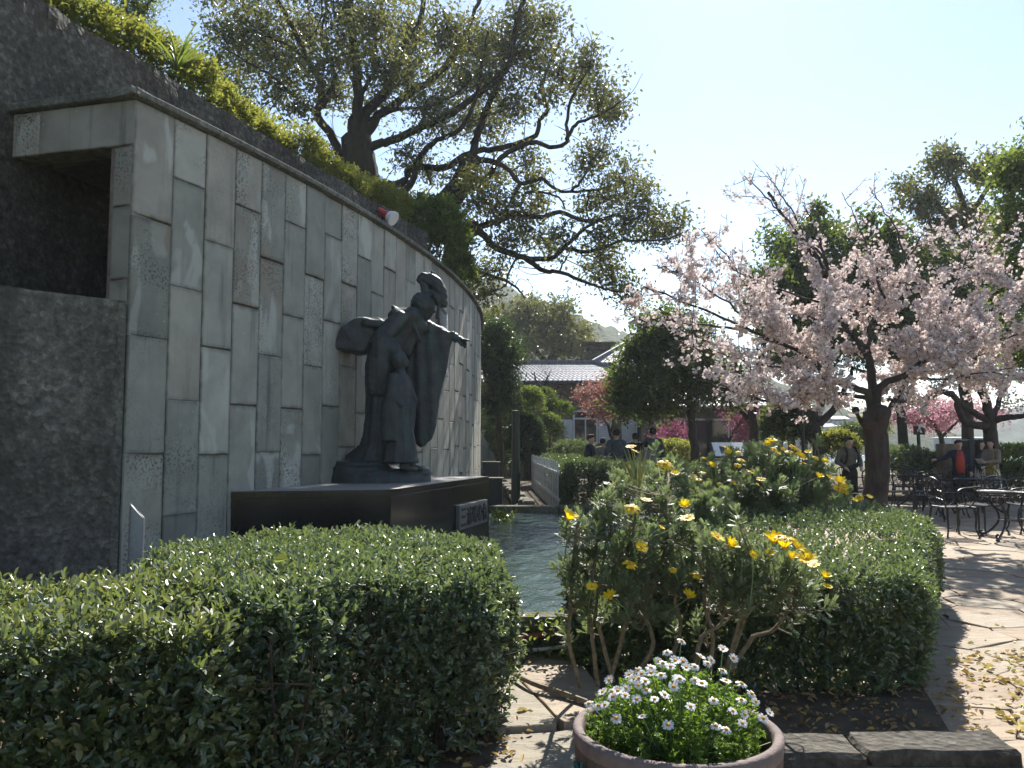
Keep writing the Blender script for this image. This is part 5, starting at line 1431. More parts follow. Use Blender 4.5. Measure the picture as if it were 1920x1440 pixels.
auto_tree('bare_tree', 'small leafless pollarded tree in front of the house wall', PG, F0(1017, 860, 31), [[(1018, 880), (1016, 790), (1017, 740), (1016, 722)], [(1016, 730), (1005, 712), (1002, 698)], [(1016, 726), (1028, 708), (1032, 695)], [(1017, 745), (1042, 730), (1048, 715)], [(1017, 742), (998, 735), (992, 722)]],
          [(1018, 700, 14, 8, 1)], 'pine', 'bark', 31, leaf=(.05, .02), per=6, tr=.09)
# airy twiggy tree above the retaining wall at the upper left
auto_tree('light_tree', 'thin pale-leaved tree above the retaining wall at the upper left corner', 'big trees on the terrace', tuple(at(250, 60, 13)), [[(250, 130), (245, 60), (235, 0), (225, -60)], [(246, 50), (200, 10), (170, -30)], [(244, 40), (275, 15), (290, -20)]],
          [(200, 5, 60, 30, 7), (250, 30, 40, 26, 6), (275, 10, 36, 30, 5), (160, -40, 60, 30, 5), (240, -50, 60, 30, 5)], 'bright', 'bark', 13, leaf=(.06, .026), per=46, tr=.05, blob=.12)

# ================================================================ shrubs
def shrub(name, label, group, c, r, leafmat, n, leaf=(.06, .03), cat='shrub', flat=.0, stems=8, sprig=5, shape=1, lump=.12, seed=0.):
    c = np.array(c, float); r = np.array(r, float); base = c - np.array([0, 0, r[2]])
    t = thing(name, label, cat, tuple(base), 0, group)
    n = int(n * .68); leaf = (leaf[0] * 1.15, leaf[1] * 1.15)
    d = rand_dirs(n); d[:, 2] = np.where(d[:, 2] < -.5, -d[:, 2], d[:, 2])
    rad = 1 + lump * fbm(d * 3.0, 1.6, seed) - rng.exponential(.08, n)
    O = c + d * r * rad[:, None]
    if flat: O[:, 2] = np.minimum(O[:, 2], c[2] + r[2] * flat + rng.normal(0, .02, n))
    T = unit(d * .6 + UP * .45 + rng.normal(size=(n, 3)) * .55)
    k = np.arange(sprig); tt = (k + 1) / sprig; A = unit(np.cross(T, rand_dirs(n))); B = np.cross(T, A); ang = k * 2.4
    rv = np.cos(ang)[None, :, None] * A[:, None] + np.sin(ang)[None, :, None] * B[:, None]
    base_l = O[:, None] + T[:, None] * (leaf[0] * 1.8 * tt)[None, :, None]
    ax = unit(T[:, None] * .8 + rv * (1.1 - .6 * tt)[None, :, None] + rng.normal(size=rv.shape) * .2)
    nm = unit(T[:, None] - rv * .6 + rng.normal(size=rv.shape) * .25)
    sz = rng.uniform(.7, 1.2, (n, sprig))
    g = Geo(); leaves(g, base_l.reshape(-1, 3), ax.reshape(-1, 3), nm.reshape(-1, 3), (leaf[0] * sz).ravel(), (leaf[1] * sz).ravel(), shape, .15, .1, np.clip(rng.normal(.45, .2, (n, 1)) + rng.normal(0, .1, (n, sprig)), 0, 1).ravel())
    o = g.build('foliage', M[leafmat], t); o['kind'] = 'stuff'
    if stems:
        g = Geo()
        for q in range(stems):
            a = base + np.array([rng.normal(0, .1) * r[0], rng.normal(0, .1) * r[1], -.05]); e = c + rand_dirs(1, .3)[0] * r * .8
            tube(g, spline([a, (a + e) / 2 + rng.normal(size=3) * r * .08, e], 3), np.linspace(.02, .006, 7) * max(.5, r[0]), 4, cap=False)
        g.build('stems', M['twig'], t)['kind'] = 'stuff'
    return t
def shrub_px(name, label, group, px, py, rx, ry, Y, mat, n, leaf, **kw):
    k = Y / 1500; return shrub(name, label, group, at(px, py, Y), (rx * k, rx * k * kw.pop('dep', .9), ry * k), mat, n, leaf, **kw)

# hedge of azaleas along the top of the retaining wall: one long bank and two rounder bushes
HB2 = []
tt_ = np.linspace(-.4, 8.4, 12)
fr = [RB + RD * s_ - RN * .26 for s_ in tt_]; bk = [RB + RD * s_ - RN * 2.0 for s_ in tt_[::-1]]
azp = np.array(fr + bk)
if ((azp[:, 0] * np.roll(azp[:, 1], -1) - np.roll(azp[:, 0], -1) * azp[:, 1]).sum()) < 0: azp = azp[::-1]
hedge('azalea_hedge', 'sunlit yellow-green azalea bank growing along the top of the retaining wall', None, azp,
      lambda x, y: 5.62 + .34 * (.5 + .5 * np.sin(y * 2.3 + 1.1 * np.sin(y * 1.1))) + .40 * np.clip(((x - RB[0]) * -RN[0] + (y - RB[1]) * -RN[1]) / 1.0, 0, 1), 5.44, 'azalea', 2700, 460, leaf=(.062, .03), seed=13., stems=30, bump=.10, shape=1)
shrub_px('round_shrub', 'glossy green rounded shrub behind the top of the tiled wall', 'shrubs above the wall', 808, 440, 66, 62, 16.5, 'bright', 2600, (.085, .042), lump=.2, seed=3.)
shrub_px('round_shrub', 'small glossy shrub lower down at the end of the tiled wall top', 'shrubs above the wall', 862, 520, 26, 40, 19., 'bright', 800, (.085, .042), lump=.2, seed=5.)
# strap-leaved clumps
def strap_plant(label, c, n, L, w, group=None, spread=.6, name='strap_leaf_plant', mat='strap', stiff=.5):
    c = np.array(c, float); t = thing(name, label, 'plant', tuple(c), 0, group)
    for q in range(n):
        a = rng.random() * 6.283; l = L * rng.uniform(.6, 1.1); lean = rng.uniform(.05, spread)
        d = np.array([math.cos(a), math.sin(a), 0]); s = np.array([-math.sin(a), math.cos(a), 0]); u = np.linspace(0, 1, 6)
        out = lean * l * u + (1 - stiff) * l * .45 * u ** 2.4; up = l * np.sqrt(np.clip(1 - lean ** 2, .1, 1)) * (u - (1 - stiff) * .45 * u ** 2.6)
        p = c + d * out[:, None] + UP * up[:, None]; ww = w * np.array([.7, 1, .95, .75, .45, .03])
        fold = UP * (w * .25) * (1 - u)[:, None]
        v = np.stack([p - s * ww[:, None] / 2 + fold, p, p + s * ww[:, None] / 2 + fold], 1).reshape(-1, 3)
        i = np.arange(5)[:, None] * 3; f = np.concatenate([i + np.array([[0, 1, 4, 3]]), i + np.array([[1, 2, 5, 4]])])
        g = Geo(); g.add(v, f, rng.random()); g.build('blade', M[mat], t)
    return t
strap_plant('spiky yellow-striped flax behind the low hedge in front of the group', at(1196, 905, 14.6) * np.array([1, 1, 0]) + np.array([0, 0, .5]), 30, 1.05, .06, 'spiky plants', .75, stiff=.85)
strap_plant('pale cream-striped agave clump beyond the cherry trunk', at(1695, 868, 24) * np.array([1, 1, 0]) + np.array([0, 0, .4]), 34, 1.2, .11, 'spiky plants', .95, stiff=.55)
strap_plant('clump of long green blades among the azaleas on the wall', at(332, 128, 8.1), 22, .55, .03, None, .8, mat='bright', stiff=.3)
# left middle garden
LG = 'clipped shrubs by the house'
shrub_px('tall_hedge', 'tall dark clipped hedge block with a pale leafy edge by the green post', LG, 990, 838, 26, 58, 26, 'pine', 2600, (.09, .045), flat=.9, lump=.03, dep=.9)
shrub_px('tall_hedge', 'taller dark hedge block behind the green post by the wall end', LG, 940, 838, 28, 74, 29, 'pine', 2600, (.09, .045), flat=.85, lump=.05, dep=.8)
shrub_px('round_shrub', 'bright green rounded bush above the dark hedge block', LG, 993, 757, 22, 22, 27, 'bright', 700, (.09, .045), lump=.1)
shrub_px('cloud_pruned_pine', 'cloud-pruned pine pad in front of the house window', LG, 1046, 772, 24, 12, 29, 'evergreen', 500, (.09, .04))
shrub_px('cloud_pruned_pine', 'yellow-green rounded shrub beside the steps below the pruned pine', LG, 1030, 812, 22, 28, 28, 'bright', 800, (.09, .04))
shrub_px('cloud_pruned_pine', 'small upper pine pad left of the house window', LG, 1022, 744, 14, 8, 29, 'evergreen', 220, (.09, .04))
shrub_px('low_shrub', 'low leafy shrub at the foot of the house steps', LG, 1075, 850, 40, 16, 25, 'lush', 700, (.08, .04))
# right middle garden
RG = 'shrubs across the plaza'
shrub_px('round_shrub', 'large round dark shrub in front of the tiled pavilion', RG, 1478, 805, 46, 48, 25, 'evergreen', 2800, (.10, .05), lump=.06, seed=2.)
shrub_px('round_shrub', 'olive bush behind the magenta plum beside the evergreen trunk', RG, 1262, 858, 40, 26, 25, 'azalea', 1000, (.08, .04))
shrub_px('round_shrub', 'yellow-green bush left of the cherry trunk behind the man', RG, 1570, 842, 34, 26, 25, 'azalea', 1100, (.09, .045))
shrub_px('round_shrub', 'leafy bush between the two dark trunks behind the man', RG, 1600, 825, 30, 22, 27, 'lush', 900, (.09, .045))
shrub_px('round_shrub', 'loose green bush right of the cherry trunk', RG, 1690, 870, 50, 22, 22, 'lush', 1100, (.09, .045))
shrub_px('round_shrub', 'dark shrub below the pink cherry behind the benches', RG, 1735, 880, 40, 20, 22, 'evergreen', 800, (.09, .045))
shrub_px('low_hedge', 'flat-topped bright green hedge at the far right', RG, 1900, 862, 42, 22, 24, 'bright', 1600, (.08, .04), flat=.8, lump=.03)
shrub_px('round_shrub', 'shaded bush at the right edge beyond the second cherry', RG, 1900, 900, 46, 24, 21, 'evergreen', 900, (.09, .045))
shrub_px('round_shrub', 'shadowy low bush beyond the second cherry trunk', RG, 1830, 885, 30, 22, 23, 'evergreen', 700, (.09, .045))
shrub_px('round_shrub', 'pale green bush far behind the pink cherry', RG, 1640, 800, 24, 20, 40, 'azalea', 500, (.14, .07))
# ================================================================ buildings and far country
def hill(name, p0, p1, depth, prof, mat, nx=120, ny=24, lump=6., seed=0.):
    "wooded ridge between plan points; prof(u) is the crest height"
    p0 = np.array(p0, float); p1 = np.array(p1, float); u = np.linspace(0, 1, nx); v = np.linspace(0, 1, ny)
    d = unit(p1 - p0); nrm = np.array([-d[1], d[0]])
    U, V_ = np.meshgrid(u, v); hgt = np.array([prof(x) for x in u])[None, :] * np.sin(np.clip(V_, 0, 1) * math.pi * .5) ** .8
    XY = p0 + U[..., None] * (p1 - p0) + V_[..., None] * depth * nrm
    n3 = np.array([[abs(mnoise.noise(Vector((x / lump / 1.6, y / lump / 1.6, seed)))) * 1.2 + abs(mnoise.noise(Vector((x / lump / .7, y / lump / .7, seed + 5)))) * .6 for x, y in row] for row in XY])
    Z = hgt + n3 * lump * .55 - 4
    ii = np.arange(nx * ny).reshape(ny, nx); g = Geo()
    g.add(np.concatenate([XY, Z[..., None]], -1).reshape(-1, 3), np.stack([ii[:-1, :-1], ii[:-1, 1:], ii[1:, 1:], ii[1:, :-1]], -1).reshape(-1, 4))
    o = g.build(name, mat, None, True); o['kind'] = 'structure'; return o
def ip(xs, ys): return lambda u: float(np.interp(u, xs, ys))
hill('hill', (-90, 150), (150, 210), 110, ip([0, .44, .515, .6, .665, .75, .86, 1], [70, 60, 51, 44, 42, 34, 18, 10]), M['hill'], 170, 30, 6., 2.)
hill('far_hill', (20, 420), (420, 300), 160, ip([0, .2, .45, .7, 1], [32, 26, 18, 24, 34]), M['far_hill'], 150, 20, 12., 8.)
hill('far_hill', (-60, 330), (120, 360), 120, ip([0, .4, .7, 1], [66, 46, 40, 26]), M['far_hill'], 110, 20, 10., 18.)
g = Geo(); prism(g, np.array([[40, 100], [200, 100], [330, 290], [60, 400]]), -3.0, -1.4); struct(g, 'bay', M['bay'])

def rot(a): return np.array([[math.cos(a), -math.sin(a), 0], [math.sin(a), math.cos(a), 0], [0, 0, 1]])
def tile_roof(name, parent, e0, e1, r0, r1, ze, zr, pitch=.21, courses=9, mat=None):
    "corrugated tile slope between an eave line and a ridge line (plan points), rounded columns laid in stepped courses"
    e0, e1, r0, r1 = [np.array(x, float) for x in (e0, e1, r0, r1)]
    ncol = int(np.linalg.norm(e1 - e0) / pitch); k = 5
    uu = np.linspace(0, 1, ncol * k + 1); bump_ = .075 * np.abs(np.sin(np.arange(ncol * k + 1) / k * math.pi))
    rows = []; 
    for c in range(courses):
        for q in (0, 1):
            w = (c + q) / courses; lift = .0 if q else .02
            a = e0 + (r0 - e0) * w; b = e1 + (r1 - e1) * w
            xy = a + uu[:, None] * (b - a); z = ze + (zr - ze) * w + bump_ + lift
            rows.append(np.c_[xy, z])
    V = np.concatenate(rows); m = len(uu); i = np.arange(len(rows) - 1)[:, None] * m; j = np.arange(m - 1)[None]
    g = Geo(); rnd = rng.random((len(rows) - 1) * (m - 1))
    g.add(V, np.stack([i + j, i + j + 1, i + m + j + 1, i + m + j], -1).reshape(-1, 4), rnd)
    o = g.build(name, mat or M['roof_tile'], parent); o['kind'] = 'stuff'; return o

def window_part(parent, c, w, h, rz=0., shutters=True, transom=True):
    "framed window with panes; shutters are separate parts. c is the bottom centre on the wall's face"
    R0 = rot(rz); c = np.array(c, float)
    def bx(g, x0, x1, y0, y1, z0, z1): bev_box(g, (x0, y0, z0), (x1, y1, z1), .008, M=R0, t=c)
    g = Geo(); f = .09
    bx(g, -w / 2, -w / 2 + f, -.07, .05, 0, h); bx(g, w / 2 - f, w / 2, -.07, .05, 0, h)
    bx(g, -w / 2 + f, w / 2 - f, -.07, .05, h - f, h); bx(g, -w / 2 + f, w / 2 - f, -.07, .05, 0, f)
    if transom: bx(g, -w / 2 + f, w / 2 - f, -.065, .05, h * .72, h * .72 + .08)
    bx(g, -.03, .03, -.06, .05, f, h * .72 if transom else h - f)
    fr = g.build('window_frame', M['white_paint'], parent)
    g = Geo(); bx(g, -w / 2 + f, w / 2 - f, .0, .02, f, h - f); g.build('pane', M['glass'], fr)
    g = Geo()
    for s_ in (-1, 1): bx(g, *(sorted((s_ * (w / 2 - f - .02), s_ * (w / 2 - f - .34)))), .03, .045, f, h * .7)
    g.build('curtain', M['curtain'], fr)
    if shutters:
        for s_ in (-1, 1):
            g = Geo(); x0, x1 = sorted((s_ * (w / 2 + .02), s_ * (w / 2 + .62)))
            bx(g, x0, x1, -.08, -.03, 0.02, h * .72)
            sh = g.build('shutter', M['white_paint'], parent)
            g = Geo()
            for q in range(9): bx(g, x0 + .07, x1 - .07, -.10, -.075, .12 + q * (h * .72 - .25) / 9, .12 + (q + .62) * (h * .72 - .25) / 9)
            g.build('louvres', M['white_paint'], sh)

# ---- long house with tiled roof
HY = 36.; ez = at(1000, 719, HY)[2]; rz_ = at(1000, 684, HY + 3.6)[2]
xl, xr = at(880, 719, HY)[0], at(1250, 719, HY)[0]
hs = thing('tiled_house', 'long tan stone house with grey tiled roof and white shuttered windows', 'house', ((xl + xr) / 2, HY + 3, 0))
g = Geo(); bev_box(g, (xl + .5, HY + .55, 0), (xr + 1.5, HY + 7.2, ez + .02), .02); g.build('wall', M['tan_wall'], hs)
g = Geo(); bev_box(g, (xl + .46, HY + .5, ez - .42), (xr + 1.5, HY + .56, ez - .22), .01); bev_box(g, (xl + .42, HY + .42, ez - .2), (xr + 1.5, HY + .56, ez - .02), .01); g.build('cornice', M['tan_wall'], hs)
g = Geo(); bev_box(g, (xl, HY - .1, ez - .05), (xr + 1.2, HY + .02, ez + .06), .02); g.build('gutter', M['dark_metal'], hs)
hipx = at(1112, 684, HY + 3.6)[0]
rf = tile_roof('roof_tiles', hs, (xl, HY), (hipx + 2.4, HY), (xl, HY + 3.6), (hipx, HY + 3.6), ez + .06, rz_, .21, 10)
rf2 = tile_roof('roof_tiles', hs, (hipx + 2.6, HY + 7.2), (xl, HY + 7.2), (hipx, HY + 3.6), (xl, HY + 3.6), ez + .06, rz_, .21, 6)
g = Geo(); x = xl
while x < hipx: 
    bev_box(g, (x, HY + 3.46, rz_ + .0), (min(x + .3, hipx) - .02, HY + 3.74, rz_ + .24), .03); x += .3
g.build('ridge_tiles', M['roof_dark'], hs)['kind'] = 'stuff'
# taller hipped wing to the right
w0 = at(1165, 655, HY + 6); zr2 = w0[2]; 
tile_roof('roof_tiles', hs, (hipx + .1, HY + 3.7), (hipx + 4.2, HY + 2.6), (w0[0] + .4, HY + 6.4), (w0[0] + 1.2, HY + 6.2), rz_ + .05, zr2 + .35, .21, 9)
g = Geo()
for a, b in (((hipx, HY + 3.6, rz_ + .14), (w0[0] + .4, HY + 6.4, zr2 + .42)), ((hipx, HY + 3.6, rz_ + .14), (hipx + 1.9, HY + .9, ez + .42))):
    a, b = np.array(a), np.array(b); n = 14
    for q in range(n):
        c0 = a + (b - a) * q / n; c1 = a + (b - a) * (q + .93) / n
        tube(g, [c0, c1], .13, 6)
g.build('hip_tiles', M['roof_dark'], hs)['kind'] = 'stuff'
cx = at(1124, 662, HY + 7); g = Geo(); bev_box(g, (cx[0] - .8, HY + 6.6, rz_ - .2), (cx[0] + .7, HY + 7.6, cx[2] + .1), .05)
bev_box(g, (cx[0] - .7, HY + 6.7, cx[2] + .1), (cx[0] + .6, HY + 7.5, cx[2] + .42), .05)
ch = g.build('chimney', M['rock'], hs); 
g = Geo(); bev_box(g, (cx[0] - .95, HY + 6.45, cx[2] + .42), (cx[0] + .85, HY + 7.75, cx[2] + .55), .03); g.build('chimney_cap', M['rock'], ch)
for px in (1098, 1212):
    c = at(px, 832, HY + .5); window_part(hs, (c[0], HY + .54, c[2]), 1.15 if px == 1098 else 1.0, at(px, 769, HY + .5)[2] - c[2])
# steps with iron rail in front of the house
st0 = at(1072, 850, 30)
stp = thing('garden_steps', 'short flight of stone steps with black handrail going up to the house', 'steps', tuple(st0))
for k in range(6):
    x = at(1085 - k * 9, 850, 30 + k * .3)[0]; g = Geo(); bev_box(g, (x - 1.2, 29.6 + k * .3, 0), (x, 31.2 + k * .3, .45 + k * .17), .02); g.build('step', M['rock'], stp)
a, b = at(1092, 852, 29.4), at(1042, 808, 30.6)
g = Geo(); tube(g, [a, b, b + np.array([-.9, .2, .0])], .035, 6); g.build('handrail', M['dark_metal'], stp)
for q in range(7):
    c = a + (b - a) * (q + .3) / 7; g = Geo(); tube(g, [c - np.array([0, 0, .75]), c], .016, 5); g.build('baluster', M['dark_metal'], stp)
# ---- tiled pavilion at the middle right
PY_ = 31.; ez2 = at(1400, 766, PY_)[2]; rzp = at(1400, 737, PY_ + 2.4)[2]; xl2, xr2 = at(1325, 766, PY_)[0], at(1530, 766, PY_)[0]
pv = thing('tiled_pavilion', 'low pavilion with pale grey tiled roof half hidden by blossom', 'building', ((xl2 + xr2) / 2, PY_ + 2, 0))
g = Geo(); bev_box(g, (at(1235, 766, PY_)[0], PY_ + .6, 0), (xl2 + 2.2, PY_ + 4.4, ez2), .02); g.build('wall', M['tan_wall'], pv)
tile_roof('roof_tiles', pv, (xl2 - 2.2, PY_), (xr2, PY_), (xl2 - 1.4, PY_ + 2.5), (xr2 - .8, PY_ + 2.5), ez2 + .05, rzp, .2, 8)
tile_roof('roof_tiles', pv, (xr2, PY_ + 5), (xl2 - 2.2, PY_ + 5), (xr2 - .8, PY_ + 2.5), (xl2 - 1.4, PY_ + 2.5), ez2 + .05, rzp, .2, 5)
g = Geo(); bev_box(g, (xl2 - 1.5, PY_ + 2.36, rzp), (xr2 - .7, PY_ + 2.64, rzp + .2), .03); g.build('ridge', M['roof_dark'], pv)
for x in np.linspace(xl2 + 2.5, xr2 - .3, 4):
    g = Geo(); bev_box(g, (x - .09, PY_ + .4, 0), (x + .09, PY_ + .58, ez2 + .04), .01); g.build('post', M['tan_wall'], pv)
g = Geo(); bev_box(g, (xl2 - 2.1, PY_ + .3, ez2 - .16), (xr2 - .1, PY_ + .39, ez2 + .02), .01); g.build('eave_beam', M['dark_metal'], pv)
for k, px in enumerate((1262, 1315, 1345)):
    c = at(px, 850, PY_ + .55); g = Geo(); bev_box(g, (c[0] - .5, PY_ + .54, .9), (c[0] + .5, PY_ + .585, 2.5), .01)
    w = g.build('window', M['white_paint'], pv); g = Geo(); bev_box(g, (c[0] - .43, PY_ + .52, .98), (c[0] + .43, PY_ + .537, 2.42), .004); g.build('pane', M['glass'], w)
# ---- small houses across the bay
for k, (px, py, w, h, Y, lab) in enumerate([(1592, 808, 4.6, 2.0, 170, 'pale flat-roofed house across the bay, lowest of the group'), (1575, 792, 3.8, 1.8, 190, 'small grey-roofed house up the far slope left of the others'),
                                            (1612, 788, 5, 2.0, 210, 'brown gabled house up the far slope right of the pale one'), (1556, 808, 2.6, 2, 180, 'narrow whitish house at the left of the far houses'),
                                            (1812, 826, 9, 1.2, 160, 'long low white building across the water behind the pink cherry')]):
    c = at(px, py, Y); h_ = thing('far_house', lab, 'house', (c[0], Y, c[2] - 4), 0, 'houses across the bay')
    g = Geo(); bev_box(g, (c[0] - w / 2, Y, c[2] - 3), (c[0] + w / 2, Y + 4, c[2] + h * .45), .05); wl_ = g.build('wall', M['white_wall'], h_)
    g = Geo(); z = c[2] + h * .45; x0, x1 = c[0] - w / 2 - .3, c[0] + w / 2 + .3; rh = h * (.18 if k in (0, 4) else .42)
    g.add([(x0, Y - .6, z), (x1, Y - .6, z), (x1, Y + 4.6, z), (x0, Y + 4.6, z), (x0 + .3, Y + 2, z + rh), (x1 - .3, Y + 2, z + rh)], [np.array([[0, 1, 5, 4], [2, 3, 4, 5]]), np.array([[1, 2, 5], [3, 0, 4]]), np.array([[3, 2, 1, 0]])])
    g.build('roof', M['white_wall'] if k in (0, 3, 4) else M['roof_dark' if k == 1 else 'tan_wall'], h_)
    for q in range(3):
        g = Geo(); x = c[0] - w * .3 + q * w * .3; bev_box(g, (x - .3, Y - .06, c[2] - .5), (x + .3, Y - .005, c[2] + .3), .02); g.build('window', M['glass'], h_)

# ---- white picket fence by the channel
fa, fb = at(1046, 900, 15.9), at(997, 870, 25.2)
ft = thing('picket_fence', 'weathered white picket fence running back beside the low hedge', 'fence', (float(fa[0]), float(fa[1]), .1))
npk = 22; dF = (fb - fa)[:2] / (npk - 1); aF = math.atan2(dF[1], dF[0])
pg = Geo(); bev_box(pg, (-.036, -.011, 0), (.036, .011, 1.08), .008); pv_ = np.concatenate(pg.V)
pm = pg.mesh('picket', M['picket'])
for k in range(npk):
    o = bpy.data.objects.new('picket', pm); link(o); o.parent = ft
    x, y = fa[:2] + dF * k
    o.matrix_local = Matrix.Translation(Vector((x - fa[0], y - fa[1], rng.normal(.0, .012)))) @ Matrix.Rotation(aF + .0, 4, 'Z') @ Matrix.Rotation(rng.normal(0, .012), 4, 'Y')
for z in (.32, .84):
    g = Geo(); n_ = np.array([-dF[1], dF[0], 0]) / np.linalg.norm(dF) * -.03
    a = np.array([*fa[:2], z + .1]) + n_; b = np.array([*fb[:2], z + .1]) + n_
    L = np.linalg.norm(b - a); bev_box(g, (0, -.015, -.03), (L, .015, .03), .005, M=rot(aF), t=a); g.build('rail', M['picket'], ft)
# green lamp post, display board, speaker box, stones
def post(name, label, cat, px, y_top, Y, r, mat, zb=.1, base=True):
    c = at(px, y_top, Y); t = thing(name, label, cat, (c[0], c[1], zb))
    g = Geo(); lathe(g, [(.0001, zb), (r * 1.15, zb), (r * 1.15, zb + .8), (r, zb + .84), (r * .96, c[2]), (.0001, c[2] + .01)], 14, (c[0], c[1], 0)); g.build('pole', mat, t, False)
    if base: g = Geo(); lathe(g, [(.0001, zb), (r * 1.9, zb), (r * 1.9, zb + .05), (r * 1.2, zb + .09)], 14, (c[0], c[1], 0)); g.build('foot', mat, t)
    return t, c
post('lamp_post', 'thick dark green post standing by the channel in front of the dark hedge', 'post', 967, 770, 17.2, .085, M['green_metal'], .1)
post('utility_pole', 'thin dark pole rising in front of the round shrub by the pavilion', 'pole', 1502, 690, 24, .05, M['dark_metal'], 0)
post('short_post', 'slim grey post standing in the channel beside the green post', 'post', 963, 890, 18.2, .03, M['kerb'], .1, False)
t, c = post('info_sign', 'dark square information sign on a post in front of the pink cherry', 'sign', 1722, 815, 23, .05, M['dark_metal'], 0)
g = Geo(); w = 21 / 1500 * 23 / 2; bev_box(g, (c[0] - w, c[1] - .06, c[2]), (c[0] + w, c[1] - .02, at(1722, 799, 23)[2]), .01); g.build('sign_panel', M['dark_metal'], t)
t, c = post('display_board', 'slanted white display board on a dark stand behind the yellow bush', 'sign', 1366, 850, 19, .05, M['dark_metal'], 0)
g = Geo(); tl = [[1, 0, 0], [0, .75, -.66], [0, .66, .75]]
bev_box(g, (-.42, -.28, -.02), (.42, .28, .02), .01, M=tl, t=(c[0], c[1] - .04, c[2] + .08)); bd = g.build('board', M['dark_metal'], t)
g = Geo(); bev_box(g, (-.37, -.24, .021), (.37, .24, .026), .002, M=tl, t=(c[0], c[1] - .04, c[2] + .08)); g.build('panel_sheet', M['white_plastic'], bd)
g = Geo(); bev_box(g, (-.22, -.16, .0275), (.12, .1, .029), .0005, M=tl, t=(c[0], c[1] - .04, c[2] + .08)); g.build('printed_picture', M['slate_cloth'], bd)
for k, (px, py0, py1, w, Y, m, lab) in enumerate([(1778, 832, 892, 32, 21, 'tan_wall', 'tan stone monument block behind the woman in red'), (1832, 824, 900, 44, 22, 'dark_metal', 'dark upright stone slab beside the tan monument')]):
    a = at(px, py0, Y); t = thing('stone_monument', lab, 'monument', (a[0], Y, 0)); ww = w / 1500 * Y / 2
    g = Geo(); bev_box(g, (a[0] - ww * 1.15, Y - .25, -.05), (a[0] + ww * 1.15, Y + .35, .25), .03); g.build('base', M['rock'], t)
    g = Geo(); bev_box(g, (a[0] - ww, Y - .15, .25), (a[0] + ww, Y + .25, a[2]), .03); g.build('slab', M[m], t)
    if k == 0: g = Geo(); bev_box(g, (a[0] - ww * .4, Y - .165, a[2] - .32), (a[0] + ww * .2, Y - .149, a[2] - .22), .003); g.build('name_plate', M['cream_cloth'], t)
# clear acrylic tubes with slanted tops
def acrylic(label, px, py_top, py_bot, w_px, Y, zb):
    a = at(px, py_top, Y); r = w_px / 1500 * Y / 2; hi = a[2]; lo = zb
    t = thing('acrylic_tube', label, 'tube', (a[0], a[1], lo), 0, 'clear acrylic tubes by the wall')
    n = 28; an = np.arange(n) * 2 * math.pi / n; g = Geo()
    cut = hi - .5 * r * 4.2 * (1 - np.cos(an - math.radians(205))) * .5
    for R1 in (r, r - .006): pass
    o_ = np.c_[a[0] + r * np.cos(an), a[1] + r * np.sin(an)]; i_ = np.c_[a[0] + (r - .007) * np.cos(an), a[1] + (r - .007) * np.sin(an)]
    V = np.concatenate([np.c_[o_, np.full(n, lo)], np.c_[o_, cut], np.c_[i_, cut], np.c_[i_, np.full(n, lo)]])
    i = np.arange(n); j = (i + 1) % n
    g.add(V, np.concatenate([np.stack([i + q * n, j + q * n, j + ((q + 1) % 4) * n, i + ((q + 1) % 4) * n], 1) for q in range(4)]))
    g.build('tube', M['acrylic'], t)
    g = Geo(); lathe(g, [(.0001, lo), (r + .03, lo), (r + .03, lo + .06), (r + .004, lo + .07)], 20, (a[0], a[1], 0)); g.build('base_ring', M['grey_pipe'], t)
    g = Geo()
    g.add(np.c_[i_ * .999 + np.array([a[0], a[1]]) * .001, cut - .012], np.arange(n)[None]); g.build('slanted_lid', M['white_plastic'], t)
acrylic('clear acrylic tube with a slanted top standing behind the left hedge by the wall corner', 258, 942, 1060, 27, 5.85, .0)
acrylic('clear acrylic tube with slanted white top fixed to the tiled wall behind the statue', 830, 570, 660, 19, 12.5, float(at(830, 705, 12.5)[2]))
# red and white megaphone lying on the wall top
mc = at(724, 402, 12.9); t = thing('megaphone', 'red and white megaphone speaker on the end of the retaining wall', 'loudspeaker', tuple(mc))
ax = unit(np.array([.75, -.3, -.5])); e1 = unit(np.cross(ax, UP)); e2 = np.cross(ax, e1)
def cone(g, p, q, r0, r1, k=18): tube(g, [p, q], [r0, r1], k)
g = Geo(); tube(g, [mc - ax * .2, mc - ax * .05, mc + ax * .06], [.05, .06, .085], 12); g.build('body', M['red_plastic'], t)
g = Geo(); tube(g, [mc + ax * .06, mc + ax * .14, mc + ax * .17], [.087, .12, .125], 12); g.build('horn', M['white_plastic'], t)
g = Geo(); b = mc - ax * .08; tube(g, [b, b - np.array([0, 0, .16])], .02, 6); g.build('bracket', M['dark_metal'], t)
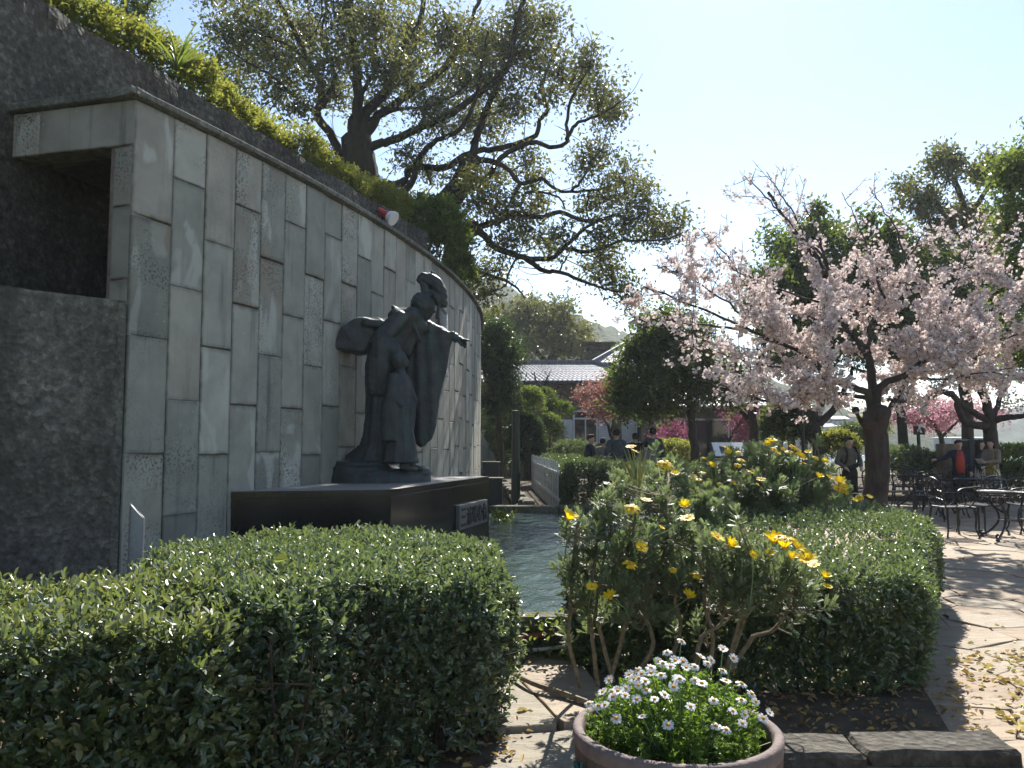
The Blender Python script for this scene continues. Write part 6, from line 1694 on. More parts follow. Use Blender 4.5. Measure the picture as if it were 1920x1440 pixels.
# ================================================================ figures
def ellipsoid(g, c, r, k=14, m=9, R=None):
    th = np.linspace(-math.pi / 2, math.pi / 2, m); an = np.arange(k) * 2 * math.pi / k
    v = np.stack([np.cos(th)[:, None] * np.cos(an), np.cos(th)[:, None] * np.sin(an), np.sin(th)[:, None] * np.ones(k)], -1) * np.array(r)
    v = v.reshape(-1, 3)
    if R is not None: v = v @ np.array(R).T
    i = np.arange(m - 1)[:, None] * k; j = np.arange(k)[None]; j2 = (j + 1) % k
    g.add(v + np.array(c), np.stack([i + j, i + j2, i + k + j2, i + k + j], -1).reshape(-1, 4))
def capsule(g, p, q, r0, r1, k=12):
    p = np.array(p, float); q = np.array(q, float); d = unit(q - p)
    a = np.array([-1, -.85, -.5, 0.]); b = np.array([0., .5, .85, 1.])
    pts = np.concatenate([p + d * (a * r0)[:, None], q + d * (b * r1)[:, None]])
    rr = np.concatenate([r0 * np.sqrt(np.clip(1 - a ** 2, .0004, 1)), r1 * np.sqrt(np.clip(1 - b ** 2, .0004, 1))])
    tube(g, pts, rr, k)
def loft(g, rings, k=28, cap=True):
    "rings: (cx, cy, cz, rx, ry[, rot[, power]]) horizontal ellipses"
    an = np.arange(k) * 2 * math.pi / k; V = []
    for e in rings:
        cx, cy_, cz, rx, ry = e[:5]; ro = e[5] if len(e) > 5 else 0
        x, y = rx * np.cos(an), ry * np.sin(an)
        V.append(np.c_[cx + x * math.cos(ro) - y * math.sin(ro), cy_ + x * math.sin(ro) + y * math.cos(ro), np.full(k, cz)])
    n = len(V); i = np.arange(n - 1)[:, None] * k; j = np.arange(k)[None]; j2 = (j + 1) % k
    fs = [np.stack([i + j, i + j2, i + k + j2, i + k + j], -1).reshape(-1, 4)]
    if cap: fs += [np.arange(k)[::-1][None], (np.arange(k) + (n - 1) * k)[None]]
    g.add(np.concatenate(V), fs)
def fuse(g, name, mat, parent, voxel, smooth_it=2, disp=None):
    "union of the collected closed shapes as one continuous smooth surface"
    me0 = g.mesh('tmp', mat); o0 = bpy.data.objects.new('tmp', me0); link(o0)
    md = o0.modifiers.new('r', 'REMESH'); md.mode = 'VOXEL'; md.voxel_size = voxel; md.use_smooth_shade = True
    if smooth_it:
        ms = o0.modifiers.new('s', 'SMOOTH'); ms.iterations = smooth_it; ms.factor = .5
    dg = bpy.context.evaluated_depsgraph_get(); me = bpy.data.meshes.new_from_object(o0.evaluated_get(dg))
    bpy.data.objects.remove(o0); bpy.data.meshes.remove(me0)
    n = len(me.vertices); v = np.zeros(n * 3, np.float32); me.vertices.foreach_get('co', v); v = v.reshape(-1, 3)
    if disp is not None:
        nn = np.zeros(n * 3, np.float32); me.vertices.foreach_get('normal', nn); v = v + nn.reshape(-1, 3) * disp(v)[:, None]
    if parent is not None: v = v - world_loc(parent)
    me.vertices.foreach_set('co', v.astype(np.float32).ravel()); me.name = name
    me.materials.clear(); me.materials.append(mat); me.polygons.foreach_set('use_smooth', np.ones(len(me.polygons), bool)); me.update()
    o = bpy.data.objects.new(name, me); link(o); o.parent = parent
    return o

# ---------------------------------------------------------------- bronze statue (drawn 0.0062 m to the photograph's pixel, local axes u right, v away, w up)
SB = at(709, 905, 9.3); SB[2] = PZ; K = .0062
sdir = math.radians(6)
def S(px, py, v=0.0):
    "statue point: photograph pixel within the figure's own upright plane, v metres behind it"
    u = (px - 709) * K; w = (905 - py) * K * .985
    return np.array([SB[0] + u * math.cos(sdir) - v * math.sin(sdir), SB[1] + u * math.sin(sdir) + v * math.cos(sdir), SB[2] + w])
statue = thing('bronze_statue', 'dark bronze statue of a kimono-clad woman pointing with a child beside her', 'statue', tuple(SB))
def ring(cx, py, hw, hd, v=0.0, ro=0.0):
    c = S(cx, py, v); return (c[0], c[1], c[2], hw * K, hd * K, sdir + ro)
def folds(v):
    # long soft cloth folds and a hand-modelled surface
    x, y, z = v[:, 0], v[:, 1], v[:, 2]
    a = np.arctan2(y - SB[1], x - SB[0] - .05)
    sv = (np.clip((y - SB[1] - .04) / .05, 0, 1)) * np.clip((x - SB[0] - .28) / .1, 0, 1) * .008 * np.sin((x - SB[0]) * 42 + 2.2 * np.sin(z * 1.7) + z * 4)
    r1 = 1 - np.abs(np.sin(a * 4.6 + .9 * np.sin(z * 2.3) + .5 * z)) ** .55
    r2 = 1 - np.abs(np.sin(a * 9.3 + 2.0 * np.sin(z * 1.7 + 1.) - z * .8)) ** .6
    torso = np.clip((z - PZ - 1.55) / .25, 0, 1)
    d = (x - SB[0]) * .8 - (z - PZ) * .6
    rt = 1 - np.abs(np.sin(d * 17 + 1.2 * np.sin(z * 5.) + y * 6)) ** .55
    return sv * 1.3 + (1 - torso) * (.020 * r1 + .010 * r2) * np.clip(1.25 - (z - PZ) * .35, .3, 1) + torso * .013 * rt + .004 * fbm(v, 14.) + .003 * fbm(v, 41., 3.)
def lump(v): return .006 * fbm(v, 9.) + .004 * fbm(v, 24., 3.)
# rock base in layers
g = Geo()
loft(g, [ring(709, 907, 99, 62), ring(708, 893, 98, 60), ring(706, 884, 92, 55), ring(704, 880, 84, 48)], 40)
loft(g, [ring(682, 884, 60, 50, .0), ring(681, 882, 64, 52, .0), ring(681, 877, 64, 52, .0), ring(684, 874.5, 58, 47, .0)], 36)
loft(g, [ring(684, 878, 56, 44, .02), ring(684, 872, 60, 46, .02), ring(684, 867, 59, 45, .02), ring(688, 864, 50, 38, .02)], 36)
loft(g, [ring(690, 868, 46, 38, .02), ring(690, 861, 47, 38, .02), ring(696, 855, 38, 33, .02)], 36)
loft(g, [ring(785, 890, 26, 30, -.02), ring(786, 880, 20, 24, -.02), ring(787, 876, 10, 14, -.02)], 24)
fuse(g, 'rock_base', M['bronze'], statue, .013, 1, lambda v: .006 * fbm(v, 8.) + .006 * fbm(v, 23., 2.))
# the woman: one body of skirt, torso, arms, neck and head
g = Geo()
loft(g, [ring(690, 872, 44, 40, .03), ring(692, 858, 44, 38, .03), ring(706, 838, 31, 33, .02), ring(712, 815, 30, 31), ring(718, 785, 33, 32), ring(721, 750, 36, 32), ring(722, 715, 38, 33), ring(720, 685, 36, 33), ring(722, 660, 33, 31), ring(730, 638, 29, 28), ring(736, 622, 27, 26)], 36)
capsule(g, S(655, 868, .05), S(696, 838, .04), .05, .09); capsule(g, S(664, 872, -.02), S(694, 848, -.04), .04, .07)     # train of the robe
loft(g, [ring(727, 645, 27, 26), ring(738, 625, 28, 27), ring(750, 603, 30, 29), ring(760, 588, 28, 30), ring(768, 577, 18, 20), ring(772, 570, 10, 11)], 30)
capsule(g, S(742, 640, -.02), S(768, 592, -.02), .13, .13); capsule(g, S(760, 640, .02), S(778, 606, .02), .08, .12)
capsule(g, S(741, 593, -.09), S(768, 589, -.09), .105, .1); capsule(g, S(741, 592, .09), S(768, 588, .09), .1, .1); capsule(g, S(740, 582, -.03), S(766, 584, -.03), .055, .06); capsule(g, S(736, 577, .03), S(762, 581, .03), .035, .05)
# collar standing away from the nape
for k in range(6):
    a = S(733 + k * 4, 573 + k * 1.2, -.10 + .04 * k); b = S(745 + k * 5, 592 + k * 2, -.11 + .04 * k); capsule(g, a, b, .022, .03, 8)
capsule(g, S(735, 575, .09), S(762, 583, .1), .022, .03, 8); capsule(g, S(764, 588, -.12), S(786, 640, -.13), .022, .018, 8)
# neck and head, bowed to the right
capsule(g, S(768, 590), S(784, 578), .075, .07); capsule(g, S(782, 586), S(788, 575), .066, .07)
ellipsoid(g, S(794, 566), (.112, .118, .138), R=rot(0) @ np.array([[math.cos(.5), 0, math.sin(.5)], [0, 1, 0], [-math.sin(.5), 0, math.cos(.5)]]))
capsule(g, S(796, 588), S(801, 583), .05, .05)      # chin and jaw
capsule(g, S(806, 572), S(812, 579), .016, .02, 8)  # nose
for sv in (-.035, .035): capsule(g, S(806, 566, sv), S(808, 568, sv), .018, .016, 8)
capsule(g, S(805, 585, -.02), S(805, 585, .02), .014, .014, 8)
capsule(g, S(766, 606), S(754, 652), .12, .10); capsule(g, S(746, 604, -.1), S(716, 640, -.12), .09, .09)
# near arm bent down behind the child
capsule(g, S(748, 596, -.16), S(716, 636, -.22), .095, .105); capsule(g, S(716, 636, -.22), S(742, 664, -.26), .10, .065); capsule(g, S(738, 600, -.14), S(706, 640, -.2), .08, .085)
loft(g, [ring(712, 742, 22, 9, -.2), ring(711, 720, 24, 12, -.21), ring(712, 690, 24, 15, -.22), ring(715, 660, 22, 16, -.22), ring(718, 640, 18, 15, -.22)], 22)   # its sleeve
# far arm stretched out to point
capsule(g, S(778, 600, .12), S(812, 612, .16), .10, .085); capsule(g, S(812, 612, .16), S(852, 624, .2), .08, .042)
# great hanging sleeve: a thick sheet with soft rim
sl = [(786, 604, 14), (848, 626, 11)]
cols = []
outl_r = [(850, 624), (843, 655), (835, 690), (828, 725), (822, 760), (816, 795), (808, 822), (797, 836)]
outl_l = [(768, 602), (758, 640), (750, 680), (746, 715), (747, 755), (753, 795), (766, 824), (786, 838)]
rings_ = []
for q, ((rx_, ry_), (lx_, ly_)) in enumerate(zip(outl_r, outl_l)):
    c = S((rx_ + lx_) / 2, (ry_ + ly_) / 2, .17); rings_.append((c[0], c[1], c[2], (rx_ - lx_) / 2 * K, (.085, .075, .07, .07, .07, .066, .055, .03)[q], sdir))
loft(g, rings_[::-1], 34)
woman = fuse(g, 'woman', M['bronze'], statue, .0125, 2, folds)
# hand with five fingers
g = Geo(); h0 = S(850, 624, .2); h1 = S(862, 628, .2)
capsule(g, h0, h1, .038, .045)
ellipsoid(g, S(862, 629, .2), (.055, .045, .034))
for q, (dx, dy, dv, bend) in enumerate([(18, 3, -.035, 0), (14, 7, -.012, 8), (12, 8, .012, 9), (10, 8, .034, 9)]):
    a = S(864, 628 + q * 1.0, .2 + dv); b = S(864 + dx * .55, 628 + q + dy * .5, .2 + dv * 1.2); c = S(864 + dx * (1 if q == 0 else .7), 628 + q + dy + bend * .5, .2 + dv * 1.2)
    capsule(g, a, b, .017, .015, 8); capsule(g, b, c, .015, .011, 8)
a = S(858, 632, .16); b = S(864, 640, .15); c = S(871, 641, .16); capsule(g, a, b, .019, .016, 8); capsule(g, b, c, .016, .012, 8)
fuse(g, 'pointing_hand', M['bronze'], woman, .008, 1)
# hair: swept-back lobe, high crescent roll, side wing, and ornaments
g = Geo()
ellipsoid(g, S(785, 561, 0), (.115, .14, .125)); ellipsoid(g, S(779, 564, 0), (.085, .115, .10)); ellipsoid(g, S(797, 553, 0), (.10, .12, .09))
arc = [(784, 516), (790, 512), (800, 514), (812, 521), (821, 532), (826, 545), (827, 556)]
for (a, b), r0, r1 in zip(zip(arc[:-1], arc[1:]), (.05, .065, .075, .078, .075, .065), (.065, .075, .078, .075, .065, .05)): capsule(g, S(*a), S(*b), r0, r1)
capsule(g, S(826, 553, 0), S(830, 564, 0), .06, .045); capsule(g, S(806, 545, -.02), S(820, 556, -.02), .06, .06); capsule(g, S(790, 523), S(796, 543), .05, .055)
capsule(g, S(795, 519, .05), S(800, 545, .05), .05, .06); capsule(g, S(815, 556, 0), S(822, 566, 0), .05, .035)
hair = fuse(g, 'hair', M['bronze'], woman, .011, 2, lambda v: .003 * np.sin((v[:, 0] * .7 + v[:, 2]) * 90) + .003 * fbm(v, 20.))
for (a, b, r) in [((803, 516), (806, 501), .010), ((806, 517), (813, 509), .012)]:
    g = Geo(); capsule(g, S(*a), S(*b), r, r, 8); ellipsoid(g, S(*b), (r * 1.7,) * 3, 8, 6); g.build('hairpin', M['bronze'], hair, True)
g = Geo(); capsule(g, S(820, 566, -.09), S(816, 592, -.09), .016, .022, 8); ellipsoid(g, S(811, 552, -.11), (.03, .02, .03), 10, 7); capsule(g, S(831, 560), S(835, 567), .007, .004, 6); g.build('hair_ornament', M['bronze'], hair, True)
# big obi bow behind the waist
g = Geo()
prof_ = [(622, 654), (629, 634), (638, 618), (650, 606), (664, 597), (680, 594), (694, 598), (703, 608), (702, 625), (696, 642), (688, 656), (682, 663), (662, 661), (640, 657)]
n = len(prof_)
for off, sc in ((0, 1.0),):
    V = []; 
    for v_, s_ in ((-.17, .9), (-.13, .99), (0., 1.03), (.13, .99), (.17, .9)):
        for (a, b) in prof_: V.append(S(664 + (a - 664) * s_, 630 + (b - 630) * s_, v_))
    i = np.arange(4)[:, None] * n; j = np.arange(n)[None]; j2 = (j + 1) % n
    g.add(V, [np.stack([i + j, i + n + j, i + n + j2, i + j2], -1).reshape(-1, 4), np.arange(n)[None], (np.arange(n)[::-1] + 4 * n)[None]])
capsule(g, S(686, 606, -.18), S(725, 612, -.16), .05, .05); capsule(g, S(686, 602, .1), S(728, 604, .1), .06, .05); capsule(g, S(688, 604, 0), S(726, 604, 0), .07, .06)
capsule(g, S(692, 628, -.1), S(722, 640, -.1), .08, .08); capsule(g, S(692, 628, .1), S(722, 640, .1), .08, .08)
fuse(g, 'obi_bow', M['bronze'], woman, .012, 1, lambda v: .008 * fbm(v, 8.) + .007 * fbm(v, 21., 2.) + .014 * (1 - np.abs(np.sin((v[:, 0] - SB[0]) * 13 + (v[:, 2] - PZ) * 9 + 1.5 * np.sin(v[:, 1] * 6))) ** .5))
# the child
g = Geo(); cv = -.27
loft(g, [ring(751, 868, 33, 24, cv), ring(750, 850, 31, 23, cv), ring(749, 826, 29, 22, cv), ring(747, 800, 25, 20, cv), ring(746, 770, 23, 19, cv), ring(746, 740, 22, 18, cv), ring(747, 718, 19, 17, cv), ring(748, 704, 13, 13, cv), ring(749, 697, 8, 8, cv)], 30)
capsule(g, S(748, 702, cv), S(749, 690, cv), .045, .05)
ellipsoid(g, S(748, 678, cv), (.092, .098, .112)); ellipsoid(g, S(744, 673, cv), (.088, .102, .09)); capsule(g, S(756, 688, cv), S(759, 686, cv), .035, .033)
capsule(g, S(760, 676, cv), S(765, 681, cv), .012, .015, 8); ellipsoid(g, S(747, 681, cv - .095), (.022, .014, .03), 8, 6)
capsule(g, S(738, 712, cv - .1), S(735, 745, cv - .13), .062, .06); capsule(g, S(735, 745, cv - .13), S(752, 762, cv - .16), .055, .035)
loft(g, [ring(734, 828, 16, 7, cv - .12), ring(733, 800, 18, 9, cv - .13), ring(734, 770, 17, 11, cv - .13), ring(736, 745, 13, 11, cv - .13)], 20)
capsule(g, S(758, 712, cv + .05), S(768, 736, cv + .04), .06, .05); capsule(g, S(768, 736, cv + .04), S(778, 752, cv + .02), .045, .026)
V = [S(a, b, cv + d) for d in (-.0, .06) for (a, b) in [(757, 712), (766, 728), (780, 752), (776, 790), (772, 826), (764, 838), (758, 800), (756, 755)]]
i = np.arange(8); j = (i + 1) % 8; g.add(V, [np.stack([i, i + 8, j + 8, j], 1), np.arange(8)[None], (np.arange(8)[::-1] + 8)[None]])
for (fx, v_) in ((772, cv - .03), (782, cv + .09)): capsule(g, S(fx - 16, 875, v_), S(fx + 6, 880, v_), .042, .03); capsule(g, S(fx - 14, 862, v_), S(fx - 12, 874, v_), .05, .05)
fuse(g, 'child', M['bronze'], statue, .0115, 2, lambda v: .016 * (1 - np.abs(np.sin(np.arctan2(v[:, 1] - S(750, 800, cv)[1], v[:, 0] - S(750, 800, cv)[0]) * 4.5 + 1.6 * np.sin(v[:, 2] * 3))) ** .55) * np.clip(1.25 - (v[:, 2] - PZ), 0., 1) + .003 * fbm(v, 16.) + .002 * fbm(v, 40.))

# ---------------------------------------------------------------- visitors
def person(label, loc, heading, H=1.65, top='navy_cloth', bottom='black_cloth', arms=None, hair_len=0, group=None, skirt=None, inner=None, bag=None, seated=False, hat=None, lean=0.0, held=None):
    """standing figure, faces local -Y turned by heading. arms: ((elbow), (hand)) for left and right in local units of a 1.7 m body"""
    s = H / 1.7; t = thing('person', label, 'person', loc, 0, group)
    Rz = rot(heading)
    def T(p):
        p = np.array(p, float) * s; p = np.array([p[0], p[1] - lean * max(0, p[2] - .9), p[2]])
        return Rz @ p + np.array(loc)
    arms = arms or (((.25, .03, 1.12), (.24, -.08, .88)), ((-.25, .03, 1.12), (-.24, -.08, .88)))
    # body: one continuous surface from head to feet
    g = Geo()
    ellipsoid(g, T((0, -.005, 1.585)), (.078 * s, .092 * s, .115 * s), R=Rz); capsule(g, T((0, -.03, 1.51)), T((0, -.04, 1.515)), .05 * s, .045 * s)
    capsule(g, T((0, -.092, 1.585)), T((0, -.108, 1.56)), .012 * s, .016 * s, 8)
    for sx in (-1, 1): ellipsoid(g, T((sx * .08, .01, 1.58)), (.014 * s, .02 * s, .03 * s), 8, 6, R=Rz)
    capsule(g, T((0, .015, 1.38)), T((0, .0, 1.50)), .058 * s, .052 * s)
    capsule(g, T((0, .01, 1.0)), T((0, .01, 1.32)), .09 * s, .085 * s); capsule(g, T((-.05, .01, 1.3)), T((.05, .01, 1.3)), .085 * s, .085 * s)
    for k, sx in enumerate((1, -1)):
        e, h = arms[k]; sh = (sx * .165, .01, 1.37)
        capsule(g, T((0, .01, 1.36)), T(sh), .07 * s, .06 * s); capsule(g, T(sh), T(e), .052 * s, .042 * s); capsule(g, T(e), T(h), .04 * s, .027 * s)
        d = unit(np.array(h) - np.array(e)); sd_ = unit(np.cross(d, np.array([0, 0.2, 1.0]))); up_ = np.cross(sd_, d); h = np.array(h)
        capsule(g, T(h), T(h + d * .07), .032 * s, .036 * s, 8)
        for q in range(4): 
            b0 = h + d * .09 + sd_ * (q - 1.5) * .019; L_ = (.05, .062, .058, .045)[q]; capsule(g, T(b0), T(b0 + d * L_ * .6 - up_ * .004), .010 * s, .009 * s, 6); capsule(g, T(b0 + d * L_ * .6 - up_ * .004), T(b0 + d * L_ - up_ * .02), .009 * s, .007 * s, 6)
        b0 = h + d * .03 - sd_ * .035; capsule(g, T(b0), T(b0 + d * .045 - sd_ * .022), .012 * s, .009 * s, 6)
        capsule(g, T((sx * .085, 0, .93)), T((sx * .095, -.01, .5)), .082 * s, .055 * s); capsule(g, T((sx * .095, -.01, .5)), T((sx * .10, .02, .08)), .052 * s, .036 * s)
        capsule(g, T((sx * .10, .03, .05)), T((sx * .11, -.11, .035)), .036 * s, .03 * s)
    body = fuse(g, 'body', M['skin'], t, .017, 1)
    for sx in (-1, 1):
        g = Geo(); ellipsoid(g, T((sx * .031, -.090, 1.592)), (.011 * s, .008 * s, .006 * s), 8, 6); g.build('eye', M['hair'], body, True)
    g = Geo(); ellipsoid(g, T((0, -.088, 1.535)), (.022 * s, .008 * s, .006 * s), 8, 6); g.build('mouth', M['red_plastic'], body, True)
    # clothes
    g = Geo()
    loft_ = []
    tt = [(.80 if not inner else .78, .175, .125), (.95, .168, .12), (1.08, .155, .112), (1.2, .165, .12), (1.32, .178, .118), (1.40, .14, .095), (1.445, .085, .075)]
    for (z, a, b) in tt:
        c = T((0, .01, z)); loft_.append((c[0], c[1], c[2], a * s, b * s, heading))
    loft(g, loft_, 22)
    for k, sx in enumerate((1, -1)):
        e, h = arms[k]; sh = (sx * .165, .01, 1.37); h = np.array(h); e_ = np.array(e)
        capsule(g, T((sx * .07, .01, 1.4)), T(sh), .07 * s, .076 * s); capsule(g, T(sh), T(e), .074 * s, .06 * s); capsule(g, T(e), T(e_ + (h - e_) * .93), .058 * s, .044 * s)
    fuse(g, 'jacket', M[top], t, .024, 2, lambda v: .006 * fbm(v, 11.))
    if inner:
        g = Geo(); c = [T((0, -.055, z)) for z in (.86, 1.1, 1.3, 1.42)]
        loft(g, [(q[0], q[1], q[2], w * s, .092 * s, heading) for q, w in zip(c, (.11, .11, .10, .06))], 18); g.build('shirt', M[inner], t, True)
    if skirt:
        g = Geo(); rr = [(skirt[1], .24), (.6, .21), (.85, .175), (1.0, .15)]
        loft(g, [(*T((0, 0, z))[:3], a * s, a * .85 * s, heading) for z, a in rr], 24); fuse(g, 'skirt', M[skirt[0]], t, .022, 1, lambda v: .008 * np.sin(np.arctan2(v[:, 1] - loc[1], v[:, 0] - loc[0]) * 14))
    else:
        g = Geo(); capsule(g, T((0, 0, .86)), T((0, 0, .98)), .14 * s, .14 * s)
        for sx in (1, -1): capsule(g, T((sx * .085, 0, .9)), T((sx * .095, -.01, .5)), .10 * s, .075 * s); capsule(g, T((sx * .095, -.01, .5)), T((sx * .10, .02, .1)), .072 * s, .06 * s)
        fuse(g, 'trousers', M[bottom], t, .026, 2, lambda v: .005 * fbm(v, 12.))
    for sx in (1, -1):
        g = Geo(); capsule(g, T((sx * .10, .035, .05)), T((sx * .112, -.12, .04)), .046 * s, .04 * s); fuse(g, 'shoe', M['black_cloth'], t, .02, 1)
    g = Geo(); ellipsoid(g, T((0, .022, 1.615)), (.092 * s, .098 * s, .10 * s), R=Rz); ellipsoid(g, T((0, -.03, 1.66)), (.075 * s, .07 * s, .05 * s), R=Rz)
    if hair_len: capsule(g, T((0, .06, 1.57)), T((0, .075, 1.57 - hair_len)), .085 * s, .06 * s); [capsule(g, T((sx * .07, .02, 1.58)), T((sx * .075, .02, 1.56 - hair_len * .7)), .035 * s, .03 * s) for sx in (-1, 1)]
    fuse(g, 'hair', M['hair'], t, .02, 2, lambda v: .004 * fbm(v, 30.))
    if bag:
        g = Geo(); kind, m = bag
        if kind == 'backpack':
            ellipsoid(g, T((0, .2, 1.2)), (.15 * s, .1 * s, .2 * s), R=Rz); fuse(g, 'backpack', M[m], t, .018, 2)
            g = Geo()
            for sx in (-1, 1): tube(g, spline([T((sx * .11, .12, 1.38)), T((sx * .12, .0, 1.465)), T((sx * .13, -.125, 1.34)), T((sx * .15, -.1, 1.12)), T((sx * .15, .1, 1.05))], 4), .022 * s, 6)
            g.build('shoulder_straps', M[m], t, True)
        else:
            c = T((.1, -.17, .95)) if kind == 'front' else T((.22, .05, .95)); bev_box(g, (-.11 * s, -.05 * s, -.14 * s), (.11 * s, .05 * s, .1 * s), .02, M=Rz, t=c)
            b_ = g.build('bag', M[m], t)
            g = Geo(); tube(g, spline([c + np.array([0, 0, .1 * s]), T((.13, -.1, 1.25)), T((.06, -.02, 1.46)), T((-.05, .1, 1.35)), c + np.array([0, 0.02, .1 * s])], 4), .012, 5); g.build('strap', M[m], b_)
    if held:
        h = np.array(arms[0][1]) * .5 + np.array(arms[1][1]) * .5 + np.array([0, -.1, .04]); g = Geo()
        bev_box(g, (-.09 * s, -.005, -.07 * s), (.09 * s, .005, .07 * s), .002, M=Rz @ np.array([[1, 0, 0], [0, .6, -.8], [0, .8, .6]]), t=T(h))
        tag(g.build('leaflet' if held == 'leaflet' else 'camera', M['white_plastic' if held == 'leaflet' else 'dark_metal']), 'white folded leaflet held open by the woman in the brown cardigan' if held == 'leaflet' else 'small black camera held by the man beside the cherry trunk', held)
    return t
def stand(px, Y, zg=0.0):
    c = at(px, 830, Y); return (float(c[0]), float(Y), zg)
GV = 'visitors gathered behind the low hedge'
person('man in a dark navy jacket seen in profile, leftmost of the standing group', stand(1108, 21.0, .1), R_(60), 1.66, 'navy_cloth', 'black_cloth', group=GV)
person('person in a grey checked jacket with a bag, second in the standing group', stand(1131, 21.8, .1), R_(150), 1.58, 'grey_cloth', 'denim_cloth', group=GV, bag=('side', 'cream_cloth'))
person('tall man in a slate green jacket with a pale strap, back to us', stand(1156, 20.6, .1), R_(176), 1.80, 'slate_cloth', 'black_cloth', group=GV, bag=('side', 'cream_cloth'))
person('dark haired man in black partly behind the spiky leaves', stand(1191, 21.3, .1), R_(190), 1.70, 'black_cloth', 'black_cloth', group=GV)
person('short person in a pale grey top in front of a tall man', stand(1211, 20.2, .1), R_(170), 1.48, 'grey_cloth', 'black_cloth', group=GV)
person('tall man in a dark grey suit jacket, rightmost of the standing group', stand(1224, 21.2, .1), R_(185), 1.84, 'slate_cloth', 'black_cloth', group=GV)
person('person in a white top sitting low beyond the display board', stand(1381, 22.5, -.38), R_(180), 1.62, 'cream_cloth', 'black_cloth', hair_len=.1, group=GV)
person('man in khaki with dark backpack straps standing left of the cherry trunk', stand(1592, 18.5, .0), R_(8), 1.68, 'khaki_cloth', 'black_cloth', arms=(((.30, .05, 1.14), (.20, -.13, 1.0)), ((-.30, .05, 1.14), (-.20, -.13, 1.0))), bag=('backpack', 'black_cloth'), held='camera')
GR = 'visitors beyond the iron chairs'
person('person in a navy coat over a red top reaching one arm out', stand(1797, 19.4, .0), R_(-12), 1.62, 'navy_cloth', 'black_cloth', arms=(((.26, .02, 1.14), (.24, -.06, .9)), ((-.34, -.02, 1.24), (-.56, -.08, 1.2))), inner='red_cloth', group=GR)
person('dark haired woman in black with a cream skirt half hidden behind another', stand(1838, 20.6, .0), R_(40), 1.62, 'black_cloth', 'black_cloth', skirt=('cream_cloth', .35), hair_len=.2, group=GR)
person('long haired woman in a brown cardigan and cream dress holding a leaflet', stand(1858, 19.6, .0), R_(-68), 1.64, 'brown_knit', 'black_cloth', arms=(((.22, -.05, 1.14), (.1, -.34, 1.12)), ((-.22, -.05, 1.14), (-.08, -.34, 1.12))), skirt=('cream_cloth', .38), hair_len=.22, bag=('front', 'mustard_cloth'), group=GR, held='leaflet')

# ================================================================ cast iron garden furniture
def make_chair(label, group):
    t = thing('iron_chair', label, 'chair', (0, 0, 0), 0, group)
    # seat: pierced plate of radiating bars in a rim
    g = Geo(); w, d, z = .24, .22, .45
    rim = [(-w, -d, z), (w, -d, z), (w * .9, d, z), (-w * .9, d, z), (-w, -d, z)]
    for a, b in zip(rim[:-1], rim[1:]): capsule(g, a, b, .014, .014, 6)
    for q in range(9):
        f = -1 + 2 * (q + .5) / 9; box(g, (f * w * .95, 0, z), (.026, 2 * d, .008))
    for q in range(4): box(g, (0, -d + (q + .5) * d / 2, z + .003), (2 * w * .95, .02, .007))
    g.build('seat', M['iron'], t)
    # arched back with lattice and a leaf fan
    g = Geo(); an = np.linspace(0, math.pi, 13)
    arch = [(-.20, d, z)] + [(-.225 * math.cos(a), d + .07 + .03 * math.sin(a), z + .28 + .17 * math.sin(a)) for a in an] + [(.20, d, z)]
    tube(g, spline(arch, 2), .013, 6)
    for q in range(5):
        x = -.15 + q * .075; tube(g, [(x * .7, d + .01, z + .02), (x, d + .06, z + .2), (x * 1.05, d + .085, z + .28 + .17 * math.sqrt(max(0, 1 - (x / .225) ** 2)))], .006, 5)
    for zz in (.12, .24): tube(g, [(-.20, d + .04, z + zz), (0, d + .05, z + zz + .03), (.20, d + .04, z + zz)], .006, 5)
    g.build('backrest', M['iron'], t)
    for q, a in enumerate((-56, -28, 0, 28, 56)):
        a = R_(a); b = np.array([0, d + .055, z + .16]); dr_ = np.array([math.sin(a), .12, math.cos(a)]); sd_ = np.array([math.cos(a), 0, -math.sin(a)]); L_ = .2 if q % 4 else .16
        gg = Geo(); v = [b, b + dr_ * L_ * .5 + sd_ * .034, b + dr_ * L_, b + dr_ * L_ * .5 - sd_ * .034]; v = v + [np.array(p) + np.array([0, -.012, 0]) for p in v]
        gg.add(v, np.array([[0, 1, 2, 3], [7, 6, 5, 4], [0, 4, 5, 1], [1, 5, 6, 2], [2, 6, 7, 3], [3, 7, 4, 0]])); gg.build('back_leaf', M['iron'], t)
    for sx in (-1, 1):
        g = Geo(); tube(g, spline([(sx * .215, d + .07, z + .27), (sx * .26, .08, z + .25), (sx * .28, -.1, z + .23), (sx * .27, -.2, z + .16), (sx * .25, -.17, z + .06), (sx * .24, -.1, z)], 4), .011, 6)
        tube(g, spline([(sx * .25, .1, z), (sx * .265, .02, z + .1), (sx * .26, -.06, z + .06), (sx * .25, -.03, z + .02)], 4), .007, 5); g.build('armrest', M['iron'], t)
    for sx in (-1, 1):
        for sy in (-1, 1):
            g = Geo(); x, y = sx * w * .9, sy * d * .92
            tube(g, spline([(x, y, z), (x * 1.1, y * 1.08, z * .66), (x * 1.06, y * 1.05, z * .3), (x * 1.22, y * 1.22, .02)], 4), [.017, .018, .019, .019, .018, .017, .016, .015, .014, .013, .013, .014, .016], 6)
            lathe(g, [(.0001, 0), (.026, 0), (.022, .014), (.0001, .02)], 8, (x * 1.22, y * 1.22, 0)); g.build('leg', M['iron'], t)
    return t
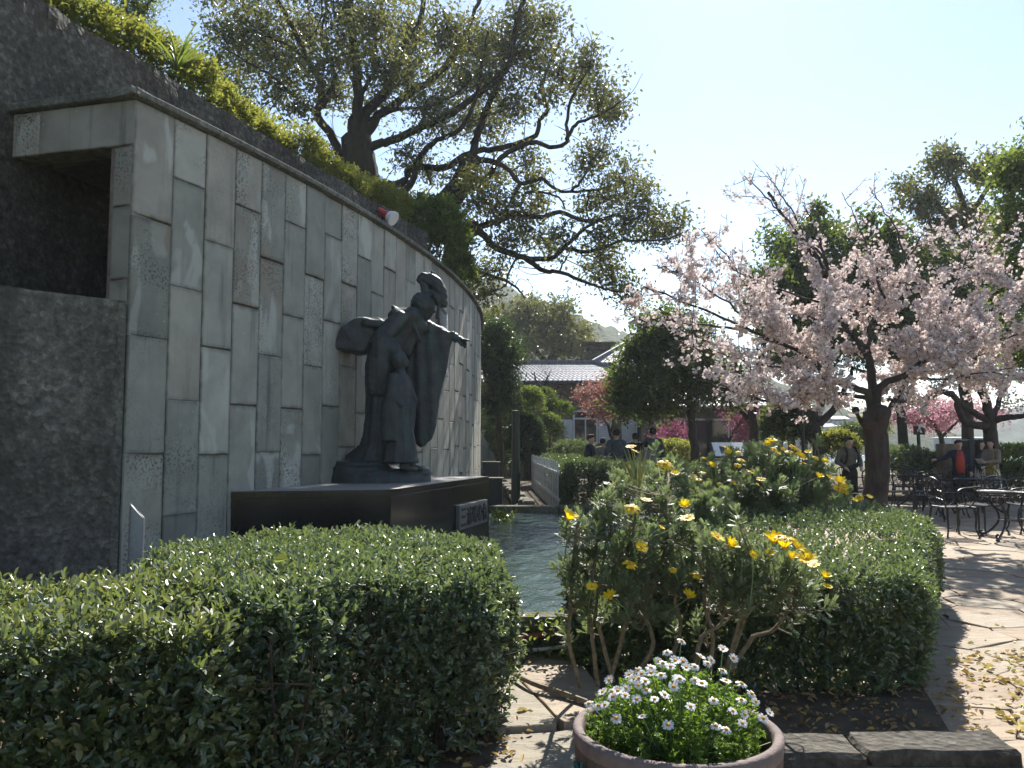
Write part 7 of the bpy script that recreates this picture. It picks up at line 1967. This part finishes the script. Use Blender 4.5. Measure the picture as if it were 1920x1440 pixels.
def make_table(label, group):
    t = thing('iron_table', label, 'table', (0, 0, 0), 0, group); z = .72; r = .45
    g = Geo(); an = np.linspace(0, 2 * math.pi, 33)
    tube(g, np.c_[r * np.cos(an), r * np.sin(an), np.full(33, z)], .018, 6, cap=False); tube(g, np.c_[.2 * np.cos(an), .2 * np.sin(an), np.full(33, z)], .012, 5, cap=False)
    for q in range(28): a = q * 2 * math.pi / 28; tube(g, [(.06 * math.cos(a), .06 * math.sin(a), z), (r * math.cos(a), r * math.sin(a), z)], .011, 4)
    lathe(g, [(.0001, z - .01), (.07, z - .01), (.07, z + .01), (.0001, z + .012)], 16); g.build('tabletop', M['iron'], t)
    g = Geo(); tube(g, np.c_[(r - .03) * np.cos(an), (r - .03) * np.sin(an), np.full(33, z - .07)], .008, 5, cap=False)
    for q in range(16):
        a = q * 2 * math.pi / 16; c = np.array([(r - .03) * math.cos(a), (r - .03) * math.sin(a), z - .04]); s_ = np.array([-math.sin(a), math.cos(a), 0])
        tube(g, [c - s_ * .07, c - s_ * .03 + UP * .025, c, c + s_ * .03 - UP * .025, c + s_ * .07], .006, 4)
    g.build('apron', M['iron'], t)
    for q in range(4):
        a = q * math.pi / 2 + .4; d_ = np.array([math.cos(a), math.sin(a), 0]); g = Geo()
        pts = [d_ * .36 + UP * (z - .02), d_ * .33 + UP * .56, d_ * .22 + UP * .42, d_ * .2 + UP * .28, d_ * .32 + UP * .12, d_ * .46 + UP * .04, d_ * .5 + UP * .075, d_ * .45 + UP * .1]
        tube(g, spline(pts, 4), .017, 6); lathe(g, [(.0001, 0), (.03, 0), (.028, .03), (.0001, .035)], 8, d_ * .46); g.build('leg', M['iron'], t)
    g = Geo(); tube(g, np.c_[.205 * np.cos(an), .205 * np.sin(an), np.full(33, .3)], .009, 5, cap=False); g.build('stretcher_ring', M['iron'], t)
    return t
def make_bench(label, group):
    t = thing('iron_bench', label, 'bench', (0, 0, 0), 0, group); z = .43; W = .62; d = .24
    g = Geo()
    for q in range(6):
        box(g, (0, -d + (q + .5) * 2 * d / 6, z), (2 * W, .05, .018))
    g.build('seat', M['iron'], t)
    g = Geo(); tube(g, spline([(-W, d, z), (-W, d + .06, z + .38), (-W * .5, d + .09, z + .44), (0, d + .1, z + .48), (W * .5, d + .09, z + .44), (W, d + .06, z + .38), (W, d, z)], 4), .016, 6)
    tube(g, [(-W, d + .02, z + .12), (W, d + .02, z + .12)], .010, 5); tube(g, [(-W, d + .05, z + .3), (W, d + .05, z + .3)], .010, 5)
    for q in range(11):
        x = -W + (q + .5) * 2 * W / 11; an = np.linspace(0, 2 * math.pi, 11)
        tube(g, np.c_[x + .048 * np.cos(an), np.full(11, d + .035), z + .21 + .075 * np.sin(an)], .007, 4, cap=False); tube(g, [(x, d + .05, z + .3), (x, d + .08, z + .43)], .007, 4); tube(g, [(x, d, z), (x, d + .02, z + .12)], .007, 4)
    g.build('backrest', M['iron'], t)
    for sx in (-1, 1):
        g = Geo(); tube(g, spline([(sx * W, d + .05, z + .26), (sx * W * 1.02, 0, z + .26), (sx * W * 1.02, -d, z + .22), (sx * W, -d * .95, z + .1), (sx * W, -d * .8, z)], 4), .014, 6); g.build('armrest', M['iron'], t)
        for sy in (-1, 1):
            g = Geo(); tube(g, spline([(sx * W * .96, sy * d * .9, z), (sx * W, sy * d * 1.05, z * .5), (sx * W * 1.02, sy * d * 1.25, .01)], 4), .018, 6); g.build('leg', M['iron'], t)
    return t
CG = 'black iron chairs on the plaza'; TG = 'black iron tables on the plaza'; BG = 'black iron benches on the plaza'
chair = make_chair('x', CG); tabl = make_table('x', TG); bench = make_bench('x', BG); used = set()
def place(proto, label, px, py, rz, sc=1.08):
    o = proto if proto.name not in used else copy_tree(proto)
    used.add(proto.name); p = gr(px, py, 0); o.location = (p[0], p[1], .004); o.rotation_euler = (0, 0, R_(rz)); o.scale = (sc, sc, sc); o['label'] = label
    return o
place(chair, 'black iron chair standing clear in the sun nearest the right hedge', 1788, 1006, 92)
place(chair, 'black iron chair with pale leaf back just behind the nearest chair', 1786, 968, 70)
place(chair, 'black iron chair left of the cherry trunk', 1604, 955, 100)
place(chair, 'black iron chair behind the trunk-side bench beneath the person in red', 1806, 952, 20)
place(chair, 'black iron chair at the right edge turned to the near table', 1932, 1000, -100)
place(chair, 'black iron chair pulled up to the far side of the near table', 1880, 958, 15)
place(chair, 'black iron chair cut by the right edge behind the near table', 1925, 965, -60)
place(chair, 'black iron chair beside the long bench right of the trunk', 1742, 975, 150)
place(chair, 'black iron chair facing the second cherry trunk', 1868, 935, -160)
place(chair, 'black iron chair between the far table and the far bench', 1712, 935, 60)
place(chair, 'black iron chair partly cut off at the right edge furthest back', 1915, 938, 180)
place(chair, 'black iron chair tucked under the far table beside the trunk', 1698, 950, -20)
place(chair, 'black iron chair between the nearest chair and the near table', 1842, 1000, -70)
place(chair, 'black iron chair turned away at the far bench', 1770, 945, 190)
place(chair, 'black iron chair behind the middle table', 1828, 938, 10)
place(tabl, 'near round black iron table with scrolled feet at the right edge', 1900, 1012, 10, 1.05)
place(tabl, 'round black iron table between the benches and the chairs', 1838, 965, 30, 1.05)
place(tabl, 'further round black iron table beside the cherry trunk', 1726, 952, 30, 1.05)
place(bench, 'long black iron bench right of the cherry trunk', 1690, 962, 4, 1.1)
place(bench, 'black iron bench with ornate back in front of the two women', 1848, 940, 178, 1.1)
place(bench, 'black iron bench further back beneath the second cherry', 1760, 934, 172, 1.1)
# ---------------------------------------------------------------- air
def haze(density):
    g = Geo(); box(g, (25, 250, 38.5), (1290, 820, 92))
    m, nt = new_mat('haze'); s = NT(nt)
    v = s.n('VolumePrincipled'); v.inputs['Color'].default_value = (.86, .92, 1.0, 1); v.inputs['Density'].default_value = density; v.inputs['Anisotropy'].default_value = .35
    o = s.n('OutputMaterial'); s.l(v.outputs[0], o.inputs['Volume'])
    h = g.build('haze', m); h['kind'] = 'stuff'; return h
haze(.0005)
print('triangles', sum(sum(len(p.vertices) - 2 for p in m.polygons) if len(m.polygons) < 2000 else int(len(m.loops) - 2 * len(m.polygons)) for m in bpy.data.meshes))
